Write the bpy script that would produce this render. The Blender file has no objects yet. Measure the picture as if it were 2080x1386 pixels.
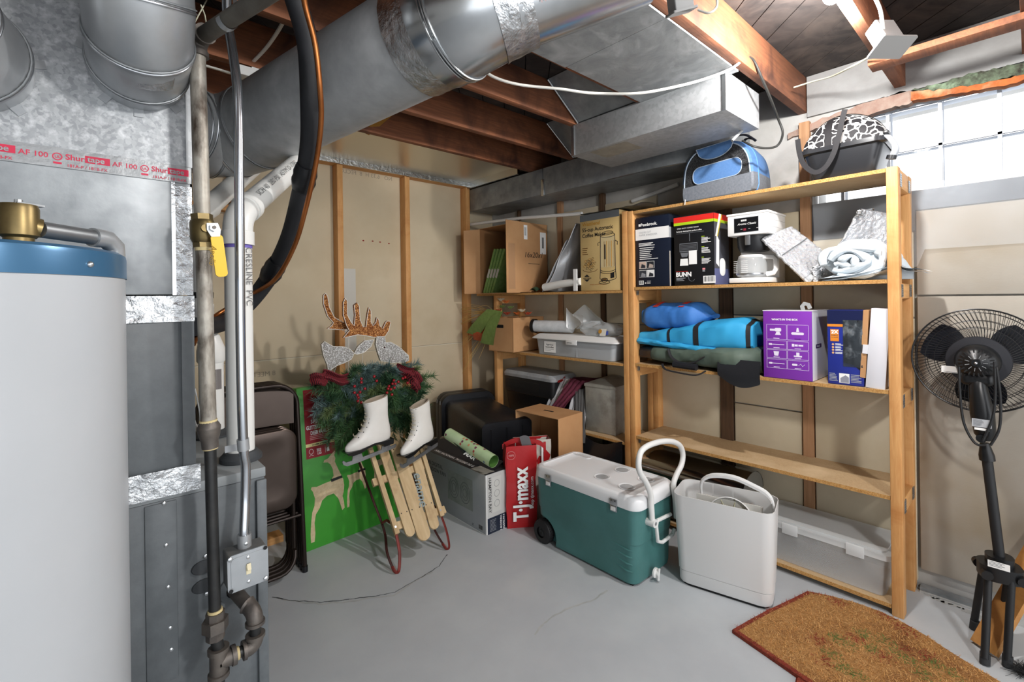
import bpy, bmesh, math, random
from math import sin, cos, pi, radians, sqrt, atan2, exp
from mathutils import Vector, Matrix, noise
random.seed(7)
SC = bpy.context.scene
COL = SC.collection
V = Vector

# ------------------------------------------------------------------ camera, world, lamps, exposure
EYE = V((0.0, 0.0, 1.40))
FPX, YAW, ROLL, SHIFT = 960.0, radians(42.2), 0.014, -87.0
_F = V((sin(YAW), cos(YAW), 0)); _R0 = V((cos(YAW), -sin(YAW), 0)); _U0 = V((0, 0, 1))
_R = cos(ROLL) * _R0 - sin(ROLL) * _U0
_U = sin(ROLL) * _R0 + cos(ROLL) * _U0
cam = bpy.data.cameras.new('camera'); cam_ob = bpy.data.objects.new('camera', cam); COL.objects.link(cam_ob)
cam.sensor_width = 36.0; cam.lens = FPX / 2080 * 36; cam.shift_y = SHIFT / 2080
cam.clip_start = 0.03; cam.clip_end = 60
cam_ob.matrix_world = Matrix.Translation(EYE) @ Matrix((_R, _U, -_F)).transposed().to_4x4()
SC.camera = cam_ob

w = bpy.data.worlds.new('daylight'); SC.world = w; w.use_nodes = True
bg = w.node_tree.nodes['Background']; bg.inputs[0].default_value = (0.93, 0.96, 1.0, 1); bg.inputs[1].default_value = 1.5

def lamp_light(name, loc, power, radius, col=(1.0, 0.985, 0.965)):
    l = bpy.data.lights.new(name, 'POINT'); l.energy = power; l.shadow_soft_size = radius; l.color = col
    o = bpy.data.objects.new(name, l); o.location = loc; COL.objects.link(o); return o
BULB = V((1.98, 0.47, 2.43)); FILL_BULB = V((1.0, -0.95, 2.33))  # the second bulb is added out of view as fill light
lamp_light('bulb_light', BULB - V((0, 0, 0.075)), 39, 0.03)
lamp_light('bulb_light', FILL_BULB - V((0, 0, 0.075)), 62, 0.1)

vs = SC.view_settings
vs.view_transform = 'Standard'; vs.look = 'None'; vs.gamma = 1.0; vs.use_curve_mapping = False; vs.exposure = 0.9
SC.cycles.use_denoising = True
SC.cycles.max_bounces = 8; SC.cycles.diffuse_bounces = 4; SC.cycles.glossy_bounces = 4
SC.cycles.transmission_bounces = 6; SC.cycles.transparent_max_bounces = 12
SC.cycles.sample_clamp_indirect = 6.0; SC.cycles.caustics_reflective = False; SC.cycles.caustics_refractive = False

# ------------------------------------------------------------------ sight lines measured on the photograph -> real points
def ray(x, y):
    return (( (x - 1040) * _R + (-(y - 693) + SHIFT) * _U) / FPX + _F)
def on_x(x, y, X): r = ray(x, y); return EYE + r * (X / r.x)
def on_y(x, y, Y): r = ray(x, y); return EYE + r * (Y / r.y)
def on_z(x, y, Z): r = ray(x, y); return EYE + r * ((Z - EYE.z) / r.z)
def at_d(x, y, d): return EYE + ray(x, y) * d
def on_plane(x, y, p, n):
    r = ray(x, y); n = V(n); return EYE + r * ((V(p) - EYE).dot(n) / r.dot(n))

# ------------------------------------------------------------------ materials
MATS = {}
def lin(c):
    if isinstance(c, str):
        c = [int(c[i:i + 2], 16) / 255 for i in (0, 2, 4)]
    return tuple((v / 12.92 if v <= 0.04045 else ((v + 0.055) / 1.055) ** 2.4) for v in c[:3]) + (1,)
def M(name, col, rough=0.6, metal=0.0, col2=None, sc=8, st=(1, 1, 1), bump=0.0, bs=None, kind='noise', lo=0.35, hi=0.65,
      detail=6, trans=0.0, alpha=1.0, emit=None, es=1.0, ior=1.45, coat=0.0, col3=None, sc3=2.0, spec=0.5, dist=0.0, bst=None):
    if name in MATS: return MATS[name]
    m = bpy.data.materials.new(name); m.use_nodes = True; nt = m.node_tree; N = nt.nodes; L = nt.links
    b = N['Principled BSDF']
    b.inputs['Base Color'].default_value = lin(col); b.inputs['Roughness'].default_value = rough
    b.inputs['Metallic'].default_value = metal; b.inputs['IOR'].default_value = ior
    b.inputs['Transmission Weight'].default_value = trans; b.inputs['Alpha'].default_value = alpha
    b.inputs['Coat Weight'].default_value = coat; b.inputs['Specular IOR Level'].default_value = spec
    tc = N.new('ShaderNodeTexCoord')
    def tex(scale, stretch, kd, det=detail):
        mp = N.new('ShaderNodeMapping'); mp.inputs['Scale'].default_value = stretch
        L.new(tc.outputs['Object'], mp.inputs[0])
        if kd == 'voronoi':
            t = N.new('ShaderNodeTexVoronoi'); t.inputs['Scale'].default_value = scale
            L.new(mp.outputs[0], t.inputs['Vector'])
            sp = N.new('ShaderNodeSeparateColor'); L.new(t.outputs['Color'], sp.inputs[0]); return sp.outputs[0]
        if kd == 'edge':
            nz = N.new('ShaderNodeTexNoise'); nz.inputs['Scale'].default_value = scale * .6; L.new(mp.outputs[0], nz.inputs['Vector'])
            va = N.new('ShaderNodeVectorMath'); va.operation = 'MULTIPLY_ADD'; va.inputs[1].default_value = (dist, dist, dist); L.new(nz.outputs['Color'], va.inputs[0]); L.new(mp.outputs[0], va.inputs[2])
            t = N.new('ShaderNodeTexVoronoi'); t.feature = 'DISTANCE_TO_EDGE'; t.inputs['Scale'].default_value = scale
            L.new(va.outputs[0], t.inputs['Vector']); return t.outputs['Distance']
        if kd == 'wave':
            t = N.new('ShaderNodeTexWave'); t.inputs['Scale'].default_value = scale
            t.inputs['Distortion'].default_value = dist or 3; t.inputs['Detail'].default_value = 3
            L.new(mp.outputs[0], t.inputs['Vector']); return t.outputs['Fac']
        t = N.new('ShaderNodeTexNoise'); t.inputs['Scale'].default_value = scale
        t.inputs['Detail'].default_value = det; t.inputs['Roughness'].default_value = 0.6; t.inputs['Distortion'].default_value = dist
        L.new(mp.outputs[0], t.inputs['Vector']); return t.outputs['Fac']
    if col2:
        f = tex(sc, st, kind)
        r = N.new('ShaderNodeValToRGB'); r.color_ramp.elements[0].position = lo; r.color_ramp.elements[1].position = hi
        r.color_ramp.elements[0].color = lin(col); r.color_ramp.elements[1].color = lin(col2)
        L.new(f, r.inputs[0]); out = r.outputs[0]
        if col3:
            f3 = tex(sc3, (1, 1, 1), 'noise', 4)
            r3 = N.new('ShaderNodeMapRange'); r3.inputs[1].default_value = 0.5; r3.inputs[2].default_value = 0.72
            L.new(f3, r3.inputs[0]); mx = N.new('ShaderNodeMix'); mx.data_type = 'RGBA'
            L.new(r3.outputs[0], mx.inputs[0]); L.new(out, mx.inputs[6]); mx.inputs[7].default_value = lin(col3)
            out = mx.outputs[2]
        L.new(out, b.inputs['Base Color'])
    if bump:
        f = tex(bs or sc, bst or st, 'noise' if kind == 'voronoi' and bs else kind)
        bp = N.new('ShaderNodeBump'); bp.inputs['Strength'].default_value = bump; bp.inputs['Distance'].default_value = 0.01
        L.new(f, bp.inputs['Height']); L.new(bp.outputs[0], b.inputs['Normal'])
    if emit:
        b.inputs['Emission Color'].default_value = lin(emit); b.inputs['Emission Strength'].default_value = es
    MATS[name] = m; return m

galv = M('galvanised', 'b1b4b6', 0.42, 0.3, 'a3a6a8', 60, kind='voronoi', lo=0.1, hi=0.9, bump=0.05, bs=9)
galv_dark = M('galvanised_dull', '969a9c', 0.45, 0.4, '7b7f82', 9, st=(1, 1, 1), bump=0.05, bs=40, col3='aeb1b3', sc3=4)
galv_spot = M('galvanised_spangled', 'aeb1b3', 0.4, 0.35, '94979a', 120, kind='voronoi', lo=0.1, hi=0.9, bump=0.06, bs=30, col3='cfd1d3', sc3=45)
foil = M('foil_tape', 'd8dadb', 0.22, 1.0, 'aeb1b3', 30, bump=0.6, bs=45)
foil_flat = M('foil_smooth', 'd0d3d4', 0.16, 1.0, bump=0.25, bs=14)
pine_z = M('pine_upright', 'c98f55', 0.6, 0, 'dba76b', 7, st=(9, 9, 0.7), bump=0.06, kind='noise', dist=1.2, lo=0.3, hi=0.7, col3='bd7f45', sc3=3)
pine_y = M('pine_long', 'c58c53', 0.6, 0, 'd9a66a', 7, st=(9, 0.7, 9), bump=0.06, dist=1.2, lo=0.3, hi=0.7)
pine_x = M('pine_cross', 'c98f55', 0.6, 0, 'dba76b', 7, st=(0.7, 9, 9), bump=0.06, dist=1.2, lo=0.3, hi=0.7)
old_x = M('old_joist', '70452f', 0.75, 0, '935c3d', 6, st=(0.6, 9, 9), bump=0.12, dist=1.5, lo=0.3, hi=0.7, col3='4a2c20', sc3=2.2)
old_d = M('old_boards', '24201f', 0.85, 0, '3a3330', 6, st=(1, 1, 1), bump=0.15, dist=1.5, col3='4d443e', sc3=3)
chip = M('particle_board', 'c4a882', 0.85, 0, 'b39670', 160, bump=0.1, lo=0.3, hi=0.7, col3='cfb590', sc3=4)
chip_edge = M('particle_board_edge', 'cfa264', 0.8, 0, '9c6c34', 220, bump=0.2, lo=0.35, hi=0.65)
white_pl = M('white_plastic', 'e6e6e4', 0.38)
black_pl = M('black_plastic', '141518', 0.38)
black_mt = M('black_matte', '0f1012', 0.7)
steel = M('zinc_steel', 'b9bcc0', 0.3, 0.9)
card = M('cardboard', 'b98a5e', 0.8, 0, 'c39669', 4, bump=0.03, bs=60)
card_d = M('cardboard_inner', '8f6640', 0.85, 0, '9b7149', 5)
ink = M('black_ink', '161616', 0.7)
white_ink = M('white_ink', 'f2f2f0', 0.6)

# ------------------------------------------------------------------ mesh builder
def frame(o, xd, yd):
    x = V(xd).normalized(); y = V(yd); y = (y - x * y.dot(x)).normalized(); z = x.cross(y)
    m = Matrix((x, y, z)).transposed().to_4x4(); m.translation = V(o); return m
def T(x=0, y=0, z=0): return Matrix.Translation((x, y, z))
def RZ(a): return Matrix.Rotation(a, 4, 'Z')
def RX(a): return Matrix.Rotation(a, 4, 'X')
def RY(a): return Matrix.Rotation(a, 4, 'Y')
def spline(pts, n=8):
    P = [V(p) for p in pts]; out = []
    for i in range(len(P) - 1):
        a = P[max(i - 1, 0)]; b = P[i]; c = P[i + 1]; d = P[min(i + 2, len(P) - 1)]
        for k in range(n):
            t = k / n
            out.append(0.5 * ((2 * b) + (-a + c) * t + (2 * a - 5 * b + 4 * c - d) * t * t + (-a + 3 * b - 3 * c + d) * t ** 3))
    out.append(P[-1]); return out
def rrect(w, h, r, n=5, cx=0.0, cy=0.0):
    o = []
    for (sx, sy, a0) in ((1, 1, 0), (-1, 1, pi / 2), (-1, -1, pi), (1, -1, 3 * pi / 2)):
        for k in range(n + 1):
            a = a0 + k * pi / 2 / n
            o.append((cx + sx * (w / 2 - r) + r * cos(a), cy + sy * (h / 2 - r) + r * sin(a)))
    return o
def lerp(a, b, t): return a + (b - a) * t
_fonts = {}
class MB:
    def __init__(s, base=None): s.v = []; s.f = []; s.mi = []; s.mats = []; s.base = base or Matrix.Identity(4)
    def add(s, verts, faces, mat, m=None):
        m = s.base @ m if m is not None else s.base
        o = len(s.v); s.v += [m @ V(p) for p in verts]
        if mat not in s.mats: s.mats.append(mat)
        k = s.mats.index(mat)
        for f in faces: s.f.append([i + o for i in f]); s.mi.append(k)
        return s
    def box(s, x0, x1, y0, y1, z0, z1, mat, m=None, bev=0.0, faces=None):
        if bev > 0:
            bm = bmesh.new(); bmesh.ops.create_cube(bm, size=1)
            for q in bm.verts: q.co = V((lerp(x0, x1, q.co.x + .5), lerp(y0, y1, q.co.y + .5), lerp(z0, z1, q.co.z + .5)))
            bmesh.ops.bevel(bm, geom=bm.edges[:], offset=bev, segments=2 if bev < 0.012 else 3, profile=0.5, affect='EDGES')
            return s.bm(bm, mat, m)
        vs_ = [(x, y, z) for z in (z0, z1) for y in (y0, y1) for x in (x0, x1)]
        fs = dict(b=(0, 2, 3, 1), t=(4, 5, 7, 6), f=(0, 1, 5, 4), k=(2, 6, 7, 3), l=(0, 4, 6, 2), r=(1, 3, 7, 5))
        return s.add(vs_, [fs[q] for q in (faces or 'btfklr')], mat, m)
    def bm(s, bm, mat, m=None):
        bm.verts.index_update(); s.add([q.co.copy() for q in bm.verts], [[q.index for q in f.verts] for f in bm.faces], mat, m); bm.free(); return s
    def quad(s, a, b, c, d, mat, m=None): return s.add([a, b, c, d], [(0, 1, 2, 3)], mat, m)
    def rect(s, x0, y0, x1, y1, mat, m=None, z=0.0):
        z += (len(s.f) % 37) * 6e-6; return s.add([(x0, y0, z), (x1, y0, z), (x1, y1, z), (x0, y1, z)], [(0, 1, 2, 3)], mat, m)
    def poly(s, pts, mat, m=None, z=0.0): return s.add([(p[0], p[1], z) for p in pts], [tuple(range(len(pts)))], mat, m)
    def prism(s, pts, z0, z1, mat, m=None, side=None, top=True, bot=True):
        n = len(pts); vv = [(p[0], p[1], z0) for p in pts] + [(p[0], p[1], z1) for p in pts]
        a = sum(pts[i][0] * pts[(i + 1) % n][1] - pts[(i + 1) % n][0] * pts[i][1] for i in range(n))
        fl = [(i, (i + 1) % n, (i + 1) % n + n, i + n) for i in range(n)]
        ca = [tuple(range(n))[::-1]] if bot else []; cb = [tuple(range(n, 2 * n))] if top else []
        if a < 0: fl = [f[::-1] for f in fl]; ca = [f[::-1] for f in ca]; cb = [f[::-1] for f in cb]
        s.add(vv, fl, side or mat, m); return s.add(vv, ca + cb, mat, m)
    def loft(s, rings, mat, m=None, closed=True, cap0=True, cap1=True):
        n = len(rings[0]); vv = [p for r in rings for p in r]; ff = []
        for i in range(len(rings) - 1):
            for k in range(n if closed else n - 1):
                k2 = (k + 1) % n; ff.append((i * n + k, i * n + k2, (i + 1) * n + k2, (i + 1) * n + k))
        if closed and cap0: ff.append(tuple(range(n))[::-1])
        if closed and cap1: ff.append(tuple(range((len(rings) - 1) * n, len(rings) * n)))
        return s.add(vv, ff, mat, m)
    def tube(s, pts, r, mat, n=10, m=None, caps=True, flat=None, up=None):
        P = [V(p) for p in pts]; rr = r if isinstance(r, (list, tuple)) else [r] * len(P)
        t0 = (P[1] - P[0]).normalized(); u = V(up) if up else V((0, 0, 1)) if abs(t0.z) < 0.9 else V((1, 0, 0)); rings = []
        for i, p in enumerate(P):
            t = (P[min(i + 1, len(P) - 1)] - P[max(i - 1, 0)])
            t = t.normalized() if t.length > 1e-9 else t0
            u = (u - t * u.dot(t)); u = u.normalized() if u.length > 1e-6 else t.orthogonal().normalized()
            b = t.cross(u); fl = flat if flat else 1.0
            rings.append([p + (u * cos(2 * pi * k / n) * fl + b * sin(2 * pi * k / n)) * rr[i] for k in range(n)])
        return s.loft(rings, mat, m, cap0=caps, cap1=caps)
    def cyl(s, a, b, r, mat, n=16, r2=None, m=None, caps=True): return s.tube([a, b], [r, r if r2 is None else r2], mat, n, m, caps)
    def lathe(s, prof, mat, m=None, n=24, a0=0.0, a1=2 * pi):
        full = abs(a1 - a0 - 2 * pi) < 1e-6; cnt = n if full else n + 1; rings = []
        for (r, z) in prof: rings.append([(r * cos(a0 + (a1 - a0) * k / n), r * sin(a0 + (a1 - a0) * k / n), z) for k in range(cnt)])
        return s.loft(rings, mat, m, closed=full, cap0=False, cap1=False)
    def disc(s, r, mat, m=None, n=20, z=0.0, ry=None): return s.poly([(r * cos(2 * pi * k / n), (ry or r) * sin(2 * pi * k / n)) for k in range(n)], mat, m, z)
    def sph(s, c, r, mat, n=10, m=None, sq=(1, 1, 1)):
        pr = [(sin(pi * i / n), -cos(pi * i / n)) for i in range(n + 1)]; mm = T(*c) @ Matrix.Diagonal((r * sq[0], r * sq[1], r * sq[2], 1))
        return s.lathe([(max(a, 1e-4), b) for a, b in pr], mat, (m @ mm) if m is not None else mm, n=2 * n)
    def grid(s, fn, nu, nv, mat, m=None):
        vv = [fn(i / nu, j / nv) for j in range(nv + 1) for i in range(nu + 1)]
        return s.add(vv, [(j * (nu + 1) + i, j * (nu + 1) + i + 1, (j + 1) * (nu + 1) + i + 1, (j + 1) * (nu + 1) + i) for j in range(nv) for i in range(nu)], mat, m)
    def sheet(s, fn, nu, nv, th, mat, m=None):
        def off(u, v, k):
            e = 1e-3; p = V(fn(u, v)); a = V(fn(min(u + e, 1), v)) - V(fn(max(u - e, 0), v)); b = V(fn(u, min(v + e, 1))) - V(fn(u, max(v - e, 0)))
            q = a.cross(b); return p + (q.normalized() if q.length > 1e-12 else V((0, 0, 1))) * k
        s.grid(lambda u, v: off(u, v, th / 2), nu, nv, mat, m); return s.grid(lambda u, v: off(1 - u, v, -th / 2), nu, nv, mat, m)
    def text(s, txt, size, mat, m, z=0.0006, bold=0.0, sx=1.0, align='LEFT', sp=1.0, shear=0.0):
        key = (txt, bold, align, sp, shear)
        if key not in _fonts:
            c = bpy.data.curves.new('t', 'FONT'); c.body = txt; c.size = 1; c.offset = bold; c.align_x = align; c.space_character = sp
            c.resolution_u = 3; c.shear = shear
            o = bpy.data.objects.new('t', c); COL.objects.link(o); bpy.context.view_layer.update()
            me = bpy.data.meshes.new_from_object(o.evaluated_get(bpy.context.evaluated_depsgraph_get()))
            _fonts[key] = ([q.co.copy() for q in me.vertices], [tuple(p.vertices) for p in me.polygons])
            bpy.data.objects.remove(o); bpy.data.curves.remove(c); bpy.data.meshes.remove(me)
        vv, ff = _fonts[key]
        return s.add(vv, ff, mat, m @ T(0, 0, z) @ Matrix.Diagonal((size * sx, size, 1, 1)))
    def lines(s, x0, y0, w, n, dy, h, mat, m, z=0.0006, rnd=0.35):
        for i in range(n):
            ww = w * (1 - rnd * random.random()); s.rect(x0, y0 - i * dy - h, x0 + ww, y0 - i * dy, mat, m, z)
        return s
    def bars(s, x0, y0, w, h, n, mat, bgm, m, z=0.0006):
        s.rect(x0, y0, x0 + w, y0 + h, bgm, m, z)
        for i in range(n):
            a = x0 + w * (0.08 + 0.84 * i / n); s.rect(a, y0 + h * .22, a + w * 0.84 / n * random.uniform(.3, .75), y0 + h * .92, mat, m, z + 0.0004)
        return s
    def build(s, name, parent=None, ang=35, sub=0, **props):
        me = bpy.data.meshes.new(name); o = bpy.data.objects.new(name, me); COL.objects.link(o)
        if parent is not None:
            base = parent_world(parent); o.parent = parent
        else:
            xs = [p.x for p in s.v]; ys = [p.y for p in s.v]; zs = [p.z for p in s.v]
            base = Matrix.Translation(((min(xs) + max(xs)) / 2, (min(ys) + max(ys)) / 2, min(zs))); o.matrix_world = base
        inv = base.inverted()
        me.from_pydata([inv @ p for p in s.v], [], s.f)
        for mt in s.mats: me.materials.append(mt)
        me.polygons.foreach_set('material_index', s.mi); me.validate()
        me.polygons.foreach_set('use_smooth', [True] * len(me.polygons)); me.set_sharp_from_angle(angle=radians(ang)); me.update()
        if sub:
            md = o.modifiers.new('smooth', 'SUBSURF'); md.levels = sub; md.render_levels = sub
        for k, q in props.items(): o[k] = q
        return o
def parent_world(p):
    m = p.matrix_basis.copy()
    while p.parent: p = p.parent; m = p.matrix_basis @ m
    return m
def thing(name, label, cat, loc, rz=0.0, group=None):
    o = bpy.data.objects.new(name, None); COL.objects.link(o); o.location = loc; o.rotation_euler = (0, 0, rz)
    o.matrix_basis = Matrix.Translation(V(loc)) @ RZ(rz); o.empty_display_size = 0.05
    o['label'] = label; o['category'] = cat
    if group: o['group'] = group
    return o
def one(mb, name, label, cat, group=None, **k):
    o = mb.build(name, **k); o['label'] = label; o['category'] = cat
    if group: o['group'] = group
    return o
def struct(mb, name, parent=None, **k):
    o = mb.build(name, parent, **k)
    if parent is None: o['kind'] = 'structure'
    return o
# ================================================================== the setting
XW, YW, ZJ, ZS = 2.94, 3.51, 2.39, 2.58
floor_m = M('painted_concrete', 'b0b4b8', 0.45, 0, 'b9bdc0', 3.0, bump=0.12, bs=14, col3='c2c4c4', sc3=1.2, detail=10)
floor_worn = M('worn_concrete', 'b9bab8', 0.6, 0, 'a3a5a4', 9, bump=0.3, bs=25)
drywall = M('drywall_paper', 'c9b99c', 0.85, 0, 'd0c1a5', 2.2, bump=0.02, bs=30, col3='c1b092', sc3=1.5)
block = M('painted_block', 'b4b3b0', 0.8, 0, 'a3a19c', 3.5, bump=0.25, bs=16, col3='c2c1be', sc3=2.6)
board = M('insulation_board', 'c9bda3', 0.75, 0, 'd3c8b1', 2.5, bump=0.05, bs=60, bst=(1, 1, 3), col3='b7a98f', sc3=1.7)
board_w = M('white_board', 'aba59a', 0.75, 0, 'a39c91', 3, bump=0.06, bs=60, bst=(1, 1, 3), col3='988c78', sc3=1.4)
furr = M('furring_old', '4a3728', 0.8, 0, '614833', 6, st=(9, 9, 0.6), bump=0.1)
furr_l = M('furring_tan', 'a27a58', 0.75, 0, 'b58b68', 6, st=(9, 9, 0.6), bump=0.1)
X0, Y0 = -3.0, -3.0
b = MB(); b.box(X0, XW + 0.25, Y0, YW + 0.1, -0.1, 0, floor_m); struct(b, 'floor')
# hairline crack and a scraped arc in the floor paint
def strip_on_floor(pts, wdt, mat, name, jit=0.004):
    P = [on_z(x, y, 0.0) for x, y in pts]; Q = []
    for i in range(len(P) - 1):
        for k in range(6):
            q = P[i].lerp(P[i + 1], k / 6); Q.append(V((q.x + random.uniform(-jit, jit), q.y + random.uniform(-jit, jit), 0.0006)))
    bb = MB()
    for i in range(len(Q) - 1):
        d = (Q[i + 1] - Q[i]).normalized(); n = V((-d.y, d.x, 0)) * wdt * random.uniform(0.5, 1.2) / 2
        bb.quad(Q[i] - n, Q[i + 1] - n, Q[i + 1] + n, Q[i] + n, mat)
    return struct(bb, name)
crack_m = M('crack_dark', '5c5f61', 0.9)
strip_on_floor([(553, 1213), (600, 1221), (652, 1224), (700, 1219), (760, 1212), (801, 1204), (850, 1177), (893, 1150), (912, 1122)], 0.006, crack_m, 'trim_crack')
strip_on_floor([(560, 1216), (652, 1228), (720, 1222), (800, 1209), (893, 1153)], 0.010, floor_worn, 'trim_crack_edge', 0.006)
strip_on_floor([(1085, 1290), (1110, 1262), (1150, 1238), (1200, 1222), (1240, 1196)], 0.010, floor_worn, 'trim_scratch', 0.004)
for pts in ([(1868, 1200), (1905, 1218), (1960, 1240), (2080, 1300)],):
    strip_on_floor(pts, 0.035, floor_worn, 'trim_scraped_edge', 0.01)
# walls
b = MB(); b.box(X0 - 0.1, XW + 0.25, YW, YW + 0.1, 0, 2.62, drywall)
groove = M('paper_seam', '8f846c', 0.9); paperw = M('paper_edge', 'd6cdb9', 0.8)
b.box(X0, XW, YW - 0.0012, YW, 1.003, 1.006, groove); b.box(X0, XW, YW - 0.001, YW, 0.997, 1.003, paperw)
rd = M('red_mark', '8e3328', 0.8)
mk = frame((0, YW, 0), (1, 0, 0), (0, 0, 1))
grey_print = M('grey_print', '9a9080', 0.9)
for t, (x, y) in (('8 MEETS ASTM', (560, 762)), ('NO   6.33 H  8  FECLOAT', (797, 368))):
    p = on_y(x, y, YW - 0.002); b.text(t, 0.045, grey_print, frame(p, (-1, 0, 0), (0, 0, -1)) @ RX(pi), bold=0.0)
for (x, y) in ((738, 489), (757, 490), (772, 492), (790, 495), (452, 469)):
    p = on_y(x, y, YW - 0.002); b.sph(p, 0.006, rd, 4, sq=(1.4, .2, .9))
b.box(on_y(698, 560, YW).x, on_y(722, 560, YW).x, YW - 0.002, YW, 1.02, on_y(710, 546, YW).z, M('joint_compound', 'c9c6bd', 0.8))
struct(b, 'wall_back')
b = MB(); b.box(X0 - 0.1, X0, Y0, YW, 0, 2.62, block); struct(b, 'wall_left')
# wall_right: masonry with the window opening
WY0, WY1, WZ0, WZ1 = -0.69, 0.80, 1.885, 2.31
b = MB()
b.box(XW, XW + 0.25, Y0, YW, 0, WZ0, block); b.box(XW, XW + 0.25, WY1, YW, WZ0, WZ1, block)
b.box(XW, XW + 0.25, Y0, WY0, WZ0, WZ1, block); b.box(XW, XW + 0.25, Y0, YW, WZ1, 2.62, block)
struct(b, 'wall_right')
# insulation boards between and over the furring strips
def yz(px_, py_): q = on_x(px_, py_, XW); return q.y, q.z
zt = yz(1870, 428)[1]
b = MB(); e = 0.004
zs_ = 1.385
def wall_board(y0, y1, z0, z1, mt, nm):
    bb = MB(); bb.box(XW - 0.022, XW, y0 + e, y1 - e, z0 + e, z1 - e, mt, bev=0.002); struct(bb, nm)
n_t = 1
for (y0, y1, z0, z1, mt) in ((-1.2, 0.372, 0.09, zs_, board_w), (-1.2, 0.372, zs_, zt, board_w), (0.376, 0.80, 0.03, 1.28, board), (0.376, 0.80, 1.28, 1.69, board),
        (0.855, 1.225, 0.03, 0.75, board), (0.855, 1.225, 0.75, 1.28, board), (0.855, 1.225, 1.28, 1.86, board), (1.305, 1.72, 0.03, 1.28, board), (1.305, 1.72, 1.28, 1.86, board),
        (1.725, 2.165, 0.03, 1.2, board), (1.725, 2.165, 1.2, 2.1, board), (2.21, 2.59, 0.03, 1.2, board), (2.21, 2.59, 1.2, 2.1, board), (2.64, 3.10, 0.03, 1.2, board), (2.64, 3.10, 1.2, 2.1, board), (3.12, 3.49, 0.03, 2.1, board)):
    wall_board(y0, y1, z0, z1, mt, 'trim_%d' % n_t); n_t += 1
for (y0, y1, z1, mt) in ((0.803, 0.852, WZ0 + 0.45, furr_l), (1.229, 1.302, 2.35, furr), (2.168, 2.206, 2.3, furr), (2.592, 2.636, 2.3, furr_l), (3.102, 3.118, 2.3, furr)):
    bb = MB(); bb.box(XW - 0.034, XW, y0, y1, 0.0, z1, mt); struct(bb, 'trim_%d' % n_t); n_t += 1
# base gap at the right: metal track left on the floor
bb = MB(); bb.box(XW - 0.05, XW - 0.01, 0.1, 0.37, 0.001, 0.022, galv_dark); bb.box(XW - 0.06, XW, -0.9, 0.37, 0.0, 0.006, floor_worn); struct(bb, 'baseboard_right')
# rotted head of the window, brick-orange lintel edge, mossy plank, broken plaster
rot = M('rotten_timber', '5f6b57', 0.95, 0, '2f2a22', 30, bump=0.8, bs=60, col3='8ca184', sc3=14)
brick_o = M('orange_brick', 'b0622f', 0.85, 0, '8d4a26', 20, bump=0.5, bs=40, col3='d6a27c', sc3=8)
plast = M('old_plaster', '8c7064', 0.9, 0, 'a09084', 14, bump=0.6, bs=30, col3='a0705c', sc3=6)
def ragged(name, top, bot, X, th, mat, nn=24, amp=0.006):
    bb = MB(); A = [on_x(*p, X) for p in top]; B = [on_x(*p, X) for p in bot]
    def at(L_, t):
        k = t * (len(L_) - 1); i = min(int(k), len(L_) - 2); return L_[i].lerp(L_[i + 1], k - i)
    pa = []
    for i in range(nn + 1):
        q = at(A, i / nn); pa.append((q.y, q.z + random.uniform(-amp, amp)))
    for i in range(nn, -1, -1):
        q = at(B, i / nn); pa.append((q.y, q.z + random.uniform(-amp, amp)))
    bb.prism(pa, 0, th, mat, frame((X, 0, 0), (0, 1, 0), (0, 0, 1)) @ T(0, 0, -th)); return struct(bb, name)
ragged('trim_rotten_plank', [(1858, 181), (1900, 172), (1950, 155), (2010, 142), (2078, 127), (2120, 118)], [(1853, 184), (1905, 183), (1960, 174), (2030, 160), (2078, 150), (2120, 142)], XW - 0.03, -0.05, rot)
ragged('trim_orange_lintel', [(1850, 186), (1930, 178), (2000, 166), (2080, 151), (2130, 142)], [(1850, 205), (1930, 190), (2000, 180), (2080, 164), (2130, 150)], XW - 0.028, -0.05, brick_o)
ragged('trim_plaster_head', [(1600, 273), (1655, 247), (1720, 222), (1790, 200), (1828, 187), (1852, 186)], [(1600, 282), (1655, 262), (1720, 246), (1790, 226), (1828, 214), (1852, 208)], XW - 0.02, -0.05, plast)
# glass block window
wf = MB(); mortar = M('window_mortar', 'c3c8d0', 0.9)
ys_ = [WY0, -0.494, -0.298, -0.103, 0.092, 0.287, 0.4825, 0.677, WY1]
for y in ys_[1:-1]: wf.box(XW + 0.06, XW + 0.14, y - 0.007, y + 0.007, WZ0, WZ1, mortar)
wf.box(XW + 0.06, XW + 0.14, WY0, WY1, 2.094, 2.105, mortar)
for (a, c) in ((WZ0, WZ0 + 0.01), (WZ1 - 0.01, WZ1)): wf.box(XW + 0.05, XW + 0.15, WY0, WY1, a, c, mortar)
win = struct(wf, 'window_1')
gb = MB(); glassm = M('glass_block', 'ffffff', 0.06, 0, trans=1.0, ior=1.08, bump=0.15, bs=10)
for i in range(len(ys_) - 1):
    for (z0, z1) in ((WZ0 + 0.01, 2.094), (2.105, WZ1 - 0.01)):
        gb.box(XW + 0.065, XW + 0.075, ys_[i] + 0.008, ys_[i + 1] - 0.008, z0 + 0.002, z1 - 0.002, glassm)
gb.build('pane', win)
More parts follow.
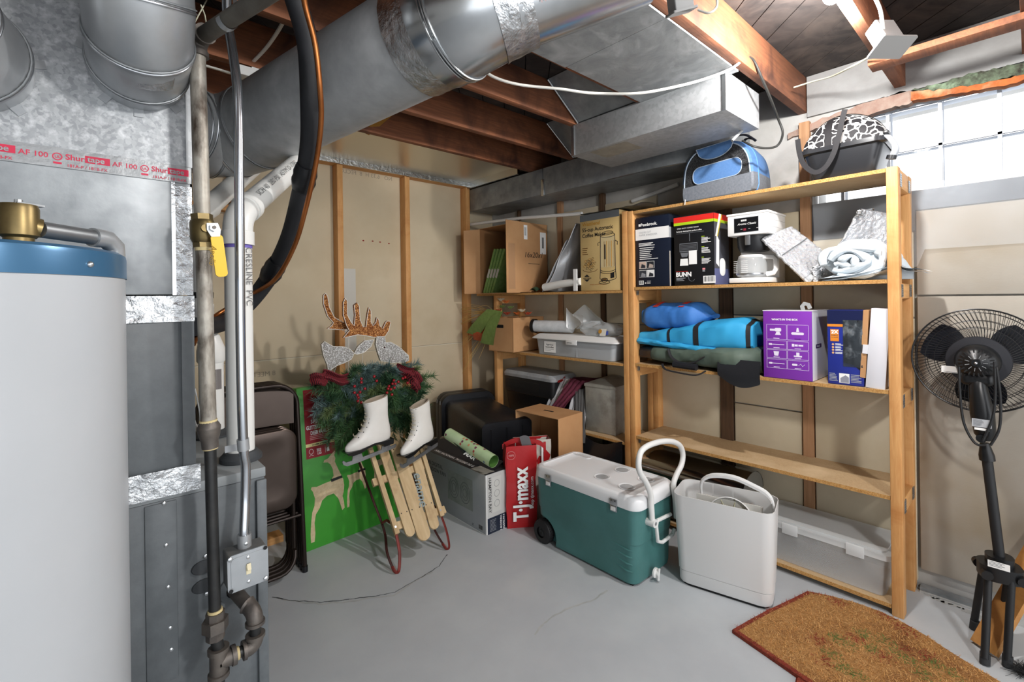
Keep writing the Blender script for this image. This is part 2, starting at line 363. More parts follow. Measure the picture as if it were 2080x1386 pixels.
# thin plastic film stapled under the window
film = M('clear_film', 'e8ecf0', 0.12, 0, alpha=0.22, bump=0.7, bs=7, spec=1.0)
def filmfn(u, v):
    y = lerp(0.785, -0.9, u); z = lerp(1.52 if u < .26 else 1.60, 1.915 - 0.03 * u, v)
    return (XW - 0.045 - 0.018 * noise.noise(V((y * 5, z * 6, 1))) - 0.01 * v, y, z)
fb = MB(); fb.grid(filmfn, 60, 14, film); one(fb, 'plastic_film', 'clear plastic film stapled to the wall under the glass block window', 'plastic sheet')
bb = MB(); steel_s = M('window_sill_metal', '71777e', 0.35, 0.3, '5f656d', 6, bump=0.2, bs=10)
bb.box(XW - 0.012, XW, -1.2, 0.372, zt + 0.003, WZ0 - 0.003, steel_s); bb.box(XW - 0.012, XW, 0.372, 0.80, 1.693, WZ0 - 0.003, steel_s); struct(bb, 'trim_apron')
# studs and plate of the back wall
for i, x in enumerate((1.392, 1.950, 2.565, 0.715, 0.19, -0.42)):
    bb = MB(); bb.box(x - 0.005, x + 0.038, 3.422, YW - 0.003, 0.04, 2.405, pine_z, bev=0.002)
    struct(bb, 'trim_stud_%d' % (i + 1))
bb = MB(); bb.box(-3, 2.605, 3.422, YW - 0.003, 2.407, 2.445, pine_x); struct(bb, 'trim_top_plate')
bb = MB(); bb.box(-3, 2.605, 3.422, YW - 0.003, 0.0, 0.038, pine_x); struct(bb, 'trim_sole_plate')
bb = MB(); q0 = on_y(378, 410, 3.42); q1 = on_y(478, 418, 3.42); bb.box(q0.x - 0.3, q1.x + 0.01, 3.43, YW - 0.003, q1.z - 0.035, q1.z + 0.004, pine_x); struct(bb, 'trim_fire_block')
bb = MB(); q0 = on_z(550, 1110, 0.0); bb.box(0.55, 0.85, 2.95, 3.04, 0.0, 0.038, pine_x); one(bb, 'timber_offcut', 'short pine offcut on the floor behind the folding chairs', 'wood')
# joists, subfloor
b = MB()
def clip_poly(P_, x0, x1):
    for lim, sg in ((x0, 1), (x1, -1)):
        Q_ = []
        for i in range(len(P_)):
            a, c = P_[i], P_[(i + 1) % len(P_)]; ia = (a[0] - lim) * sg >= 0; ic = (c[0] - lim) * sg >= 0
            if ia: Q_.append(a)
            if ia != ic:
                t = (lim - a[0]) / (c[0] - a[0]); Q_.append((lim, a[1] + (c[1] - a[1]) * t))
        P_ = Q_
        if not P_: break
    return P_
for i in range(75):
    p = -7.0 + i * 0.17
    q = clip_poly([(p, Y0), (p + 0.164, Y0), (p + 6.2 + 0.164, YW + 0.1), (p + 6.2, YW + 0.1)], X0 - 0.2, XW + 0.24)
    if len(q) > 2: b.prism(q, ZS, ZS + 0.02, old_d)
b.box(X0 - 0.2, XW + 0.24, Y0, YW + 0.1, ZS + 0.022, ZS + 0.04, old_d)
struct(b, 'ceiling')
for i, y in enumerate((-0.94, -0.48, -0.02, 0.40, 0.82, 1.31, 1.75, 2.195, 2.61)):
    bb = MB(); bb.box(X0, XW - 0.003 if y < 2.9 else 2.9, y, y + 0.042, ZJ, ZS, old_x, bev=0.002); struct(bb, 'trim_joist_%d' % (i + 1))
bb = MB(); bb.box(2.47, 2.56, -0.9, 0.462, 2.362, 2.388, old_x, bev=0.002); struct(bb, 'trim_nailer')
bb = MB(); rim = M('white_rim', '9f9f9e', 0.8, 0, '8f8e8c', 5, bump=0.25, bs=20)
bb.box(XW - 0.02, XW - 0.001, Y0, 0.815, WZ1 + 0.05, ZS - 0.002, rim); struct(bb, 'trim_rim')
bb = MB(); bb.box(XW - 0.02, XW - 0.001, 0.83, 0.90, 1.9, WZ1 + 0.1, M('grey_post', 'a8a6a2', 0.8)); 
# foil-faced panning between the last joist and the top plate
bb = MB(); bb.box(0.2, 2.57, 2.655, 3.425, 2.446, 2.452, M('foil_mirror', 'd8d0bc', 0.3, .7, bump=0.12, bs=4)); bb.box(0.2, 2.60, 3.41, 3.421, 2.407, 2.452, foil)
bb.box(2.57, 2.595, 2.75, 3.41, 2.39, 2.452, foil_flat)
one(bb, 'foil_panning', 'shiny foil panning sheet under the joists above the pine stud wall', 'duct')
# ================================================================== furnace corner on the left
YF = 1.47
furn = M('furnace_enamel', '5b6063', 0.45, 0, '63686b', 30, bump=0.04, bs=120)
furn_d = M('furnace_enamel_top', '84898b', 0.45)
screw = M('screw_head', 'c9ccce', 0.3, 0.9)
tape_p = M('printed_tape', '8d8f90', 0.35, 0.5, '9b9d9e', 20, bump=0.15, bs=30)
tape_red = M('tape_red', 'd0284b', 0.5)
def screw_at(mb, p, n, r=0.006):
    mb.lathe([(r, 0), (r * .95, r * .35), (r * .5, r * .6), (0.0004, r * .65)], screw, frame(p, V(n).orthogonal(), V(n).cross(V(n).orthogonal())), 10)
fr = thing('furnace', 'grey enamelled gas furnace cabinet behind the white water heater', 'furnace', (0.05, 1.82, 0))
b = MB(); b.box(-0.28, 0.376, YF, 2.17, 0.0, 0.905, furn, bev=0.004); b.box(-0.28, 0.378, YF - 0.003, 2.17, 0.905, 0.932, furn_d, bev=0.003)
b.box(0.352, 0.378, YF - 0.012, YF, 0.0, 0.90, furn, bev=0.003)
b.build('lower_cabinet', fr)
b = MB(); b.box(-0.26, 0.212, YF, 2.0, 0.934, 1.352, furn, bev=0.003); b.box(0.185, 0.2125, YF - 0.004, YF, 0.96, 1.352, furn)
b.build('coil_cabinet', fr)
b = MB(); b.box(0.105, 0.17, YF - 0.004, YF, 0.45, 0.9, furn, bev=0.002); b.build('access_panel', fr)
for q in [(333 + (y - 1023) * 0.05, y) for y in (1023, 1108, 1193, 1276, 1320)] + [(418, 1130), (420, 1206), (452, 1275), (433, 963)]:
    b = MB(); screw_at(b, on_y(*q, YF - 0.003), (0, -1, 0), 0.005); b.build('screw', fr)
for q in ((422, 1152), (423, 1190)):
    b = MB(); p = on_y(q[0] - 8, q[1], YF); b.lathe([(0.024, 0), (0.022, 0.003), (0.0005, 0.003)], M('dark_oval', '3a3d40', 0.6), frame(p, (1, 0, 0), (0, 0, 1)) @ Matrix.Diagonal((1.2, .8, 1, 1)), 20); b.build('dark_oval', fr)  # flattened dark discs on the cabinet front
# crumpled foil tape on the joints
def crumple(mb, x0, x1, z0, z1, Y, mat, amp=0.003, f=40, nx=40, nz=12, seed=0, ax='y', side=-1):
    def fn(u, v):
        x = lerp(x0, x1, u); z = lerp(z0, z1, v); d = (noise.noise(V((x * f, z * f, seed))) + 0.6 * noise.noise(V((x * f * 2.3, z * f * 2.3, seed + 3)))) * amp + amp
        return (x, Y + side * d, z) if ax == 'y' else (Y - side * d, x, z)
    mb.grid(fn, nx, nz, mat)
b = MB(); crumple(b, -0.26, 0.214, 1.352, 1.418, YF, foil, 0.0035, 45, 60, 12, 1); crumple(b, YF, 1.95, 1.352, 1.418, 0.212, foil, 0.003, 40, 40, 8, 2, 'x')
b.box(-0.26, 0.211, YF, YF + .5, 1.352, 1.418, foil_flat); b.build('foil_tape', fr)
b = MB(); crumple(b, -0.27, 0.222, 0.915, 0.982, YF - 0.004, foil, 0.0025, 35, 50, 12, 5); b.build('foil_tape', fr)
# supply plenum
pl = thing('supply_plenum', 'large spangled galvanised plenum box above the grey furnace', 'duct', (0.0, 1.8, 1.42))
b = MB(); b.box(-0.55, 0.209, YF, 2.40, 1.421, 2.20, galv_dark, bev=0.002); b.box(-0.55, 0.2088, YF - 0.0025, YF, 1.745, 2.20, galv_spot)
b.build('plenum_box', pl)
b = MB(); tz0, tz1 = 1.708, 1.752
b.box(-0.55, 0.211, YF - 0.004, YF - 0.0024, tz0, tz1, tape_p)
tf = lambda x, z: frame((x, YF - 0.0042, z), (1, 0, 0), (0, 0, 1))
for x in (-0.135, 0.020, 0.175):
    m = tf(x, tz0 + 0.02)
    b.rect(-0.014, -0.002, 0.030, 0.0145, tape_red, m, .0003)
    b.text('Shur', 0.0175, tape_red, m @ T(-0.047, 0, 0), bold=0.02); b.text('tape', 0.0175, tape_p, m @ T(-0.010, 0.001, 0.001), bold=0.02)
    if x < 0.12: b.text('AF 100', 0.016, tape_red, m @ T(0.034, -.001, 0), bold=0.01)
    b.text('181A-P / 181B-FX', 0.0095, tape_red, m @ T(-0.045, -0.0165, 0), bold=0.01)
    b.lathe([(0.0065, .0006), (0.0085, .0006)], tape_red, m @ T(-0.06, 0.004, 0), 18); b.text('UL', 0.008, tape_red, m @ T(-0.0645, 0.001, 0), bold=.02)
    b.rect(-0.067, -0.0125, -0.053, -0.008, tape_red, m, .0003)
b.build('printed_tape', pl)
b = MB(); crumple(b, 0.176, 0.212, 1.42, 1.70, YF, foil, 0.0018, 28, 10, 60, 8); crumple(b, YF, 1.56, 1.42, 1.76, 0.2095, foil, 0.003, 30, 8, 60, 9, 'x')
b.box(0.168, 0.176, YF - 0.002, YF, 1.42, 2.19, foil_flat); b.build('foil_tape', pl)
b = MB(); b.box(0.2, 0.213, YF - 0.006, YF + .02, 1.75, 2.2, galv); b.build('corner_flange', pl)
# segmented elbows feeding the plenum
def elbow_gores(mb, path, r, mat, seams, n=32):
    mb.tube(path, r, mat, n, caps=False)
    P = [V(p) for p in path]
    for i in seams:
        t = (P[min(i + 1, len(P) - 1)] - P[max(i - 1, 0)]).normalized(); u = t.orthogonal().normalized(); w_ = t.cross(u); ring = [P[i] + (u * cos(2 * pi * k / 40) + w_ * sin(2 * pi * k / 40)) * (r + 0.001) for k in range(41)]
        mb.tube(ring, 0.0028, steel, 6, caps=False)
        mb.tube([q + t * 0.007 for q in ring], 0.0022, galv_dark, 6, caps=False)
def arc_path(a, c, b_, n=5):
    a, c, b_ = V(a), V(c), V(b_); return [(a * (1 - t) ** 2 + c * 2 * t * (1 - t) + b_ * t * t) for t in [i / n for i in range(n + 1)]]
galv_r = M('galvanised_smooth', 'b0b3b5', 0.32, 0.5, '9b9ea1', 5, bump=0.05, bs=12)
def plenum_elbow(cx, cz, ptop, r, lab):
    t = thing('duct_elbow', lab, 'duct', (cx, YF, cz))
    pa = [V((cx, YF - 0.003, cz)), V((cx, YF - 0.045, cz))] + arc_path((cx, YF - 0.05, cz), (cx + (ptop[0] - cx) * .4, ptop[1] - 0.02, cz - 0.01), ptop, 3)[1:] + [V(ptop) + V(((ptop[0] - cx) * .5, 0, 0.12)), V(ptop) + V(((ptop[0] - cx), 0, 0.25))]
    bb = MB(); elbow_gores(bb, pa, r, galv_r, (1, 2, 3, 4)); bb.build('elbow', t, ang=60)
    for a in (-2.2, -1.57, -0.8, 0.2, 2.9):
        bb = MB(); m = frame((cx, YF - 0.004, cz), (cos(a), 0, sin(a)), (-sin(a), 0, cos(a))); bb.box(r - .001, r + 0.018, -0.009, 0.009, -0.001, 0.002, galv_r, m); bb.build('fixing_tab', t)
    return t
e1 = plenum_elbow(0.105, 1.972, (0.088, 1.245, 2.13), 0.098, 'segmented galvanised elbow entering the plenum beside the steel gas pipe')
b = MB(); b.grid(lambda u, v: (0.105 + 0.1035 * sin(lerp(-.1, .55, u)), lerp(1.30, 1.34, v) + .0, 1.985 - 0.1035 * cos(lerp(-.1, .55, u)) + 0.015 * (1 - v)), 8, 2, foil); b.build('foil_patch', e1)
e2 = plenum_elbow(-0.182, 1.905, (-0.28, 1.27, 2.03), 0.11, 'segmented galvanised elbow at the far left above the water heater')
b = MB()
# perforated hanging strap
t = thing('hanger_strap', 'perforated steel strap hanging beside the left duct elbow', 'strap', (0.2, 1.3, 2.2))
pa, pb = at_d(388, -40, 1.05), at_d(374, 62, 1.12)
m = frame(pb, (pa - pb), (1, -0.6, 0)); Ls = (pa - pb).length; b = MB(); b.box(0, Ls, -0.009, 0.009, 0, 0.0012, galv_r, m); b.build('strap', t)
b = MB()
for k in range(int(Ls / 0.009)):
    b.disc(0.002, black_mt, m @ T(0.005 + k * 0.009, 0.003 * (-1) ** k, 0.0016), 8); b.disc(0.002, black_mt, m @ T(0.005 + k * 0.009, 0.003 * (-1) ** k, -0.0004) , 8)
b.build('hole', t)

# ---------------- gas pipe
pipe_g = M('old_galv_pipe', 'a19b90', 0.5, 0.4, '40342a', 16, st=(1, 1, .35), bump=0.15, bs=60, col3='c0bcb2', sc3=9, lo=.48, hi=.66)
pipe_b = M('black_iron', '2b2c2d', 0.42, 0.5, '3b3b3a', 20)
iron = M('malleable_iron', '6f6861', 0.5, 0.6, '585350', 18, bump=0.1, bs=60)
brass = M('brass', '85734c', 0.4, 0.75, '5f5238', 12)
dope = M('pipe_dope', 'cbb98a', 0.8)
YG = 1.37
gp = thing('gas_pipe', 'vertical threaded gas pipe running in front of the grey furnace', 'pipe', on_y(445, 1384, YG) * 1.0)
G = lambda x, y: on_y(x, y, YG)
pt, pm, pr, pbm = G(401, 105), G(424, 866), G(427, 905), G(437, 1262)
b = MB(); b.cyl(pt, pm, 0.0175, pipe_g, 20); b.build('galvanised_riser', gp)
b = MB(); b.cyl(pr, pbm, 0.0135, pipe_b, 18); b.build('black_riser', gp, label='black iron lower pipe')
b = MB(); d = (pr - pm).normalized(); b.tube([pm - d * 0.012, pm + d * .002, pm + d * .006, pm + d * 0.022, pr - d * 0.012, pr + d * 0.006], [0.019, 0.026, 0.026, 0.023, 0.019, 0.0185], iron, 20)
b.tube([pm - d * 0.016, pm - d * 0.010], 0.0195, dope, 18); b.tube([pr + d * .004, pr + d * .009], 0.0165, dope, 18); b.build('reducer', gp)
b = MB(); u0 = G(437, 1243); d = V((0, 0, -1)); b.tube([u0, u0 + d * .018], 0.021, iron, 8); b.tube([u0 + d * .018, u0 + d * .045], 0.029, iron, 6); b.tube([u0 + d * .045, u0 + d * .066], 0.021, iron, 8)
b.tube([u0 - d * .006, u0], 0.0165, dope, 16); b.build('union', gp)
te = G(444, 1345); b = MB(); b.cyl(u0 + d * 0.06, te + V((0, 0, 0.035)), 0.0135, pipe_b, 16)
b.cyl(te - V((0, 0, 0.035)), V((te.x, te.y, 0.02)), 0.0135, pipe_b, 16); b.build('drip_leg', gp)
b = MB(); b.tube([te + V((0, 0, .036)), te + V((0, 0, .026)), te + V((0, 0, .025)), te - V((0, 0, .025)), te - V((0, 0, .026)), te - V((0, 0, .036))], [.024, .024, .02, .02, .024, .024], iron, 18)
el1 = G(519, 1322) ; el1 = V((el1.x, YG - 0.0, te.z + 0.0)); b.tube([te, te + V((.028, 0, 0)), te + V((.028, 0, 0)), te + V((.038, 0, 0))], [.02, .02, .024, .024], iron, 18); b.build('tee', gp)
b = MB(); b.cyl(te + V((.03, 0, 0)), el1 - V((.02, 0, 0)), .0135, pipe_b, 16); b.tube([te + V((.038, 0, 0)), te + V((.045, 0, 0))], .016, dope, 14); b.build('nipple', gp)
el2 = V((el1.x, YG, te.z + 0.085))
b = MB(); b.tube([el1 - V((.030, 0, 0)), el1 - V((.022, 0, 0)), el1 - V((.022, 0, 0))] + arc_path(el1 - V((.022, 0, 0)), el1, el1 + V((0, 0, .022)), 5) + [el1 + V((0, 0, .022)), el1 + V((0, 0, .03))], [.0235, .0235, .0195] + [.0195] * 6 + [.0235, .0235], iron, 18)
b.build('elbow', gp)
b = MB(); b.tube([el2 - V((0, 0, .03)), el2 - V((0, 0, .022)), el2 - V((0, 0, .022))] + arc_path(el2 - V((0, 0, .022)), el2, el2 + V((-.008, .024, 0.008)), 5) + [el2 + V((-.012, .03, .011))], [.0235, .0235, .0195] + [.0195] * 6 + [.0225], iron, 18)
b.cyl(el2 + V((-.01, .02, .01)), el2 + V((-.03, YF - YG - .002, .03)), .0165, iron, 16); b.lathe([(.018, .012), (.034, .004), (.036, 0)], furn, frame(el2 + V((-.03, YF - YG - .001, .03)), (1, 0, 0), (0, 0, 1)), 20); b.build('elbow', gp)
b = MB(); b.cyl(el1 + V((0, 0, .02)), el2 - V((0, 0, .02)), .0135, pipe_b, 16); b.build('nipple', gp)
# top elbow and the overhead run with its strap
et = G(401, 82)
b = MB(); b.tube([et - V((0, 0, .04)), et - V((0, 0, .028)), et - V((0, 0, .027)), et - V((0, 0, .012)), et + V((.004, -.012, 0.002)), et + V((.008, -.03, .003)), et + V((.010, -.042, .003))], [.024, .024, .021, .021, .0215, .022, .024], iron, 18); b.build('elbow', gp)
far = on_z(560, -22, et.z); b = MB(); b.cyl(et + V((.004, -.02, 0)), et + (far - et) * 1.4, 0.0185, M('old_pipe_dull', '6b675f', 0.55, 0.3, '4f4a43', 10, bump=.1, bs=60), 20); b.build('overhead_run', gp)
q = et + (far - et) * .42; dn = (far - et).normalized(); b = MB(); ring = [q + (V((0, 0, 1)) * sin(a) + dn.cross(V((0, 0, 1))) * cos(a)) * .0205 for a in [pi + pi * k / 12 for k in range(13)]]
b.loft([[p - dn * .009, p + dn * .009] for p in ring], galv_r, closed=False)
b.loft([[ring[0] - dn * .009, ring[0] + dn * .009], [ring[0] + V((-.01, 0, .3)) - dn * .009, ring[0] + V((-.01, 0, .3)) + dn * .009]], galv_r, closed=False); b.build('pipe_strap', gp)
# brass ball valve, yellow handle
vt = G(410, 437); vb = G(414, 503); b = MB(); ax = (vb - vt).normalized()
b.tube([vt - ax * .002, vt + ax * .012], .0235, brass, 6); b.tube([vt + ax * .012, vt + ax * .02, vb - ax * .02, vb - ax * .012], [.024, .0275, .0275, .024], M('brass_dark', '6e5f3c', .4, .75, '54482f', 10), 20); b.tube([vb - ax * .012, vb], .0225, brass, 6)
b.tube([vb, vb + ax * .008], .0195, dope, 16)
b.cyl((vt + vb) / 2, (vt + vb) / 2 + V((0.0, -.036, 0.004)), .009, brass, 12); b.build('ball_valve', gp)
hv = G(430, 467) + V((0, -.036, 0)); yel = M('yellow_vinyl', 'e6b800', 0.35)
b = MB(); m = frame(hv + V((-0.004, -0.002, 0)), (1, 0, 0), (0, 0, 1)); b.prism([(-.013, .010), (.010, .012), (.016, -.004), (.014, -.02), (-.004, -.022), (-.013, -.006)], 0, .003, galv_r, m)
b.tube([hv + V((-.003, -.004, 0)), hv + V((-.003, -.012, 0))], .0095, screw, 6); b.tube([hv + V((-.003, -.011, 0)), hv + V((-.003, -.015, 0))], .0045, iron, 10); b.build('lever', gp)
b = MB(); h0, h1 = hv + V((.003, 0, -.016)), hv + V((.014, 0, -.118))
dx = (h1 - h0).normalized(); m = frame(h0, dx, (0, 0, 1) if abs(dx.z) < .5 else (1, 0, 0)); Lh = (h1 - h0).length
b.prism([(x + Lh / 2, y) for x, y in rrect(Lh, .026, .009)], -.0035, .0035, yel, m)
mt = frame(h0 + V((.004, -.0045, -.012)), (-.1, 0, -1), (1, 0, 0)); b.text('Apollo', .018, M('yellow_print', '8a6a00', .6), mt @ T(.015, -.014, 0), shear=.3); b.build('lever_sleeve', gp, label='yellow vinyl lever sleeve')

# ---------------- electrical conduit and switch box
YS = 1.385
cd = thing('conduit', 'shiny steel conduit running down to the furnace switch box', 'conduit', on_y(497, 1125, YS))
K = lambda x, y, d=YS: on_y(x, y, d)
b = MB(); path = spline([at_d(460, -30, 1.2), at_d(462, 40, 1.25), K(473, 110, 1.40), K(483, 200), K(486, 400), K(489, 700), K(494, 900, 1.392), K(499, 950, 1.40), K(498, 1020, 1.40), K(496, 1075), K(496, 1112)], 6)
b.tube(path, 0.0117, M('emt_conduit', 'b4b8bd', 0.22, 0.95, bump=.02, bs=8), 18); b.build('conduit_tube', cd)
b = MB(); p = K(496, 900); b.cyl(K(493, 892, 1.392), K(495, 914, 1.394), .0145, galv_r, 16); m = frame(K(467, 912, YF - .012), (1, 0, 0), (0, 0, 1)); b.build('conduit_clamp', cd); b = MB(); b.box(-.012, .03, -.009, .009, -.002, .0, galv_r, m); b.build('clamp_tab', cd)
b = MB(); b.cyl(K(496, 1085), K(497, 1118), .0165, galv_r, 16); screw_at(b, K(497, 1100) + V((0, -.016, 0)), (0, -1, 0), .005); b.build('connector', cd)
sb = thing('switch_box', 'square galvanised electrical box with a toggle switch on the furnace front', 'switch box', on_y(500, 1205, YS))
boxm = M('box_zinc', 'a9adb0', 0.45, 0.55, '9da1a4', 12); boxs = M('box_side', '6d6f70', 0.55, 0.5, '83817b', 12)
tl, tr, br, bl = on_y(463, 1127, YS - .03), on_y(541, 1101, YS - .03), on_y(547, 1184, YS - .03), on_y(460, 1209, YS - .03)
cx_, cz_ = (tl.x + tr.x + br.x + bl.x) / 4, (tl.z + tr.z + br.z + bl.z) / 4; wd = ((tr.x - tl.x) + (br.x - bl.x)) / 2
m = frame((cx_, YS - .03, cz_), (1, 0, 0), (0, 0, 1)) @ RZ(.012)
b = MB(); b.prism(rrect(wd * .97, wd * .97, .006), -.055, 0, boxs, m); b.build('box', sb)
cp = MB(); cp.prism(rrect(wd, wd, .010), 0, .004, boxm, m); cp.prism(rrect(wd * .84, wd * .84, .012), .004, .0055, boxm, m)
cpo = cp.build('cover_plate', sb)
b = MB(); b.prism(rrect(.011, .024, .001), .005, .0065, M('almond', 'd9cfae', .5), m); b.box(-.0045, .0045, -.004, .011, .0065, .015, M('almond', 'd9cfae', .5), m @ RX(-.4)); b.build('toggle', cpo)
z_ = m @ V((0, 0, 1)) - m @ V((0, 0, 0)); h = wd / 2 * .86
for (sx, sy) in ((-1, 1), (1, 1), (1, -1), (-1, -1)):
    b = MB()
    if sx == sy: b.disc(.005, black_mt, m @ T(sx * h, sy * h, .0065), 12); b.build('screw_hole', cpo)
    else: screw_at(b, m @ V((sx * h, sy * h, .005)), z_, .006); b.build('screw', cpo)
for q in (.031, -.031): b = MB(); screw_at(b, m @ V((0, q, .0055)), z_, .0045); b.build('screw', cpo)

# ---------------- plastic vent pipes
pvc = M('pvc', 'dcdcd8', 0.32); purple = M('primer_purple', '6b5fae', 0.6); pvcp = M('pvc_print', '6b6b6b', 0.8)
vp = thing('vent_pipe', 'thick white plastic vent pipe standing on top of the furnace', 'pipe', (0.342, 1.585, .932))
cxv, cyv = 0.342, 1.585; ztop = on_y(488, 490, cyv).z
b = MB(); b.cyl((cxv, cyv, .95), (cxv, cyv, ztop), .0365, pvc, 28)
b.text('CRESLINE  PVC', .026, pvcp, frame((cxv + .012, cyv - .0372, ztop - .02), (0, 0, -1), (1, .3, 0)), z=.001); b.build('riser', vp)
b = MB(); b.lathe([(.056, 0), (.056, .012), (.048, .02), (.044, .026), (.038, .028)], M('rubber_grey', '3a3d40', .6), T(cxv, cyv, .933), 28)
b.build('flange', vp)
tip = at_d(618, 322, 1.86); kn = V((cxv, cyv, ztop + .075)); dd = (tip - kn).normalized()
b = MB(); b.tube([(cxv, cyv, ztop - .012), (cxv, cyv, ztop + .028), (cxv, cyv, ztop + .029)] + arc_path((cxv, cyv, ztop + .03), kn, kn + dd * .05, 5) + [kn + dd * .051, kn + dd * .08], [.0435, .0435, .040] + [.04] * 6 + [.0435, .0435], pvc, 28)
b.tube([(cxv, cyv, ztop - .022), (cxv, cyv, ztop - .012)], .0372, purple, 24); b.tube([kn + dd * .08, kn + dd * .088], .0372, purple, 24); b.build('elbow', vp)
b = MB(); b.cyl(kn + dd * .08, tip, .0365, pvc, 28)
upv = (-ray(560, 400)).normalized(); m = frame(kn + dd * .1 + upv * .038, dd, upv.cross(dd) * 1.0); m = frame(kn + dd * .10 + (upv - dd * upv.dot(dd)).normalized() * .0372, dd, (upv - dd * upv.dot(dd)).cross(dd))
b.text('SCH 40  280 PSI  ASTM D-1785', .024, pvcp, m, z=.001); b.build('slanting_run', vp)
b = MB(); b.tube([tip - dd * .03, tip, tip + dd * .001] + arc_path(tip, tip + dd * .06, tip + dd * .06 + V((0, 0, .06)), 4), [.0435, .0435, .04] + [.04] * 5, pvc, 24); b.tube([tip - dd * .04, tip - dd * .03], .0372, purple, 20)
b.cyl(tip + dd * .06 + V((0, 0, .05)), tip + dd * .06 + V((0, 0, .09)), .0365, pvc, 20); b.build('elbow', vp)
vq = thing('vent_pipe', 'thinner white plastic pipe with a black coupling behind the gas pipe', 'pipe', (0.335, 1.95, .932))
c2 = V((.332, 1.955, 0)); zz = lambda y: on_y(425, y, 1.955).z
b = MB(); b.cyl((c2.x, c2.y, .935), (c2.x, c2.y, zz(730)), .0385, pvc, 24); m = frame((c2.x, c2.y - .0395, zz(790)), (1, .25, 0), (0, 0, 1)); b.rect(.006, 0, .026, .07, M('sticker_grey', '6f6a68', .7), m); b.build('riser', vq)
b = MB(); b.lathe([(.075, 0), (.075, .006), (.05, .012), (.04, .02)], M('rubber_grey', '3a3d40', .6), T(c2.x, c2.y, .933), 28); b.build('flange', vq)
b = MB(); c3 = on_y(408, 640, 1.955); b.tube([(c2.x, c2.y, zz(738)), (c2.x, c2.y, zz(733)), (c2.x, c2.y, zz(710)), (c2.x - .006, c2.y, zz(690)), (c3.x, c2.y, zz(672))], [.038, .044, .044, .036, .031], pvc, 24); b.build('reducer', vq)
b = MB(); b.cyl((c3.x, 1.955, zz(680)), (c3.x - .005, 1.955, on_y(405, 460, 1.955).z), .034, pvc, 24); b.build('riser', vq)
b = MB(); b.cyl((c3.x, 1.955, zz(606)), (c3.x, 1.955, zz(594)), .039, black_pl, 24); b.build('rubber_coupling', vq)
b = MB(); b.cyl((c3.x, 1.955, zz(657)), (c3.x, 1.955, zz(618)), .040, pvc, 24); b.build('coupling', vq)
ke = V((c3.x - .005, 1.955, on_y(405, 440, 1.955).z)); tp2 = at_d(540, 318, 2.2); d2 = (tp2 - ke).normalized()
b = MB(); b.tube([ke - V((0, 0, .07)), ke - V((0, 0, .04))] + arc_path(ke - V((0, 0, .04)), ke, ke + d2 * .05, 5) + [ke + d2 * .085], [.041, .041] + [.038] * 6 + [.041], pvc, 24); b.tube([ke + d2 * .085, ke + d2 * .09], .0355, purple, 20); b.build('elbow', vq)
b = MB(); b.cyl(ke + d2 * .08, tp2 + d2 * .1, .035, pvc, 24); b.build('slanting_run', vq)
# thin wires behind the gas pipe
b = MB(); b.tube(spline([on_y(396, 790, 1.6), on_y(404, 830, 1.65), on_y(407, 860, 1.8), on_y(412, 884, 1.9)], 5), .002, white_pl, 6); b.tube(spline([on_y(392, 840, 1.6), on_y(398, 862, 1.7), on_y(408, 884, 1.9)], 5), .002, white_pl, 6)
one(b, 'thermostat_wire', 'thin white wires hanging onto the furnace top beside the coil cabinet', 'wire')

# ---------------- refrigerant line set
ins = M('black_insulation', '17181b', 0.6, 0, '222327', 8, bump=0.08, bs=40)
copper = M('copper', 'b5713f', 0.3, 0.85, '96592f', 10)
ls = thing('refrigerant_line', 'thick black insulated line with a copper tube hanging in a long curve', 'pipe', at_d(640, 300, 1.42))
pts = [((590, -60), 1.22), ((608, 0), 1.27), ((632, 90), 1.31), ((638, 200), 1.36), ((636, 300), 1.44), ((618, 395), 1.53), ((585, 490), 1.63), ((545, 566), 1.72), ((500, 622), 1.74), ((455, 655), 1.68), ((418, 664), 1.54), ((394, 664), 1.42)]
pts = [((x - (7 if y < 420 else 0), y), d) for (x, y), d in pts]
P = spline([at_d(*p, d) for p, d in pts], 8)
b = MB(); b.tube(P, .0285, ins, 22); b.build('insulated_line', ls)
cpt = [((622, -60), 1.16), ((618, 0), 1.20), ((640, 90), 1.25), ((650, 180), 1.29), ((652, 250), 1.35), ((642, 330), 1.42), ((622, 420), 1.48), ((598, 500), 1.56), ((560, 566), 1.64), ((508, 600), 1.72), ((440, 640), 1.66), ((410, 668), 1.50), ((392, 700), 1.42)]
b = MB(); b.tube(spline([at_d(*p, d) for p, d in cpt], 8), .0075, copper, 12); b.build('copper_tube', ls)
for (px_, py_, d) in ((628, 366, 1.50), (552, 546, 1.70)):
    i = min(range(len(P)), key=lambda k: (P[k] - at_d(px_, py_, d)).length); a = P[max(i - 2, 0)]; c = P[min(i + 2, len(P) - 1)]
    off = (EYE - P[i]).normalized() * .008
    b = MB(); b.tube([lerp(a, c, k / 6) + off for k in range(7)], [.030, .033, .036, .034, .037, .034, .031], black_pl, 16); b.build('tape_wrap', ls)

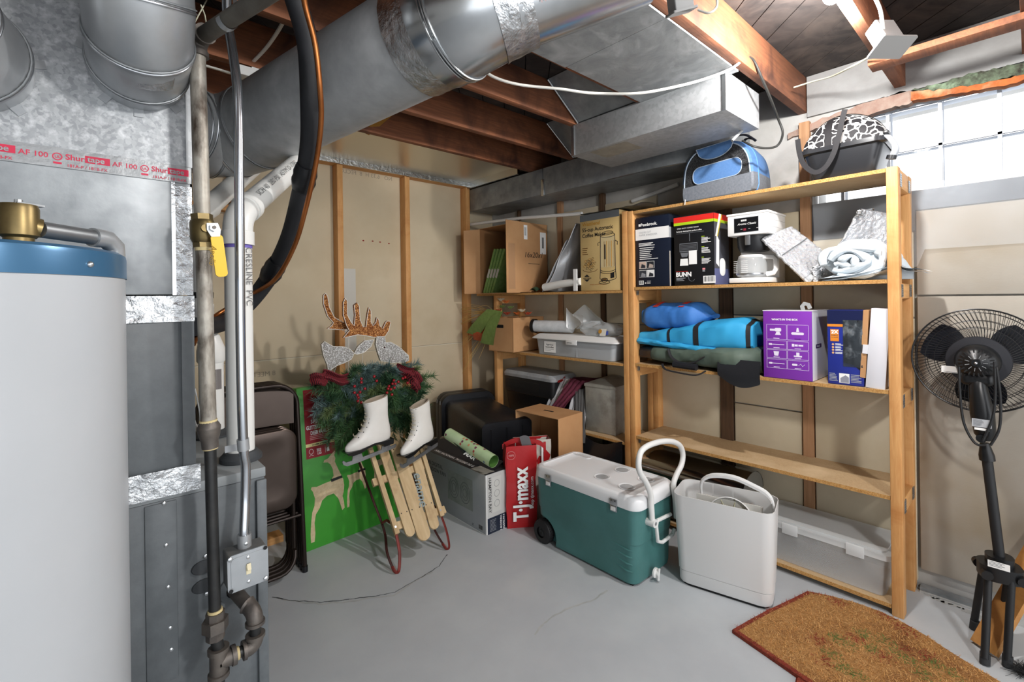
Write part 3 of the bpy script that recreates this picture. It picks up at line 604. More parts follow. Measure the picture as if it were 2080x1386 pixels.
# ---------------- water heater
wh = thing('water_heater', 'tall white cylindrical water heater with a blue cap in the left foreground', 'water heater', (-.178, 1.205, 0))
wm = M('heater_white', 'abaeb1', 0.3, 0, 'b1b4b7', 2); blue = M('heater_blue', '3f6a8c', 0.28, 0.3)
mm = T(-.178, 1.205, 0); rr_ = .24
b = MB(); b.lathe([(rr_, .03), (rr_, 1.462)], wm, mm, 72); b.lathe([(.0005, .03), (rr_, .03)], wm, mm, 72); b.build('jacket', wh)
b = MB(); b.lathe([(rr_ + .002, 1.447), (rr_ + .002, 1.482), (rr_ + .0005, 1.490), (rr_ - .006, 1.495), (.0005, 1.497)], blue, mm, 72); 
b.build('cap', wh)
b = MB(); p = V((-.178, 1.205, 1.466)); dr = V((sin(.34), -cos(.34), 0)); 
q = at_d(183, 525, 0.8); ang = None
for k in range(400):
    a = -pi + k * 2 * pi / 400; c = V((-.178 + (rr_ + .002) * cos(a), 1.205 + (rr_ + .002) * sin(a), 1.466)); rr = ray(183, 525); e_ = ((c - EYE).normalized() - rr.normalized()).length
    if a < 0 and (ang is None or e_ < ang[0]): ang = (e_, a, c)
b.sph(ang[2], .0055, screw, 6); b.build('screw', wh)
b = MB(); bv = at_d(38, 450, .74); vm = Matrix.Translation((bv.x, bv.y, 1.497))
hz = bv.z - 1.497
b.lathe([(.018, 0), (.018, .008), (.024, .012), (.024, hz + .02), (.022, hz + .026), (.0005, hz + .026)], brass, vm, 24)
pe = at_d(80, 466, .76); b.tube([V((bv.x, bv.y, bv.z - .004)), pe], [.016, .017], brass, 18); b.build('relief_valve', wh)
b = MB(); b.box(-.004, .03, -.006, .006, hz + .027, hz + .030, galv_r, vm @ RZ(.5)); b.tube([vm @ V((0, 0, hz + .026)), vm @ V((0, 0, hz + .034))], .005, screw, 8); b.build('test_lever', wh)
b = MB(); p2 = at_d(200, 484, .86); p3 = p2 + (p2 - pe).normalized() * .02; b.tube([pe, p2], .0135, M('galv_nipple', '9fa2a4', .35, .8, '8b8e90', 9), 20)
b.tube([p2 - (p2 - pe).normalized() * .012, p2, p2 + (p2 - pe).normalized() * .016, p3 + V((.008, .01, -.012)), p3 + V((.009, .012, -.03))], [.017, .017, .0165, .0165, .016], galv_r, 18); b.build('discharge_pipe', wh)
# ================================================================== overhead ducts, wiring, lamp
duct_g = M('duct_weathered', '989a9b', 0.5, 0.2, 'a8aaab', 22, st=(1, 1, 1), bump=0.04, bs=60, lo=.3, hi=.7, col3='b9bbbc', sc3=6)
duct_s = M('duct_shiny', 'c4c7c9', 0.22, 0.92, 'b3b6b8', 5, bump=0.05, bs=7)
rd_ = thing('round_duct', 'large round grey duct rising diagonally across the ceiling with foil taped joints', 'duct', (0.6, 1.8, 2.05))
c0, c1 = at_d(520, 262, 1.85), at_d(862, 78, 1.42); ax = (c1 - c0).normalized(); r0 = .156
c1b = c0 + ax * ((c1 - c0).length * .985)
b = MB(); b.cyl(c0, c1b, r0, duct_g, 48, caps=False)
b.tube([c0 + ax * .1 + V((0, 0, 0)), c0 + ax * .101], r0 + .0015, galv_dark, 48, caps=False)
b.build('main_run', rd_)
b = MB(); pa = [V((.205, 2.05, 2.045)), V((.26, 2.09, 2.045))] + arc_path((.28, 2.10, 2.05), (.43, 2.26, 2.045), c0 + ax * .01, 3)
elbow_gores(b, pa, r0 + .002, duct_g, (1, 2, 3, 4, 5), 40); b.build('elbow', rd_)
b = MB(); q0 = c1 - ax * .03
def crumpled_tube(mb, a, c, r, mat, amp=.003, n=56, m_=8, f=22, seed=0, r2=None):
    a, c = V(a), V(c); t = (c - a).normalized(); u = t.orthogonal().normalized(); w_ = t.cross(u)
    def fn(p, q):
        an = -2 * pi * p; pt = a.lerp(c, q); k = lerp(r, r2 or r, q); dd = noise.noise(V((cos(an) * 3, sin(an) * 3, q * 3 + seed)) * f / 8) * amp + amp
        return pt + (u * cos(an) + w_ * sin(an)) * (k + dd)
    mb.grid(fn, n, m_, mat)
crumpled_tube(b, q0, q0 + ax * .085, r0 + .001, foil, .0028, f=60); b.build('foil_tape', rd_)
r1 = r0 + .008
e0 = q0 + ax * .085; s0, s1 = at_d(1026, 2, 1.33), at_d(1292, -90, 1.38); sx = (s1 - s0).normalized()
b = MB(); pm_ = e0 + ax * .055; pe_ = s0 + sx * .03
b.tube([e0, e0 + ax * .01, pm_, pm_.lerp(pe_, .5), pe_], [r1, r1, r1, .152, .1375], duct_s, 48, caps=False)
rg = [pm_ + (ax.orthogonal().normalized() * cos(2 * pi * k / 48) + ax.cross(ax.orthogonal().normalized()) * sin(2 * pi * k / 48)) * (r1 + .001) for k in range(49)]
for o_ in (0, .009, .016): b.tube([q + ax * o_ for q in rg], .003, duct_s, 6, caps=False)
t_ = (ax + sx).normalized()
b.build('adjustable_collar', rd_)
b = MB(); crumpled_tube(b, pm_.lerp(pe_, .62), s0 + sx * .06, .148, foil, .004, f=60, seed=4, r2=.138); b.build('foil_tape', rd_)
b = MB(); b.cyl(s0 - sx * .01, s1, .136, duct_s, 48, caps=True)
up_ = (EYE - s0); up_ = (up_ - sx * up_.dot(sx)).normalized(); up2 = (up_ * cos(.5) + sx.cross(up_) * sin(.5)).normalized()
mw = frame(s0 + sx * .03 + up_ * .1365, sx, up_.cross(sx)); 
b.text('HCP DIA14 2020', .022, M('pink_print', 'b08a86', .7), mw @ T(.02, -.03, 0), z=.003)
b.build('shiny_run', rd_)
# sheet metal panning between joists, along Y .86 - 1.31
pan = thing('joist_panning', 'galvanised sheet metal panel nailed under two joists above the long duct box', 'duct', (1.7, 1.08, 2.38))
pan_m = M('panning_dusty', '8f9395', .55, .2, 'a5a9ab', 7, bump=.06, bs=40, col3='bcbfc1', sc3=5, dist=1.5)
b = MB(); b.box(1.535, 2.14, .86, 1.325, 2.381, 2.3885, pan_m); b.build('panel', pan)
b = MB(); b.box(1.05, 1.53, .86, 1.33, 2.379, 2.3875, pan_m); b.build('panel', pan)
b = MB(); b.box(1.14, 1.18, .55, .865, 2.30, 2.3885, duct_s); b.build('end_strip', pan)
# long box hung below the joists
bx = thing('duct_box', 'long bright rectangular duct box hanging under the joists above the blue pet bag', 'duct', (2.28, 1.34, 2.215))
b = MB(); b.box(2.10, 2.48, .90, 1.783, 2.217, 2.392, galv, bev=.002)
b.box(2.098, 2.103, .90, .915, 2.217, 2.392, duct_s); b.box(2.096, 2.103, 1.765, 1.785, 2.217, 2.392, duct_s)
b.build('box', bx)
b = MB(); pm2 = frame((2.2, 1.55, 2.2165), (0, -1, 0), (-1, 0, 0)); crumple_pts = rrect(.24, .16, .01); b.prism(crumple_pts, 0, .0012, M('old_paper_tape', 'a59f92', .6, .2, '8f8a7d', 12, bump=.2, bs=20), pm2); b.build('tape_patch', bx)
# sloping take-off sheets in the joist bays
b = MB(); X_a = 2.10
b.add([(X_a + .005, 1.352, 2.40), (X_a + .005, 1.748, 2.40), (1.86, 1.748, 2.575), (1.86, 1.352, 2.575), (X_a + .02, 1.352, 2.40), (X_a + .02, 1.748, 2.40), (1.875, 1.748, 2.575), (1.875, 1.352, 2.575)],
      [(0, 1, 2, 3), (7, 6, 5, 4), (0, 4, 5, 1), (1, 5, 6, 2), (2, 6, 7, 3), (3, 7, 4, 0)], galv_dark)
b.tube([(X_a, 1.735, 2.395), (1.855, 1.735, 2.57)], .006, duct_s, 6); b.build('sloping_takeoff', bx)
# trunk duct along the right wall
tr_ = thing('trunk_duct', 'dark rectangular trunk duct along the right wall below the joists', 'duct', (2.77, 2.3, 2.19))
b = MB(); b.box(2.60, 2.935, 2.505, 3.415, 2.19, 2.385, galv_dark, bev=.002); b.build('duct_section', tr_)
b = MB(); 
pf = [(2.935, 2.495), (2.60, 2.495), (2.60, 1.55), (2.615, 1.40), (2.66, 1.27), (2.74, 1.18), (2.85, 1.13), (2.935, 1.12)]
b.prism(pf, 2.182, 2.385, galv_dark)
b.tube([(2.60, 1.9, 2.182), (2.60, 1.55, 2.182), (2.615, 1.40, 2.182), (2.66, 1.27, 2.182), (2.74, 1.18, 2.182)], .003, duct_s, 6); b.build('duct_section', tr_)
b = MB(); b.box(2.592, 2.61, 2.485, 2.512, 2.175, 2.30, duct_s, bev=.002); b.build('drive_cleat', tr_)
b = MB(); b.add([(2.585, 1.795, 2.392), (2.585, 2.19, 2.392), (2.32, 2.19, 2.575), (2.32, 1.795, 2.575), (2.60, 1.795, 2.392), (2.60, 2.19, 2.392), (2.335, 2.19, 2.575), (2.335, 1.795, 2.575)],
      [(0, 1, 2, 3), (7, 6, 5, 4), (0, 4, 5, 1), (1, 5, 6, 2), (2, 6, 7, 3), (3, 7, 4, 0)], galv_dark)
b.tube([(2.58, 2.18, 2.392), (2.315, 2.18, 2.57)], .005, duct_s, 6); b.build('sloping_takeoff', tr_)
# brace between joists by the last bay
b = MB(); pa, pb = on_z(745, 262, 2.42), on_z(785, 228, 2.5); m = frame(pa, pb - pa, (0, 0, 1)); b.box(-.02, .22, -.02, .02, -.03, .03, M('yellow_wood', 'a5772e', .7, 0, '8c6224', 6), m); one(b, 'wooden_brace', 'yellowish wooden brace wedged between joists beyond the big round duct', 'wood')
# white plastic duct register and bracket at the wall behind the elbow
b = MB(); q = at_d(470, 158, 2.32); b.lathe([(.15, 0), (.15, .035), (.13, .05), (.0005, .05)], white_pl, frame(q, (1, 0, 0), (0, 1, -.15)) , 36)
one(b, 'round_vent', 'round white plastic vent cap at the ceiling behind the round duct elbow', 'vent')
b = MB(); q = on_y(520, 155, 2.216); b.box(-.07, .07, -.03, .03, -.02, .02, white_pl, T(*q), bev=.004); b.box(-.02, .02, -.018, .018, .02, 2.3895 - q.z, white_pl, T(*q)); one(b, 'white_bracket', 'small white plastic bracket on the joist beside the round duct', 'bracket')
# ---- cables
def cable(name, pts, r, mat, label, n=8, fl=None):
    bb = MB(); bb.tube(spline([at_d(x, y, d) for x, y, d in pts], n), r, mat, 8, flat=fl); return one(bb, name, label, 'cable')
cab_w = M('cable_white', 'd9d7cf', .45); cab_y = M('cable_cream', 'c9c6ae', .5); cab_b = M('cable_black', '2a2a28', .5)
cable('white_cable', [(560, -20, 1.9), (640, 20, 1.9)], .004, cab_w, 'short white cable over the left joists') if False else None
cable('white_cable', [(400, 128, 1.95), (440, 140, 2.0), (490, 152, 2.05), (512, 128, 2.0), (545, 92, 1.9), (575, 45, 1.75), (580, 20, 1.7)], .008, cab_w, 'white cable drooping from the joists beside the steel conduit', fl=.6)
cable('white_cable', [(968, 128, 1.75), (1000, 155, 1.78), (1055, 172, 1.82), (1140, 181, 1.86), (1180, 187, 1.88), (1220, 190, 1.9), (1290, 190, 1.88), (1350, 181, 1.9), (1420, 164, 1.95), (1480, 142, 2.0), (1505, 125, 2.02)], .0055, cab_w, 'long white cable sagging in front of the sheet metal panel')
cable('white_cable', [(720, -5, 1.9), (745, 12, 1.9), (775, 38, 1.9), (800, 60, 1.95)], .004, cab_w, 'thin knotted white cable near the top above the round duct')
cable('power_cable', [(1495, 135, 2.05), (1512, 118, 2.05), (1530, 122, 2.08), (1548, 160, 2.12), (1565, 200, 2.2), (1580, 240, 2.3), (1590, 270, 2.32), (1580, 295, 2.35), (1558, 301, 2.35), (1530, 297, 2.35), (1508, 286, 2.4)], .0055, cab_b, 'dark cord looping down beside the big joist to the blue bag')
cable('cream_cable', [(1612, 178, 2.35), (1650, 166, 2.3), (1690, 155, 2.2), (1725, 138, 2.05), (1755, 122, 1.98), (1778, 110, 1.9)], .006, cab_y, 'cream flat cable running to the nailer board', fl=.6)
b = MB(); b.tube([on_x(1284, 409, 2.91), on_x(1330, 393, 2.91), on_x(1378, 374, 2.91)], .014, white_pl, 8); one(b, 'wall_conduit', 'short white tube fixed along the wall above the shredder box', 'tube')
b = MB(); b.tube([on_x(950, 457, 2.62), on_x(1060, 443, 2.62), on_x(1182, 434, 2.62)], .013, white_pl, 8); one(b, 'white_tube', 'white plastic tube lying over the boxes of the left shelf', 'tube')
b = MB(); b.tube([at_d(408, 10, 1.5), at_d(416, 30, 1.5), at_d(420, 52, 1.5)], .002, cab_y, 6); b.tube([at_d(385, 65, 1.5), at_d(420, 0, 1.6)], .002, cab_y, 6); one(b, 'loose_wire', 'loose thin wires hanging behind the perforated strap', 'wire')
# ---- pull-chain lamp holders
def lamp_holder(loc, lab):
    t = thing('ceiling_lamp', lab, 'lamp', loc)
    bb = MB(); bb.lathe([(.055, .13), (.055, .115), (.03, .09), (.022, .06), (.0005, .06)], white_pl, T(*loc), 24); bb.build('lamp_holder', t)
    bb = MB(); bb.sph(V(loc) + V((0, 0, .025)), .03, M('bulb_glow', 'ffffff', .5, emit='ffffff', es=12), 10, sq=(1, 1, 1.2)); bb.build('bulb', t)
lamp_holder(BULB + V((0, 0, .01)), 'bare glowing bulb in a white holder between the right ceiling joists')
lamp_holder(FILL_BULB, 'added fill bulb behind the viewer, out of view')
# ---- junction boxes
box_pl = M('outlet_box_plastic', '8e8e8d', .6)
j1 = thing('junction_box', 'white electrical outlet box hanging from the joist near the window', 'electrical box', at_d(1812, 100, 1.62))
q = at_d(1812, 96, 1.62); m = frame(q, (.75, -.62, .0), V((-.33, -.33, -.88)).cross(V((.75, -.62, 0)))) 
b = MB(); b.prism(rrect(.12, .085, .006), -.004, .002, box_pl, m); b.text('GFI TEST', .012, grey_print, m @ RY(pi) @ T(-.03, 0, .003)); b.build('cover_plate', j1)
nz = (m.to_3x3() @ V((0, 0, 1))); sgn = 1 if nz.z > 0 else -1
b = MB(); b.prism(rrect(.07, .055, .006), .002 if sgn > 0 else -.11, .11 if sgn > 0 else -.002, box_pl, m); b.build('box', j1)
b = MB(); b.tube(spline([q + nz * sgn * .06 + V((-.03, -.0, .01)), at_d(1788, 20, 1.58), at_d(1772, -15, 1.5)], 6), .0055, cab_w, 8); b.build('cable_tail', j1)
j2 = thing('junction_box', 'white junction box on the side of the big joist at the top of the picture', 'electrical box', at_d(1395, 20, 1.42))
q = at_d(1384, 24, 1.34); m = frame(q, (.72, -.6, .25), (.62, .72, .3)); nz = m.to_3x3() @ V((0, 0, 1)); sgn = 1 if nz.z > 0 else -1
b = MB(); b.prism(rrect(.072, .060, .004), -.003, .003, box_pl, m); b.build('cover_plate', j2)
b = MB(); b.prism(rrect(.055, .05, .004), .003 if sgn > 0 else -.07, .07 if sgn > 0 else -.003, box_pl, m); b.build('box', j2)
b = MB(); b.tube(spline([at_d(1418, 20, 1.38), at_d(1440, 26, 1.36), at_d(1456, 12, 1.36), at_d(1454, -15, 1.36)], 6), .0035, cab_w, 8); b.build('cable_tail', j2)
# ================================================================== shelving along the right wall
XF, XB = 2.584, 2.925
ZR = (1.942, 1.459, 0.976, 0.516, 0.045)
mend = M('mending_plate', 'a9acae', .4, .8, '85888a', 60, kind='voronoi')
def shelf_unit(label, yl, yr, zs, rails, top_z, yr_board=None, deep=None):
    t = thing('shelving_unit', label, 'shelf', (XF + .17, (yl + yr) / 2, 0), group='pine shelving units along the right wall')
    for (xa, xb) in ((XF, XF + .064), (XB - .064, XB)):
        for (ya, yb) in ((yl - .039, yl), (yr, yr + .041)):
            bb = MB(); bb.box(xa, xb, ya, yb, 0, top_z if ya < 3 else 1.423, pine_z, bev=.003); bb.build('post', t)
    for k, z in enumerate(zs):
        y0, y1 = yr + .041, yl - .039
        if deep and deep[k]: y0, y1 = deep[k]
        bb = MB(); x0 = XF + .004; x1 = XB - .002
        bb.box(x0 + .001, x1, y0 + .001, y1 - .001, z - .017, z, chip)
        bb.box(x0, x0 + .0012, y0 + .001, y1 - .001, z - .017, z, chip_edge); bb.build('shelf_board', t)
        for (ya, yb) in ((yl - .038, yl - .001), (yr + .002, yr + .04)):
            if z < .1: continue
            bb = MB(); bb.box(XF + .065, XB - .065, ya, yb, z - .085 if z < top_z - .05 else z - .08, z - .018 if z < top_z - .05 else z - .001, pine_x, bev=.002); bb.build('cross_rail', t)
    yy = yr - .0015
    for z in rails:
        for xa in (XF + .045, XB - .085):
            bb = MB(); bb.box(xa, xa + .04, yy, yr + .001, z - .078, z - .022, mend)
            for i in range(4):
                for j in range(5): bb.disc(.0022, black_mt, frame((xa + .007 + i * .009, yy - .0004, z - .071 + j * .0105), (1, 0, 0), (0, 0, 1)), 6)
            bb.build('mending_plate', t)
    return t
su = shelf_unit('tall pine shelving unit with particle board shelves, right one of the two', 1.741, .384, ZR, (1.942, 1.459, .976, .516), 1.945)
b = MB(); b.box(XF + .05, XF + .062, .425, 1.70, .028, .0275, pine_y)
for z in (1.459, .976, .516):
    b = MB(); b.box(XF + .03, XF + .05, 1.695, 1.701, z - .05, z - .022, mend); b.build('mending_plate', su)
su2 = shelf_unit('pine shelving unit beside the stud wall, left one of the two', 3.085, 1.743, (1.441, .965, .455), (), 1.95, deep=((1.787, 3.32), (1.787, 3.10), None))

def carton(name, label, cat, p0, p1, depth, h, mat, side=None, top=None, bev=.002, group=None, as_thing=True, lean=0.0, topmat=None):
    p0, p1 = V(p0), V(p1); w_ = (p1 - p0).length
    m = frame(p0, p1 - p0, (0, 0, 1)) @ RX(lean)
    t = thing(name, label, cat, (p0 + p1) / 2, group=group)
    bb = MB(); bb.box(0, w_, 0, h, -depth, 0, mat, m, bev=bev)
    ms = m @ T(w_, 0, 0) @ RY(pi / 2)
    if side: bb.rect(.001, .001, depth - .001, h - .001, side, ms, .0006)
    if top: bb.rect(.001, -depth + .001, w_ - .001, -.001, top, m @ T(0, h, 0) @ RX(-pi / 2) @ Matrix.Diagonal((1, -1, -1, 1)), .0)
    return t, bb, m, ms, w_
navy = M('shredder_navy', '121a2b', .4); blk_print = M('print_black', '16171a', .35); red = M('print_red', 'cf2a24', .45); lime = M('print_lime', 'a8c822', .45)
grey_l = M('print_grey', 'a3a6aa', .6); grey_m = M('print_midgrey', '6a6d72', .6); worn = M('worn_card_edge', 'b9b2a6', .8)
# paper shredder box
t, b, m, ms, w_ = carton('shredder_box', 'black and white paper shredder box at the left end of the second shelf', 'box', (2.602, 1.692, 1.461), (2.602, 1.462, 1.461), .17, .432, navy, side=M('navy_side', '1c2230', .4))
b.rect(-.0008, .292, w_ + .0006, .362, white_ink, m, .001); b.rect(.0, .292, .17, .355, grey_l, ms, .001)
b.rect(.022, .378, .036, .394, white_ink, m); b.text('Pembrook.', .026, white_ink, m @ T(.037, .378, 0), bold=.03)
b.text('CROSS CUT', .016, grey_l, m @ T(.025, .333, 0), z=.0016); b.text('PAPER SHREDDER', .016, grey_l, m @ T(.025, .316, 0), z=.0016)
b.lines(.022, .272, .135, 3, .0075, .004, white_ink, m); b.lines(.027, .243, .135, 7, .0115, .004, white_ink, m, rnd=.6)
for (x, y, c1_, c2_) in ((.022, .112, 'c9b1a3', '2c2f38'), (.077, .112, '22252c', 'b3a49b'), (.022, .058, '33363e', '8d9096'), (.077, .058, 'e8e8e8', '24272e')):
    b.rect(x, y, x + .052, y + .045, white_ink, m); b.rect(x + .002, y + .002, x + .05, y + .043, M('ph' + c1_, c1_, .6), m, .001); b.poly([(x + .012, y + .004), (x + .045, y + .004), (x + .045, y + .02), (x + .02, y + .03)], M('ph' + c2_, c2_, .6), m, .0014)
b.bars(.02, .012, .034, .026, 11, ink, white_ink, m); b.text('o', .018, white_ink, m @ T(.062, .018, 0), bold=.03); b.lines(.077, .034, .03, 3, .007, .002, white_ink, m)
b.rect(.0, .0, .012, .21, worn, ms, .0012); b.build('carton', t)
b = MB(); b.grid(lambda u, v: m @ V((lerp(-.002, w_ + .002, u), .434 + .004 * noise.noise(V((u * 9, v * 5, 0))) + .003, lerp(-.165, .004, v))), 12, 6, M('clear_wrap', 'c8ccd2', .15, .1, alpha=.6)); b.build('tape', t)
# coffee brewer box
t, b, m, ms, w_ = carton('coffee_brewer_box', 'black coffee brewer box with a red and lime stripe on the second shelf', 'box', (2.602, 1.430, 1.461), (2.602, 1.190, 1.461), .19, .402, blk_print, side=M('brewer_side', '4a4b52', .4))
for mm_, ww in ((m, w_), (ms, .19)): b.rect(0, .368, ww, .4, red, mm_, .001); b.rect(0, .352, ww, .368, lime, mm_, .001)
b.text('SPEED BREW COFFEE MAKER', .0095, white_ink, m @ T(.02, .33, 0), sp=1.1); b.text('Perfectly designed for perfect coffee', .0105, white_ink, m @ T(.016, .312, 0), bold=.02); b.lines(.016, .305, .2, 1, .01, .002, grey_m, m)
b.rect(.035, .195, .145, .245, grey_m, m, .0007); b.rect(.038, .2, .142, .241, M('brew_dk', '2c2d30', .4), m, .001)
for i in range(4): b.rect(.042, .207 + i * .008, .138, .209 + i * .008, grey_m, m, .0014)
b.poly([(.04, .19), (.09, .19), (.082, .165), (.048, .165)], grey_m, m, .001); b.poly([(.04, .155), (.085, .155), (.088, .115), (.036, .115)], white_ink, m, .001); b.rect(.092, .12, .14, .2, white_ink, m, .001)
b.rect(.096, .255, .1, .3, grey_m, m, .001)
for i, yy in enumerate((.268, .21, .15)):
    b.lines(.168, yy + .008, .02, 1, .01, .003, lime, m); b.lines(.168, yy, .055, 5, .0065, .003, white_ink, m)
b.text('BUNN', .034, white_ink, m @ T(.01, .052, 0), bold=.05); b.rect(.01, .08, .085, .0825, red, m, .001); b.lines(.012, .044, .06, 3, .007, .003, grey_l, m); b.rect(.172, .085, .188, .095, M('flag_pink', 'd98a8f', .5), m, .001); b.lines(.172, .083, .02, 2, .005, .003, grey_l, m)
b.tube([m @ V(p) for p in ((.085, .06, .002), (.092, .03, .002), (.105, .022, .002), (.118, .024, .002), (.125, .034, .002))], .0012, grey_m, 5)
b.bars(.176, .008, .07, .042, 14, ink, white_ink, m)
b.prism([(.02, .12), (.055, .1), (.06, .25), (.03, .28)], .001, .002, white_ink, ms); b.prism(rrect(.07, .1, .03, cx=.1, cy=.1), .001, .0022, white_ink, ms); b.rect(0, 0, .19, .09, M('slate_blue', '5a5f86', .5), ms, .0009)
b.poly([(.01, .27), (.06, .40), (.09, .40), (.03, .27)], M('price_tag', 'f0ece4', .6), ms, .003); b.poly([(.032, .27), (.092, .40), (.1, .40), (.04, .27)], M('tag_yel', 'd8c422', .6), ms, .003)
b.build('carton', t)
# white drip coffee maker
t = thing('coffee_maker', 'white drip coffee maker with a black control panel and clear carafe', 'coffee maker', (2.74, 1.03, 1.461)); wh_ = M('maker_white', 'e9e8e6', .3)
ym, yn = 1.115, .915; xm = 2.612
b = MB(); b.box(xm, xm + .25, yn, ym, 1.465, 1.492, wh_, bev=.004); b.box(xm + .005, xm + .245, yn + .005, ym - .005, 1.461, 1.466, black_pl); b.build('base', t)
b = MB(); b.box(xm + .16, xm + .25, yn, ym, 1.49, 1.72, wh_, bev=.004); b.build('column', t)
b = MB(); b.box(xm - .005, xm + .25, yn - .004, ym + .003, 1.718, 1.828, wh_, bev=.006); b.box(xm - .009, xm + .253, yn - .008, ym + .007, 1.826, 1.838, wh_, bev=.004)
m = frame((xm - .0052, ym, 1.718), (0, -1, 0), (0, 0, 1)); ms = frame((xm, yn - .004, 1.718), (1, 0, 0), (0, 0, 1)); b.rect(.0, .038, .25, .0395, grey_l, ms); b.rect(0, .075, .25, .0765, grey_l, ms); b.build('head', t)
b = MB(); b.rect(.032, .014, .16, .095, grey_l, m); b.rect(.0345, .0165, .1575, .0925, M('panel_black', '0c0d10', .3), m, .001); b.text('MELITTA' if False else 'IIIIIIIII', .013, white_ink, m @ T(.07, .074, .001), bold=.02); b.text('Aroma Classic', .016, white_ink, m @ T(.052, .055, .001), shear=.35); b.rect(.082, .024, .096, .036, M('red_lamp', '7a2230', .4), m, .0016)
for k in range(3): b.rect(.068 + k * .04, .032, .078 + k * .04, .033, white_ink, m, .0016)
b.build('control_panel', t)
b = MB(); b.lathe([(.085, 1.718), (.082, 1.66), (.07, 1.635), (.0005, 1.635)], black_pl, T(xm + .09, (ym + yn) / 2, 0), 32); b.box(xm + .0, xm + .014, (ym + yn) / 2 - .012, (ym + yn) / 2 + .014, 1.665, 1.717, steel, bev=.002); b.build('filter_basket', t)
glass = M('clear_glass', 'f2f6f7', .04, 0, alpha=.28, spec=1.0); cc = T(xm + .075, (ym + yn) / 2 + .01, 0)
b = MB(); b.lathe([(.055, 1.496), (.072, 1.502), (.076, 1.52), (.075, 1.57), (.066, 1.60), (.062, 1.606)], glass, cc, 32); b.lathe([(.0772, 1.508), (.0775, 1.516)], steel, cc, 32)
mm_ = frame((xm - .002, (ym + yn) / 2 + .03, 1.52), (0, -1, 0), (0, 0, 1))
for k in range(7): b.rect(-.005, k * .01, .03, k * .01 + .0015, white_ink, mm_, .0025); b.rect(-.045, k * .01, -.025, k * .01 + .0015, white_ink, mm_, -.005)
car = b.build('carafe', t); b = MB(); b.lathe([(.0005, 1.618), (.055, 1.616), (.064, 1.608), (.064, 1.602)], wh_, cc, 28); b.build('lid', car)
b = MB(); b.tube([cc @ V(p) for p in ((0, -.06, 1.603), (0, -.11, 1.60), (0, -.122, 1.585), (0, -.122, 1.535), (0, -.11, 1.515), (0, -.075, 1.51))], .008, wh_, 8, flat=1.6); b.build('handle', car)

# bilinear soft sheet helper
def slab(mb, c, th, mat, nu=16, nv=16, amp=.004, f=10, bulge=0.0, seed=0):
    A, B, C_, D = [V(q) for q in c]
    def fn(u, v):
        p = A.lerp(B, u).lerp(D.lerp(C_, u), v); n = (B - A).cross(D - A).normalized()
        return p + n * (amp * noise.noise(V((u * f, v * f, seed))) + bulge * sin(pi * u) * sin(pi * v))
    mb.sheet(fn, nu, nv, th, mat)
    ed = [fn(i / nu, 0) for i in range(nu + 1)] + [fn(1, j / nv) for j in range(1, nv + 1)] + [fn(1 - i / nu, 1) for i in range(1, nu + 1)] + [fn(0, 1 - j / nv) for j in range(1, nv)]
    mb.tube(ed + [ed[0]], th / 2, mat, 6, caps=False)
bubble = M('silver_bubble', 'dfe2e6', .25, .8, 'c4c8cd', 60, bump=1.0, bs=90)
t = thing('insulated_mailer', 'padded silver mailer leaning on the white coffee maker', 'envelope', on_x(1645, 574, 2.66), group='padded silver mailers on the second shelf')
b = MB(); A = on_x(1549, 486, 2.64); B = on_x(1607, 463, 2.80); C_ = on_x(1681, 522, 2.80); D = on_x(1642, 574, 2.64)
slab(b, (A, B, C_, D), .018, bubble, nu=48, nv=48, amp=.007, f=14, bulge=.006); b.build('pouch', t)
b = MB(); mid = [A.lerp(D, .42), B.lerp(C_, .42)]; nn_ = (B - A).cross(D - A).normalized(); nn_ = nn_ if nn_.dot(EYE - A) > 0 else -nn_
b.tube([mid[0].lerp(mid[1], k / 8) + nn_ * .014 for k in range(9)], .002, grey_m, 5); b.build('seam', t)
b = MB(); slab(b, (on_x(1652, 545, 2.66), on_x(1682, 524, 2.80), on_x(1680, 548, 2.78), on_x(1655, 576, 2.67)), .012, M('mailer_white', 'c9ccd0', .5), amp=.012, f=9); b.build('gusset', t)
t = thing('insulated_mailer', 'tall silver mailer leaning to the right behind the white batting', 'envelope', on_x(1680, 570, 2.75), group='padded silver mailers on the second shelf')
b = MB(); A = on_x(1747, 426, 2.74); B = on_x(1812, 436, 2.86); C_ = on_x(1790, 556, 2.86); D = on_x(1664, 572, 2.72)
slab(b, (A, B, C_, D), .010, bubble, nu=48, nv=48, amp=.007, f=12); b.build('pouch', t)
b = MB(); slab(b, (on_x(1742, 428, 2.72), on_x(1776, 424, 2.80), on_x(1768, 440, 2.80), on_x(1738, 442, 2.72)), .004, foil, amp=.01, f=9); b.build('flap', t)
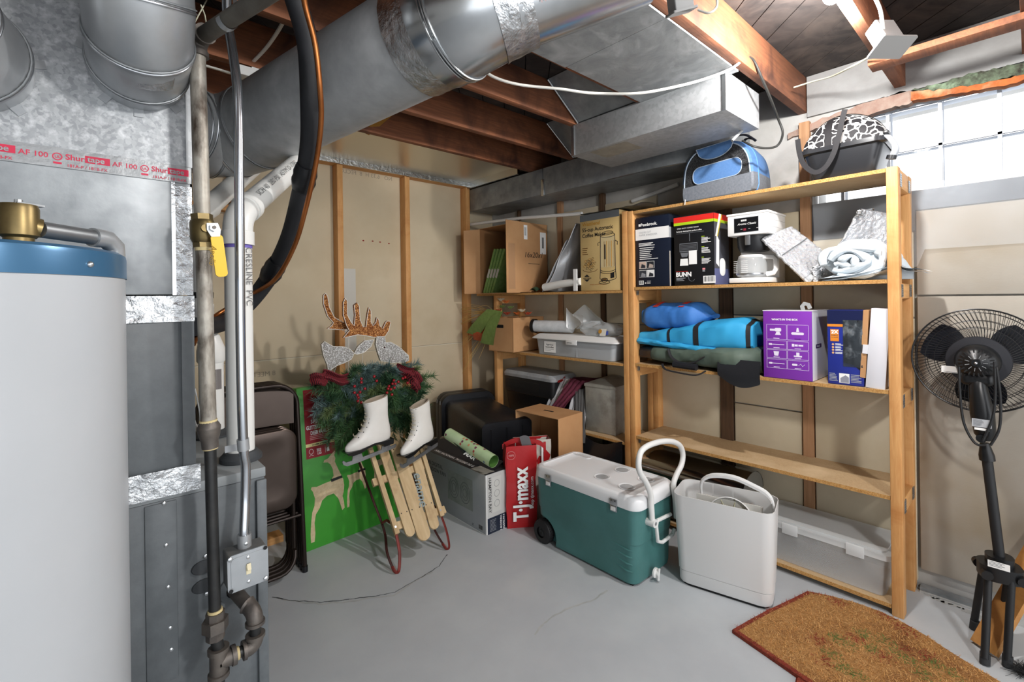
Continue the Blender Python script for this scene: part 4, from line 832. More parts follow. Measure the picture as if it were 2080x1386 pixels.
# ---- soft bags
def soft(mb, P0, P1, up, hw, hh, mat, nu=40, nv=32, ex=2.6, amp=.008, f=7, seed=0, t0=0.0, t1=1.0, off=0.0, sag=None, cap=True):
    P0, P1, up = V(P0), V(P1), V(up); ax_ = (P1 - P0).normalized(); sd = ax_.cross(up).normalized(); up = sd.cross(ax_)
    def fn(u, v):
        t = lerp(t0, t1, u); a = 2 * pi * v; ca, sa = cos(a), sin(a)
        e = 2 / ex; w_, h_ = hw(t), hh(t); c = P0.lerp(P1, t) + (V(sag(t)) if sag else V((0, 0, 0)))
        x = w_ * abs(ca) ** e * (1 if ca >= 0 else -1); y = h_ * abs(sa) ** e * (1 if sa >= 0 else -1)
        k = 1 + (amp * noise.noise(V((t * f, ca * 1.6, sa * 1.6 + seed))) + amp * .5 * noise.noise(V((t * f * 2.4, ca * 4, sa * 4 + seed)))) / max(w_, .02)
        k += off / max(w_, h_, .02)
        return c + sd * x * k + up * y * k
    rings = [[fn(i / nu, j / nv) for j in range(nv)] for i in range(nu + 1)]
    mb.loft(rings, mat, cap0=cap, cap1=cap); return fn
def pf_(*kv):
    def g(t):
        for i in range(len(kv) - 1):
            if t <= kv[i + 1][0]:
                a, c = kv[i], kv[i + 1]; s = (t - a[0]) / (c[0] - a[0]); s = s * s * (3 - 2 * s); return lerp(a[1], c[1], s)
        return kv[-1][1]
    return g
# rolled white batting
batt = M('batting', 'd3dbe1', .9, 0, 'c6d1d8', 6, bump=.15, bs=30, col3='dde3e7', sc3=8)
def batting_fn(u, v):
    a = u * 2 * pi * 1.55; k = (1 - u * .66); r_ = k
    y = .55 - .128 * r_ * cos(a + .2) ; z = 1.568 + .080 * r_ * sin(a + .2) + .012 * noise.noise(V((cos(a) * 2, sin(a) * 2, v * 3)))
    x = lerp(2.615, 2.84, v) + .02 * noise.noise(V((a, v * 3, 5)))
    if z < 1.484: z = 1.484 + (z - 1.484) * .1
    return (x, y, z)
b = MB(); soft(b, (2.64, .555, 1.562), (2.87, .53, 1.552), (0, 0, 1), pf_((0, .112), (.15, .128), (1, .12)), pf_((0, .068), (.15, .088), (1, .075)), batt, ex=2.2, seed=3, amp=.022, f=5)
for (cy_, cz_, ra_, rb_, a0_, a1_, xx_, rr_) in ((.56, 1.555, .118, .068, -.3, 5.2, 2.628, .016), (.575, 1.55, .075, .042, .4, 5.6, 2.622, .015), (.585, 1.548, .038, .020, 1.0, 6.0, 2.618, .013), (.50, 1.54, .05, .05, 2.2, 4.6, 2.62, .012)):
    b.tube([(xx_ + .006 * sin(3 * q), cy_ + ra_ * cos(q), max(1.479, cz_ + rb_ * sin(q) + .01 * sin(2.3 * q + ra_ * 60))) for q in [lerp(a0_, a1_, k / 26) for k in range(27)]], [rr_ * (1 + .35 * sin(k * .7)) for k in range(27)], batt, 10)
def mound(u, v):
    a = v * pi; y = lerp(.70, .36, u); w = sin(pi * min(max(u, .02), .98)) ** .6; return (2.78 - .08 * cos(a) * w, y, 1.462 + (.19 * w * sin(a)) * (1 + .15 * noise.noise(V((u * 6, v * 5, 2)))))
b.grid(mound, 24, 12, batt)
b.sheet(lambda u, v: (lerp(2.62, 2.8, v), lerp(.46, .30, u), 1.515 - .03 * u + .05 * (1 - u) ** 2 + .006 * sin(u * 9)), 12, 5, .010, batt)
b.sheet(lambda u, v: (lerp(2.60, 2.68, v), lerp(.69, .40, u), 1.468 + .05 * u * u + .02 * sin(u * 5) * v), 16, 4, .012, batt)
one(b, 'batting_roll', 'loosely rolled white batting at the right end of the second shelf', 'batting')

royal = M('nylon_royal', '2f6bb5', .6, 0, '3f7cc6', 6, bump=.15, bs=18); cyan = M('nylon_cyan', '2f9bd0', .55, 0, '3aa9dc', 4, bump=.12, bs=12)
olive = M('nylon_olive', '4c5a50', .6, 0, '5b695d', 6, bump=.15, bs=16); web = M('webbing_black', '1d1c1f', .7, bump=.1, bs=80)
t = thing('duffel_bag', 'small royal blue stuff bag with two red tabs on top of the pile', 'bag', (2.76, 1.48, 1.2))
b = MB(); soft(b, (2.76, 1.695, 1.27), (2.76, 1.255, 1.278), (0, 0, 1), pf_((0, .10), (.1, .125), (.75, .125), (1, .05)), pf_((0, .05), (.15, .082), (.75, .082), (1, .012)), royal, ex=3.2, seed=1); b.build('body', t)
tabm = M('tab_red', 'c23b33', .6)
for y in (1.60, 1.43):
    b = MB(); b.grid(lambda u, v: (lerp(2.645, 2.76, v), y - .012 + lerp(.017, -.017, u) - .04 * v, 1.335 + .03 * sin(pi * .5 * min(v * 1.4, 1))), 3, 8, tabm); b.build('red_tab', t)
t = thing('duffel_bag', 'bright sky blue folded bag with dark webbing in the middle of the pile', 'bag', (2.74, 1.33, 1.08))
hwc, hhc = pf_((0, .12), (.3, .14), (.8, .145), (1, .12)), pf_((0, .03), (.35, .055), (.6, .085), (.9, .098), (1, .075))
sagc = lambda t_: (0, 0, pf_((0, 0), (.5, .015), (.8, .03), (1, .03))(t_))
b = MB(); soft(b, (2.745, 1.697, 1.142), (2.745, 1.00, 1.145), (0, 0, 1), hwc, hhc, cyan, ex=3.4, seed=7, sag=sagc, amp=.012, f=6); b.build('body', t)
b = MB(); soft(b, (2.72, 1.697, 1.118), (2.72, 1.06, 1.082), (0, 0, 1), pf_((0, .12), (1, .13)), pf_((0, .025), (.6, .03), (1, .02)), cyan, ex=2.6, seed=17, amp=.014, f=10); b.build('folded_edge', t)
for (ta, tb) in ((.30, .325), (.54, .585), (.955, .985)):
    b = MB(); soft(b, (2.745, 1.697, 1.142), (2.745, 1.00, 1.145), (0, 0, 1), hwc, hhc, web, ex=3.4, seed=7, sag=sagc, amp=.012, f=6, t0=ta, t1=tb, off=.003, nu=3, cap=False); b.build('webbing', t)
t = thing('duffel_bag', 'olive green duffel bag with black ends drooping over the shelf edge, lowest of the pile', 'bag', (2.72, 1.3, .978))
hwo, hho = pf_((0, .11), (.2, .15), (.8, .16), (1, .10)), pf_((0, .04), (.3, .058), (.8, .068), (1, .07))
sago = lambda t_: (-.03 * max(0, t_ - .5) * 2 - .02, 0, .002)
b = MB(); soft(b, (2.755, 1.69, 1.04), (2.755, .955, 1.052), (0, 0, 1), hwo, hho, olive, ex=2.8, seed=11, sag=sago, amp=.012, f=8); b.build('body', t)
leath = M('black_vinyl', '232428', .35, bump=.2, bs=20)
b = MB(); soft(b, (2.755, 1.69, 1.04), (2.755, .955, 1.052), (0, 0, 1), hwo, hho, leath, ex=2.8, seed=11, sag=sago, amp=.012, f=8, t0=-.003, t1=.13, off=.003, nu=6); b.build('end_panel', t)
b = MB(); b.sheet(lambda u, v: V((2.573 - .014 * sin(v * 2.5), lerp(1.16, .945, u), 1.055 - .115 * v * (.75 + .35 * sin(pi * u)) - .03 * u * v + .0)), 16, 10, .010, leath); b.build('end_panel', t)
b = MB(); b.tube(spline([(2.59, 1.47, 1.085), (2.57, 1.44, 1.04), (2.56, 1.38, 1.015), (2.56, 1.30, 1.02), (2.57, 1.25, 1.05), (2.59, 1.22, 1.08)], 6), .009, web, 8, flat=.35); b.build('carry_strap', t)
b = MB(); b.tube(spline([(2.588, 1.51, .99), (2.552, 1.47, .966), (2.545, 1.38, .955), (2.55, 1.28, .952), (2.585, 1.24, .975)], 6), .008, web, 8, flat=.4); b.tube([(2.56, 1.42, 1.0), (2.56, 1.28, .995)], .02, leath, 10); b.build('handle', t)

# ---- purple vacuum box
purp = M('box_purple', '7d33a8', .45); box_w = M('box_white', 'dcdce2', .5)
t, b, m, ms, w_ = carton('vacuum_box', 'purple and white vacuum cleaner box on the third shelf', 'box', (2.592, .936, .978), (2.592, .716, .978), .27, .338, purp, side=box_w)
b.rect(0, -.27, w_, 0, box_w, m @ T(0, .3383, 0) @ RX(-pi / 2) @ Matrix.Diagonal((1, -1, 1, 1)), .0) if False else None
wl = M('white_line', 'e6def0', .6)
b.text("WHAT'S IN THE BOX", .0125, white_ink, m @ T(w_ / 2 - .01, .292, 0), bold=.03, align='CENTER')
cells = [(.016, .195, .092, .075), (.112, .195, .092, .075), (.016, .147, .092, .042), (.112, .147, .092, .042), (.016, .1, .092, .042), (.112, .1, .092, .042), (.016, .05, .092, .044), (.112, .05, .092, .044)]
for i, (x, y, cw, ch) in enumerate(cells):
    b.prism([(x, y), (x + cw, y), (x + cw, y + .0012), (x, y + .0012)], 0, .0007, wl, m); b.rect(x, y + ch, x + cw, y + ch + .0012, wl, m); b.rect(x, y, x + .0012, y + ch, wl, m); b.rect(x + cw, y, x + cw + .0012, y + ch, wl, m)
    cx_, cy_ = x + cw / 2, y + ch * .55
    if i == 0: b.poly(rrect(.03, .018, .006, cx=cx_ + .008, cy=cy_ + .008), wl, m, .0007); b.rect(cx_ - .03, cy_ + .002, cx_ - .004, cy_ + .012, wl, m); b.poly([(cx_ + .002, cy_ - .0), (cx_ + .014, cy_), (cx_ + .022, cy_ - .018), (cx_ - .006, cy_ - .018)], wl, m, .0007)
    elif i == 1: b.poly(rrect(.056, .012, .006, cx=cx_, cy=cy_ - .008), wl, m, .0007); b.poly([(cx_ - .006, cy_), (cx_ + .008, cy_), (cx_ + .004, cy_ + .02), (cx_ - .003, cy_ + .02)], wl, m, .0007)
    elif i in (2, 6): b.poly(rrect(.016, .009, .003, cx=cx_ - .028, cy=cy_), wl, m, .0007); b.rect(cx_ - .02, cy_ - .0015, cx_ + .036, cy_ + .0015, wl, m)
    elif i == 3: b.rect(cx_ - .026, cy_ - .007, cx_ - .015, cy_ + .007, wl, m); b.rect(cx_ - .013, cy_ - .005, cx_ + .0, cy_ + .005, wl, m); b.rect(cx_ + .003, cy_ - .004, cx_ + .024, cy_ + .004, wl, m)
    elif i == 4: b.poly([(cx_ - .01, cy_ - .01), (cx_ + .008, cy_ - .01), (cx_ + .012, cy_ + .012), (cx_ - .014, cy_ + .012)], wl, m, .0007)
    elif i == 5: b.rect(cx_ - .007, cy_ - .008, cx_ + .007, cy_ + .012, wl, m); b.rect(cx_ - .018, cy_ - .01, cx_ + .018, cy_ - .003, wl, m)
    else: b.poly(rrect(.024, .01, .004, cx=cx_ - .014, cy=cy_), wl, m, .0007); b.tube([m @ V((cx_ + .002, cy_ - .004, .001)), m @ V((cx_ + .012, cy_ + .006, .001)), m @ V((cx_ + .02, cy_ - .006, .001)), m @ V((cx_ + .03, cy_ + .004, .001))], .001, wl, 4)
    b.rect(cx_ - .014, y + .005, cx_ + .014, y + .0075, wl, m)
b.text('Boswoop', .034, ink, ms @ T(.05, .235, 0), bold=.02, sx=1.5); b.text('Cordless Vacuum Cl', .016, grey_m, ms @ T(.05, .195, 0), sx=1.3); b.prism(rrect(.09, .02, .006, cx=.10, cy=.165), 0, .0009, M('dark_purple', '3a1a55', .5), ms); b.text('Model K', .015, white_ink, ms @ T(.07, .16, .0005), bold=.02)
b.build('carton', t)
b = MB(); b.box(-.003, w_ + .003, .3385, .342, -.27, -.002, box_w, m); b.build('top_flap', t)
b = MB(); b.tube([m @ V(p) for p in ((.17, .34, -.05), (.165, .362, -.05), (.175, .375, -.05), (.192, .37, -.05), (.2, .35, -.05))], .011, M('frosted_tab', 'b5b8b8', .4, alpha=.7), 6, flat=.15); b.build('handle_tab', t)
# ---- blue window box
bluep = M('box_blue', '25338f', .4); bdark = M('box_blue_dark', '141c45', .4); orng = M('print_orange', 'e08a2c', .5); blist = M('clear_blister', '3c4248', .12, 0, 'a8b0b6', 14, alpha=.75, bump=.8, bs=16, lo=.5, hi=.75)
t, b, m, ms, w_ = carton('blister_box', 'blue box with an orange 2X badge and clear window on the third shelf', 'box', (2.602, .655, .978), (2.602, .515, .978), .17, .345, bluep)
b.rect(0, .28, w_, .345, bdark, m, .0005); b.rect(0, .268, .062, .28, orng, m, .0012); b.rect(.012, .20, .046, .256, orng, m, .001); b.text('2X', .022, white_ink, m @ T(.016, .236, .0006), bold=.05); b.text('FORCE', .0085, bdark, m @ T(.0155, .224, .0006), bold=.02); b.text('OF HANDS', .0055, bdark, m @ T(.0155, .216, .0006), bold=.02)
for k in range(4): b.disc(.005, M('tan_dot', 'd9a878', .5), m @ T(.022, .185 - k * .013, .0008), 10); b.lines(.031, .189 - k * .013, .032, 2, .005, .0025, white_ink, m)
b.rect(.062, .10, .139, .30, black_mt, m, .0008); b.poly([(.062, .30), (.062, .105), (.1, .095), (.139, .06), (.139, .30)], black_mt, m, .001)
b.rect(.045, .008, .085, .052, white_ink, m, .0012); b.poly([(.05, .01), (.083, .01), (.083, .035), (.07, .045), (.05, .03)], M('hand_pic', '8d8f9c', .6), m, .0016); b.lines(.006, .05, .034, 6, .0065, .003, grey_l, m); b.lines(.09, .05, .044, 6, .0065, .003, grey_l, m)
b.build('carton', t)
b = MB(); b.grid(lambda u, v: m @ V((lerp(.062, .139, u), lerp(.085, .30, v), .002 + .008 * sin(pi * u) * sin(pi * v) + .003 * noise.noise(V((u * 6, v * 8, 1))))), 14, 24, blist); b.build('blister_window', t)
# ---- plain white box leaning at the end
t = thing('white_box', 'plain white box leaning by the right post of the third shelf', 'box', (2.7, .47, .978))
p0 = V((2.595, .510, .979)); p1 = V((2.595, .440, .974)); m = frame(p0, p1 - p0, (0, .07, 1)); b = MB(); b.box(0, .07, 0, .355, -.24, 0, box_w, m, bev=.0015); b.build('carton', t)
b = MB(); b.box(-.022, -.0015, .04, .345, -.2, -.004, card, m @ RZ(.02)); b.box(-.020, .0, .15, .19, -.02, .0015, box_w, m); b.build('side_flap', t)
t.matrix_basis = t.matrix_basis
# ---- clear tote on the bottom shelf
frost = M('frosted_plastic', 'd9dcdd', .25, 0, alpha=.3, bump=.05, bs=20); frost_l = M('frosted_lid', 'eceff0', .3, 0, alpha=.5)
def bin_shell(mb, x0, x1, y0, y1, z0, z1, taper, mat, r=.03, th=.002, inner=True, n=5):
    cx_, cy_ = (x0 + x1) / 2, (y0 + y1) / 2
    def ring(z, k, d=0): return [(cx_ + px_, cy_ + py_, z) for px_, py_ in rrect((x1 - x0) * k - 2 * d, (y1 - y0) * k - 2 * d, max(r - d, .004), n)]
    rs = [ring(z0, taper), ring(z1, 1.0)]; mb.loft(rs, mat, cap0=True, cap1=False)
    if inner: mb.loft([ring(z1, 1.0), ring(z1, 1.0, th), ring(z0 + th, taper, th)], mat, cap0=False, cap1=True)
t = thing('storage_tote', 'long clear plastic tote with a lid on the bottom shelf', 'tote', (2.75, .7, .046))
b = MB(); bin_shell(b, 2.615, 2.90, .44, .98, .047, .215, .94, frost); b.build('bin', t)
b = MB(); b.prism(rrect(.30, .565, .03, cx=2.758, cy=.71), .214, .238, frost_l); b.prism(rrect(.26, .52, .03, cx=2.758, cy=.71), .238, .248, frost_l); b.build('lid', t)
for y in (.56, .83):
    b = MB(); b.box(2.602, 2.61, y - .035, y + .035, .195, .248, frost_l, bev=.003); b.build('latch', t)
# ---- black rounded appliance behind the cooler
t = thing('portable_grill', 'black and chrome appliance lying behind the teal cooler on the bottom shelf', 'appliance', (2.72, 1.35, .046))
chrome = M('chrome', 'c5c7ca', .1, 1.0); b = MB(); b.box(2.60, 2.88, 1.12, 1.68, .05, .30, black_pl, bev=.03); b.build('body', t)
b = MB(); b.loft([[(x, y, z) for x, z in [(2.58 + .03 * (1 - cos(a)) * 5, .30 + .12 * sin(a)) for a in [pi * k / 12 for k in range(13)]]] for y in (1.68, 1.05)], chrome, closed=False); 
b.loft([[(x, y, z) for x, z in [(2.605 + .027 * (1 - cos(a)) * 4.6, .30 + .105 * sin(a)) for a in [pi * k / 12 for k in range(13)]]] for y in (1.69, 1.69)], black_pl, closed=False)
b.build('domed_lid', t)
b = MB(); b.prism([(2.585 + .145 - .145 * cos(pi * k / 12), .30 + .118 * sin(pi * k / 12)) for k in range(13)], -1.065, -1.05, steel, RX(pi / 2)); b.build('end_cap', t)
b = MB(); b.prism([(2.585 + .145 - .145 * cos(pi * k / 12), .30 + .118 * sin(pi * k / 12)) for k in range(13)], -1.685, -1.67, black_pl, RX(pi / 2)); b.build('end_cap', t)
# ================================================================== pet bag and carrier on the top shelf
denim = M('bag_blue', '4f78ad', .75, 0, '587fb2', 90, bump=.08, bs=200); bgrey = M('bag_grey', '747980', .7, 0, '666b73', 90, bump=.08, bs=200); mesh_b = M('black_mesh', '1b1c1e', .6, 0, '3a3b3d', 260, kind='voronoi', bump=.2); pip = M('piping', 'a9b7c6', .5)
t = thing('pet_bag', 'blue and grey soft pet bag with black mesh front on the top shelf', 'bag', (2.74, 1.17, 1.945)); yc, zb = 1.172, 1.947
def bag_prof(k=1.0, hh=.300):
    P_ = [(-.165, 0), (.165, 0), (.192, .012), (.2, .04), (.198, .10)]
    P_ += [(.196 * cos(a) ** .75, .10 + (hh - .10) * sin(a) ** .8) for a in [pi / 2 * i / 10 for i in range(1, 10)]] + [(0, hh)]
    P_ += [(-.196 * cos(a) ** .75, .10 + (hh - .10) * sin(a) ** .8) for a in [pi / 2 * i / 10 for i in range(9, 0, -1)]] + [(-.198, .10), (-.2, .04), (-.192, .012)]
    return [(x * k, z) for x, z in P_]
def bring(x, k=1.0, hh=.3, dz=0): return [(x, yc + a * k, zb + c + dz) for a, c in bag_prof(k, hh)]
xs_ = [(2.592, .96, .285), (2.60, .995, .295), (2.65, 1.01, .302), (2.74, 1.0, .305), (2.83, .99, .29), (2.875, .96, .262), (2.89, .9, .23)]
R_ = [bring(*q) for q in xs_]; n_ = len(R_[0])
b = MB(); up_i = [i for i in range(4, n_ - 2)]
b.loft([[r[i] for i in up_i][::-1] for r in R_], denim, closed=False); lo_i = list(range(n_ - 3, n_)) + list(range(0, 5))
b.loft([[r[i] for i in lo_i][::-1] for r in R_], bgrey, closed=False); b.add(R_[-1], [tuple(range(n_))], denim); b.build('body', t, ang=50)
b = MB(); b.add(R_[0], [tuple(range(n_))[::-1]], mesh_b); b.build('mesh_front', t)
m = frame((2.590, yc, zb), (0, -1, 0), (0, 0, 1)); lowp = [(-.186, .0), (.186, .0), (.19, .04), (.188, .095), (-.188, .075), (-.19, .04)]
b = MB(); b.prism(lowp, 0, .004, bgrey, m); b.build('lower_panel', t)
for nm, P_ in (('window_flap', rrect(.27, .095, .04, cx=.008, cy=.135)), ('window_flap', [(x, .285 - abs(1 - abs(x / .105) ** 2.2) ** .5 * .075) for x in [-.105 + .21 * i / 14 for i in range(15)]] )):
    P_ = [(x, y + .06 * x) for x, y in P_]
    b = MB(); b.prism(P_, 0, .005, denim, m); b.tube([m @ V((x, y, .005)) for x, y in P_ + [P_[0]]], .0022, pip, 6, caps=False); b.build(nm, t)
b = MB()
for r in (R_[0], R_[2]): b.tube([V(p) for p in r] + [V(r[0])], .0035, pip if r is R_[0] else M('piping_blue', '5f8fd0', .5), 6, caps=False)
b.build('piping', t)
b = MB(); b.tube(spline([(2.66, 1.12, 2.245), (2.68, 1.10, 2.275), (2.72, 1.06, 2.285), (2.76, 1.02, 2.25)], 6), .012, web, 8, flat=.35); b.tube(spline([(2.8, 1.14, 2.24), (2.78, 1.08, 2.28), (2.75, 1.03, 2.26)], 6), .012, web, 8, flat=.35); b.build('carry_handle', t)
b = MB(); b.cyl(at_d(1487, 286, 2.33), at_d(1516, 256, 2.36), .007, galv, 10); one(b, 'metal_bracket', 'short metal rod standing up behind the blue pet bag', 'rod')
b = MB(); b.tube([(2.58, 1.345, 1.955), (2.575, 1.345, 1.925)], .0025, white_pl, 6); b.build('zip_pull', t)
zeb = M('scroll_fabric', 'e9e8e4', .7, 0, '201f22', 30, kind='edge', dist=.06, lo=.06, hi=.085)
t = thing('pet_carrier', 'black plastic pet carrier with a black and white patterned hood on the top shelf', 'pet carrier', (2.75, .61, 1.945))
m = T(2.755, .60, 1.948) @ RZ(.02)
b = MB(); tub = M('tub_black', '26272a', .3)
def rr3(w, d, z, r=.05, dx=0): return [m @ V((x + dx, y, z)) for x, y in rrect(w, d, r, 6)]
b.loft([rr3(.22, .235, 0, .03), rr3(.235, .25, .012, .04), rr3(.27, .315, .13)], tub, cap1=False); b.build('tub', t, ang=50)
b = MB(); b.loft([rr3(.275, .32, .125), rr3(.30, .35, .130), rr3(.30, .35, .15), rr3(.28, .33, .152), rr3(.28, .33, .128)], M('rim_gloss', '2c2d30', .18), cap0=False, cap1=False); b.build('rim', t)
def dome(u, v, o=0.0):
    a = v * pi; e = sin(pi * min(max(u, 0.0), 1.0)) ** .42; y = lerp(-.165, .165, u)
    return m @ V((-(.138 + o) * cos(a) * (.72 + .28 * e), y * (1 + o), .15 + (.158 + o) * e * sin(a) ** .75 + .025 * (u - .3) * sin(a) * e))
b = MB(); b.grid(dome, 40, 24, zeb); b.build('hood', t, ang=70)
for (u0, u1) in ((.60, .69),):
    b = MB(); b.grid(lambda u, v: dome(lerp(u0, u1, u), v, .003), 4, 24, web); b.build('hood_band', t)
b = MB(); b.grid(lambda u, v: dome(lerp(.04, .97, u), lerp(.40, .52, v), .0035), 30, 4, web); b.build('top_zip', t)
b = MB(); P_ = spline([on_x(x, y, 2.575) for x, y in ((1620, 283), (1624, 312), (1634, 336), (1655, 350), (1676, 340), (1692, 314), (1702, 282), (1710, 245), (1716, 222))], 8); Q_ = []
for i, p in enumerate(P_):
    d_ = P_[min(i + 1, len(P_) - 1)] - P_[max(i - 1, 0)]; n_ = V((0, -d_.z, d_.y)).normalized() * .011; Q_.append([p - n_, p + n_, p + n_ + V((.003, 0, 0)), p - n_ + V((.003, 0, 0))])
b.loft(Q_, web); b.build('shoulder_strap', t)
gry = M('handle_grey', 'a9adb2', .35); b = MB(); b.tube(spline([(2.64, .43, 2.10), (2.63, .41, 2.07), (2.62, .395, 2.03), (2.62, .405, 1.995)], 6), [.015] * 12 + [.02] * 7 if False else .018, gry, 12, flat=.5); b.build('side_handle', t)
b = MB(); b.tube([(2.62, .408, 2.0), (2.62, .412, 1.985)], .019, black_pl, 12); b.box(2.61, 2.66, .418, .438, 2.10, 2.115, black_pl, bev=.003); b.build('latch', t)
# ================================================================== left shelving unit, upper shelf
t = thing('filter_carton', 'open brown carton of air filters on the upper left shelf, marked 16x20x1', 'box', (2.7, 3.0, 1.442))
cz, ct = 1.443, .565; b = MB()
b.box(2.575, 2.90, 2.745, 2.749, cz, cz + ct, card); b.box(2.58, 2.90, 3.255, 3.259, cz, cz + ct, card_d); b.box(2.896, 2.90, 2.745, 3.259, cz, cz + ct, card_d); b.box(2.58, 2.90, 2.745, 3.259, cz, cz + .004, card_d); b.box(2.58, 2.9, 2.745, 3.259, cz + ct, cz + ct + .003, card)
ms = frame((2.58, 2.7445, cz), (1, 0, 0), (0, 0, 1)); mk_ = M('marker', '2a2420', .8)
b.rect(.045, .43, .085, .545, white_ink, ms, .001); b.bars(.052, .44, .026, .095, 3, ink, white_ink, ms, .0012)
b.rect(.23, .32, .30, .50, white_ink, ms, .001); b.bars(.25, .34, .03, .13, 3, ink, white_ink, ms, .0012)
b.text('16x20x1', .062, mk_, ms @ T(.045, .285, 0) @ RZ(.02), z=.0014, shear=.2); b.rect(.09, .235, .22, .239, mk_, ms @ RZ(-.01))
b.build('carton', t)
b = MB(); b.box(2.435, 2.575, 2.744, 2.748, cz, cz + ct + .004, card); mf = frame((2.435, 2.7435, cz), (1, 0, 0), (0, 0, 1)); b.grid(lambda u, v: mf @ V((.02 + .07 * u, .03 + .36 * v, .002 + .002 * noise.noise(V((u * 4, v * 9, 0))))), 6, 20, M('clear_tape', 'c9a27c', .15, alpha=.45)); b.build('near_flap', t)
b = MB(); b.add([(2.58, 3.255, cz), (2.44, 3.30, cz), (2.44, 3.30, cz + ct - .02), (2.58, 3.255, cz + ct), (2.58, 3.259, cz), (2.44, 3.304, cz), (2.44, 3.304, cz + ct - .02), (2.58, 3.259, cz + ct)], [(0, 1, 2, 3), (7, 6, 5, 4), (0, 4, 5, 1), (3, 2, 6, 7), (1, 5, 6, 2)], card); b.build('far_flap', t)
b = MB(); b.box(2.45, 2.58, 2.75, 3.25, cz - .002, cz + .001, card); b.build('bottom_flap', t)
grn = M('filter_green', '6f9b52', .7, 0, '86ad6a', 30); grw = M('filter_white', 'c9cdc8', .8)
for k in range(4):
    t = thing('air_filter', 'green framed pleated air filter, %s of four leaning in the open carton' % ('leftmost', 'second from left', 'third from left', 'rightmost')[k], 'air filter', (2.7, 3.2 - .04 * k, 1.45), group='air filters in the open carton')
    m = frame((2.585, 3.215 - .035 * k, cz + .006), (1, 0, 0), (0, -.42 - .02 * k, 1)); b = MB(); b.box(0, .30, 0, .40, -.012, .012, grn, m); b.build('frame', t)
    b = MB(); b.box(-.0015, .0, .14, .22, -.0122, .0122, grw, m); b.build('paper_band', t)
b = MB(); A, B, C_, D = on_x(1172, 452, 2.68), on_x(1180, 452, 2.86), on_x(1178, 580, 2.86), on_x(1118, 582, 2.62)
t = thing('foil_sheet', 'folded silver bubble sheet leaning between the carton and the coffee urn box', 'sheet', D); slab(b, (on_x(1170, 455, 2.66), (2.86, 2.22, 1.93), (2.86, 2.34, 1.45), on_x(1110, 590, 2.60)), .008, M('silver_sheet', 'b9bcc0', .3, .5, bump=.3, bs=12), nu=20, nv=20, amp=.02, f=3); b.build('layer', t)
b = MB(); slab(b, (on_x(1150, 490, 2.64), (2.84, 2.27, 1.90), (2.84, 2.39, 1.45), on_x(1102, 592, 2.60)), .006, M('silver_sheet', 'b9bcc0', .3), nu=20, nv=20, amp=.02, f=3, seed=5); b.build('layer', t)
b = MB(); b.tube([on_x(1106, 584, 2.605), on_x(1140, 577, 2.605), on_x(1180, 572, 2.60)], [.029, .027, .026], M('foam_white', 'e3e3df', .7), 16); one(b, 'foam_roll', 'small roll of white foam at the front of the upper left shelf', 'roll')
b = MB(); b.box(2.575, 2.585, 2.16, 2.19, 1.445, 1.60, white_pl); one(b, 'white_strip', 'upright white strip beside the tan coffee urn box', 'strip')
b = MB(); b.sheet(lambda u, v: (2.575 + .06 * v, lerp(2.64, 2.56, u), 1.452 + .02 * sin(pi * u) + .012 * sin(pi * v)), 8, 6, .006, M('green_foil', '3f5a44', .3, .4)); one(b, 'green_scrap', 'small dark green scrap beside the white foam roll', 'scrap')
tan = M('tan_card', 'c2a66e', .75, 0, 'cbb07a', 3); brn = M('brown_print', '6b4a22', .7); gld = M('gold_print', 'b8862f', .7)
t, b, m, ms, w_ = carton('coffee_urn_box', 'tan box with a line drawing of a coffee urn on the upper left shelf', 'box', (2.60, 2.142, 1.443), (2.60, 1.812, 1.443), .26, .53, tan)
b.rect(0, .485, w_, .53, M('duct_shadow_band', '5f6468', .5), m, .0008)  # shadow of the ducts painted as a grey band on the box front
b.text('Westbend', .036, gld, m @ T(.018, .452, 0), bold=.02, shear=.2); b.text('55-cup Automatic', .036, ink, m @ T(.018, .412, 0), bold=.02); b.text('Coffee Maker', .036, ink, m @ T(.018, .372, 0), bold=.02)
b.lines(.018, .30, .06, 4, .014, .006, brn, m)
ux, uy = .235, .13
def ln(P_, r=.0016, mt=ink): b.tube([m @ V((x, y, .0014)) for x, y in P_], r, mt, 4)
el = lambda cx, cy, rx, ry, a0=0, a1=2 * pi, n=18: [(cx + rx * cos(a0 + (a1 - a0) * k / n), cy + ry * sin(a0 + (a1 - a0) * k / n)) for k in range(n + 1)]
b.poly(rrect(.12, .21, .01, cx=ux, cy=uy + .13), M('urn_pale', 'c9b68a', .6), m, .0009)
ln([(ux - .062, uy), (ux - .058, uy + .24)]); ln([(ux + .062, uy), (ux + .058, uy + .24)]); ln(el(ux, uy + .24, .058, .014)); ln(el(ux, uy + .255, .045, .012)); ln(el(ux, uy, .062, .016, pi, 2 * pi)); ln(el(ux, uy + .012, .06, .015, pi, 2 * pi))
ln(el(ux, uy - .045, .066, .018, pi, 2 * pi)); ln([(ux - .066, uy - .045), (ux - .062, uy)]); ln([(ux + .066, uy - .045), (ux + .062, uy)]); ln([(ux - .062, uy + .2), (ux - .08, uy + .195), (ux - .078, uy + .175)]); ln([(ux + .062, uy + .2), (ux + .08, uy + .19), (ux + .078, uy + .17)])
for k in range(5): ln([(ux - .03 + k * .02, uy + .03), (ux - .028 + k * .02, uy + .2)], .0012 + .0008 * (k % 2), (brn, gld)[k % 2])
b.rect(ux - .03, uy + .08, ux - .018, uy + .18, ink, m, .0016); b.poly([(ux + .02, uy - .05), (ux + .05, uy - .045), (ux + .05, uy - .01), (ux + .02, uy - .014)], ink, m, .0016)
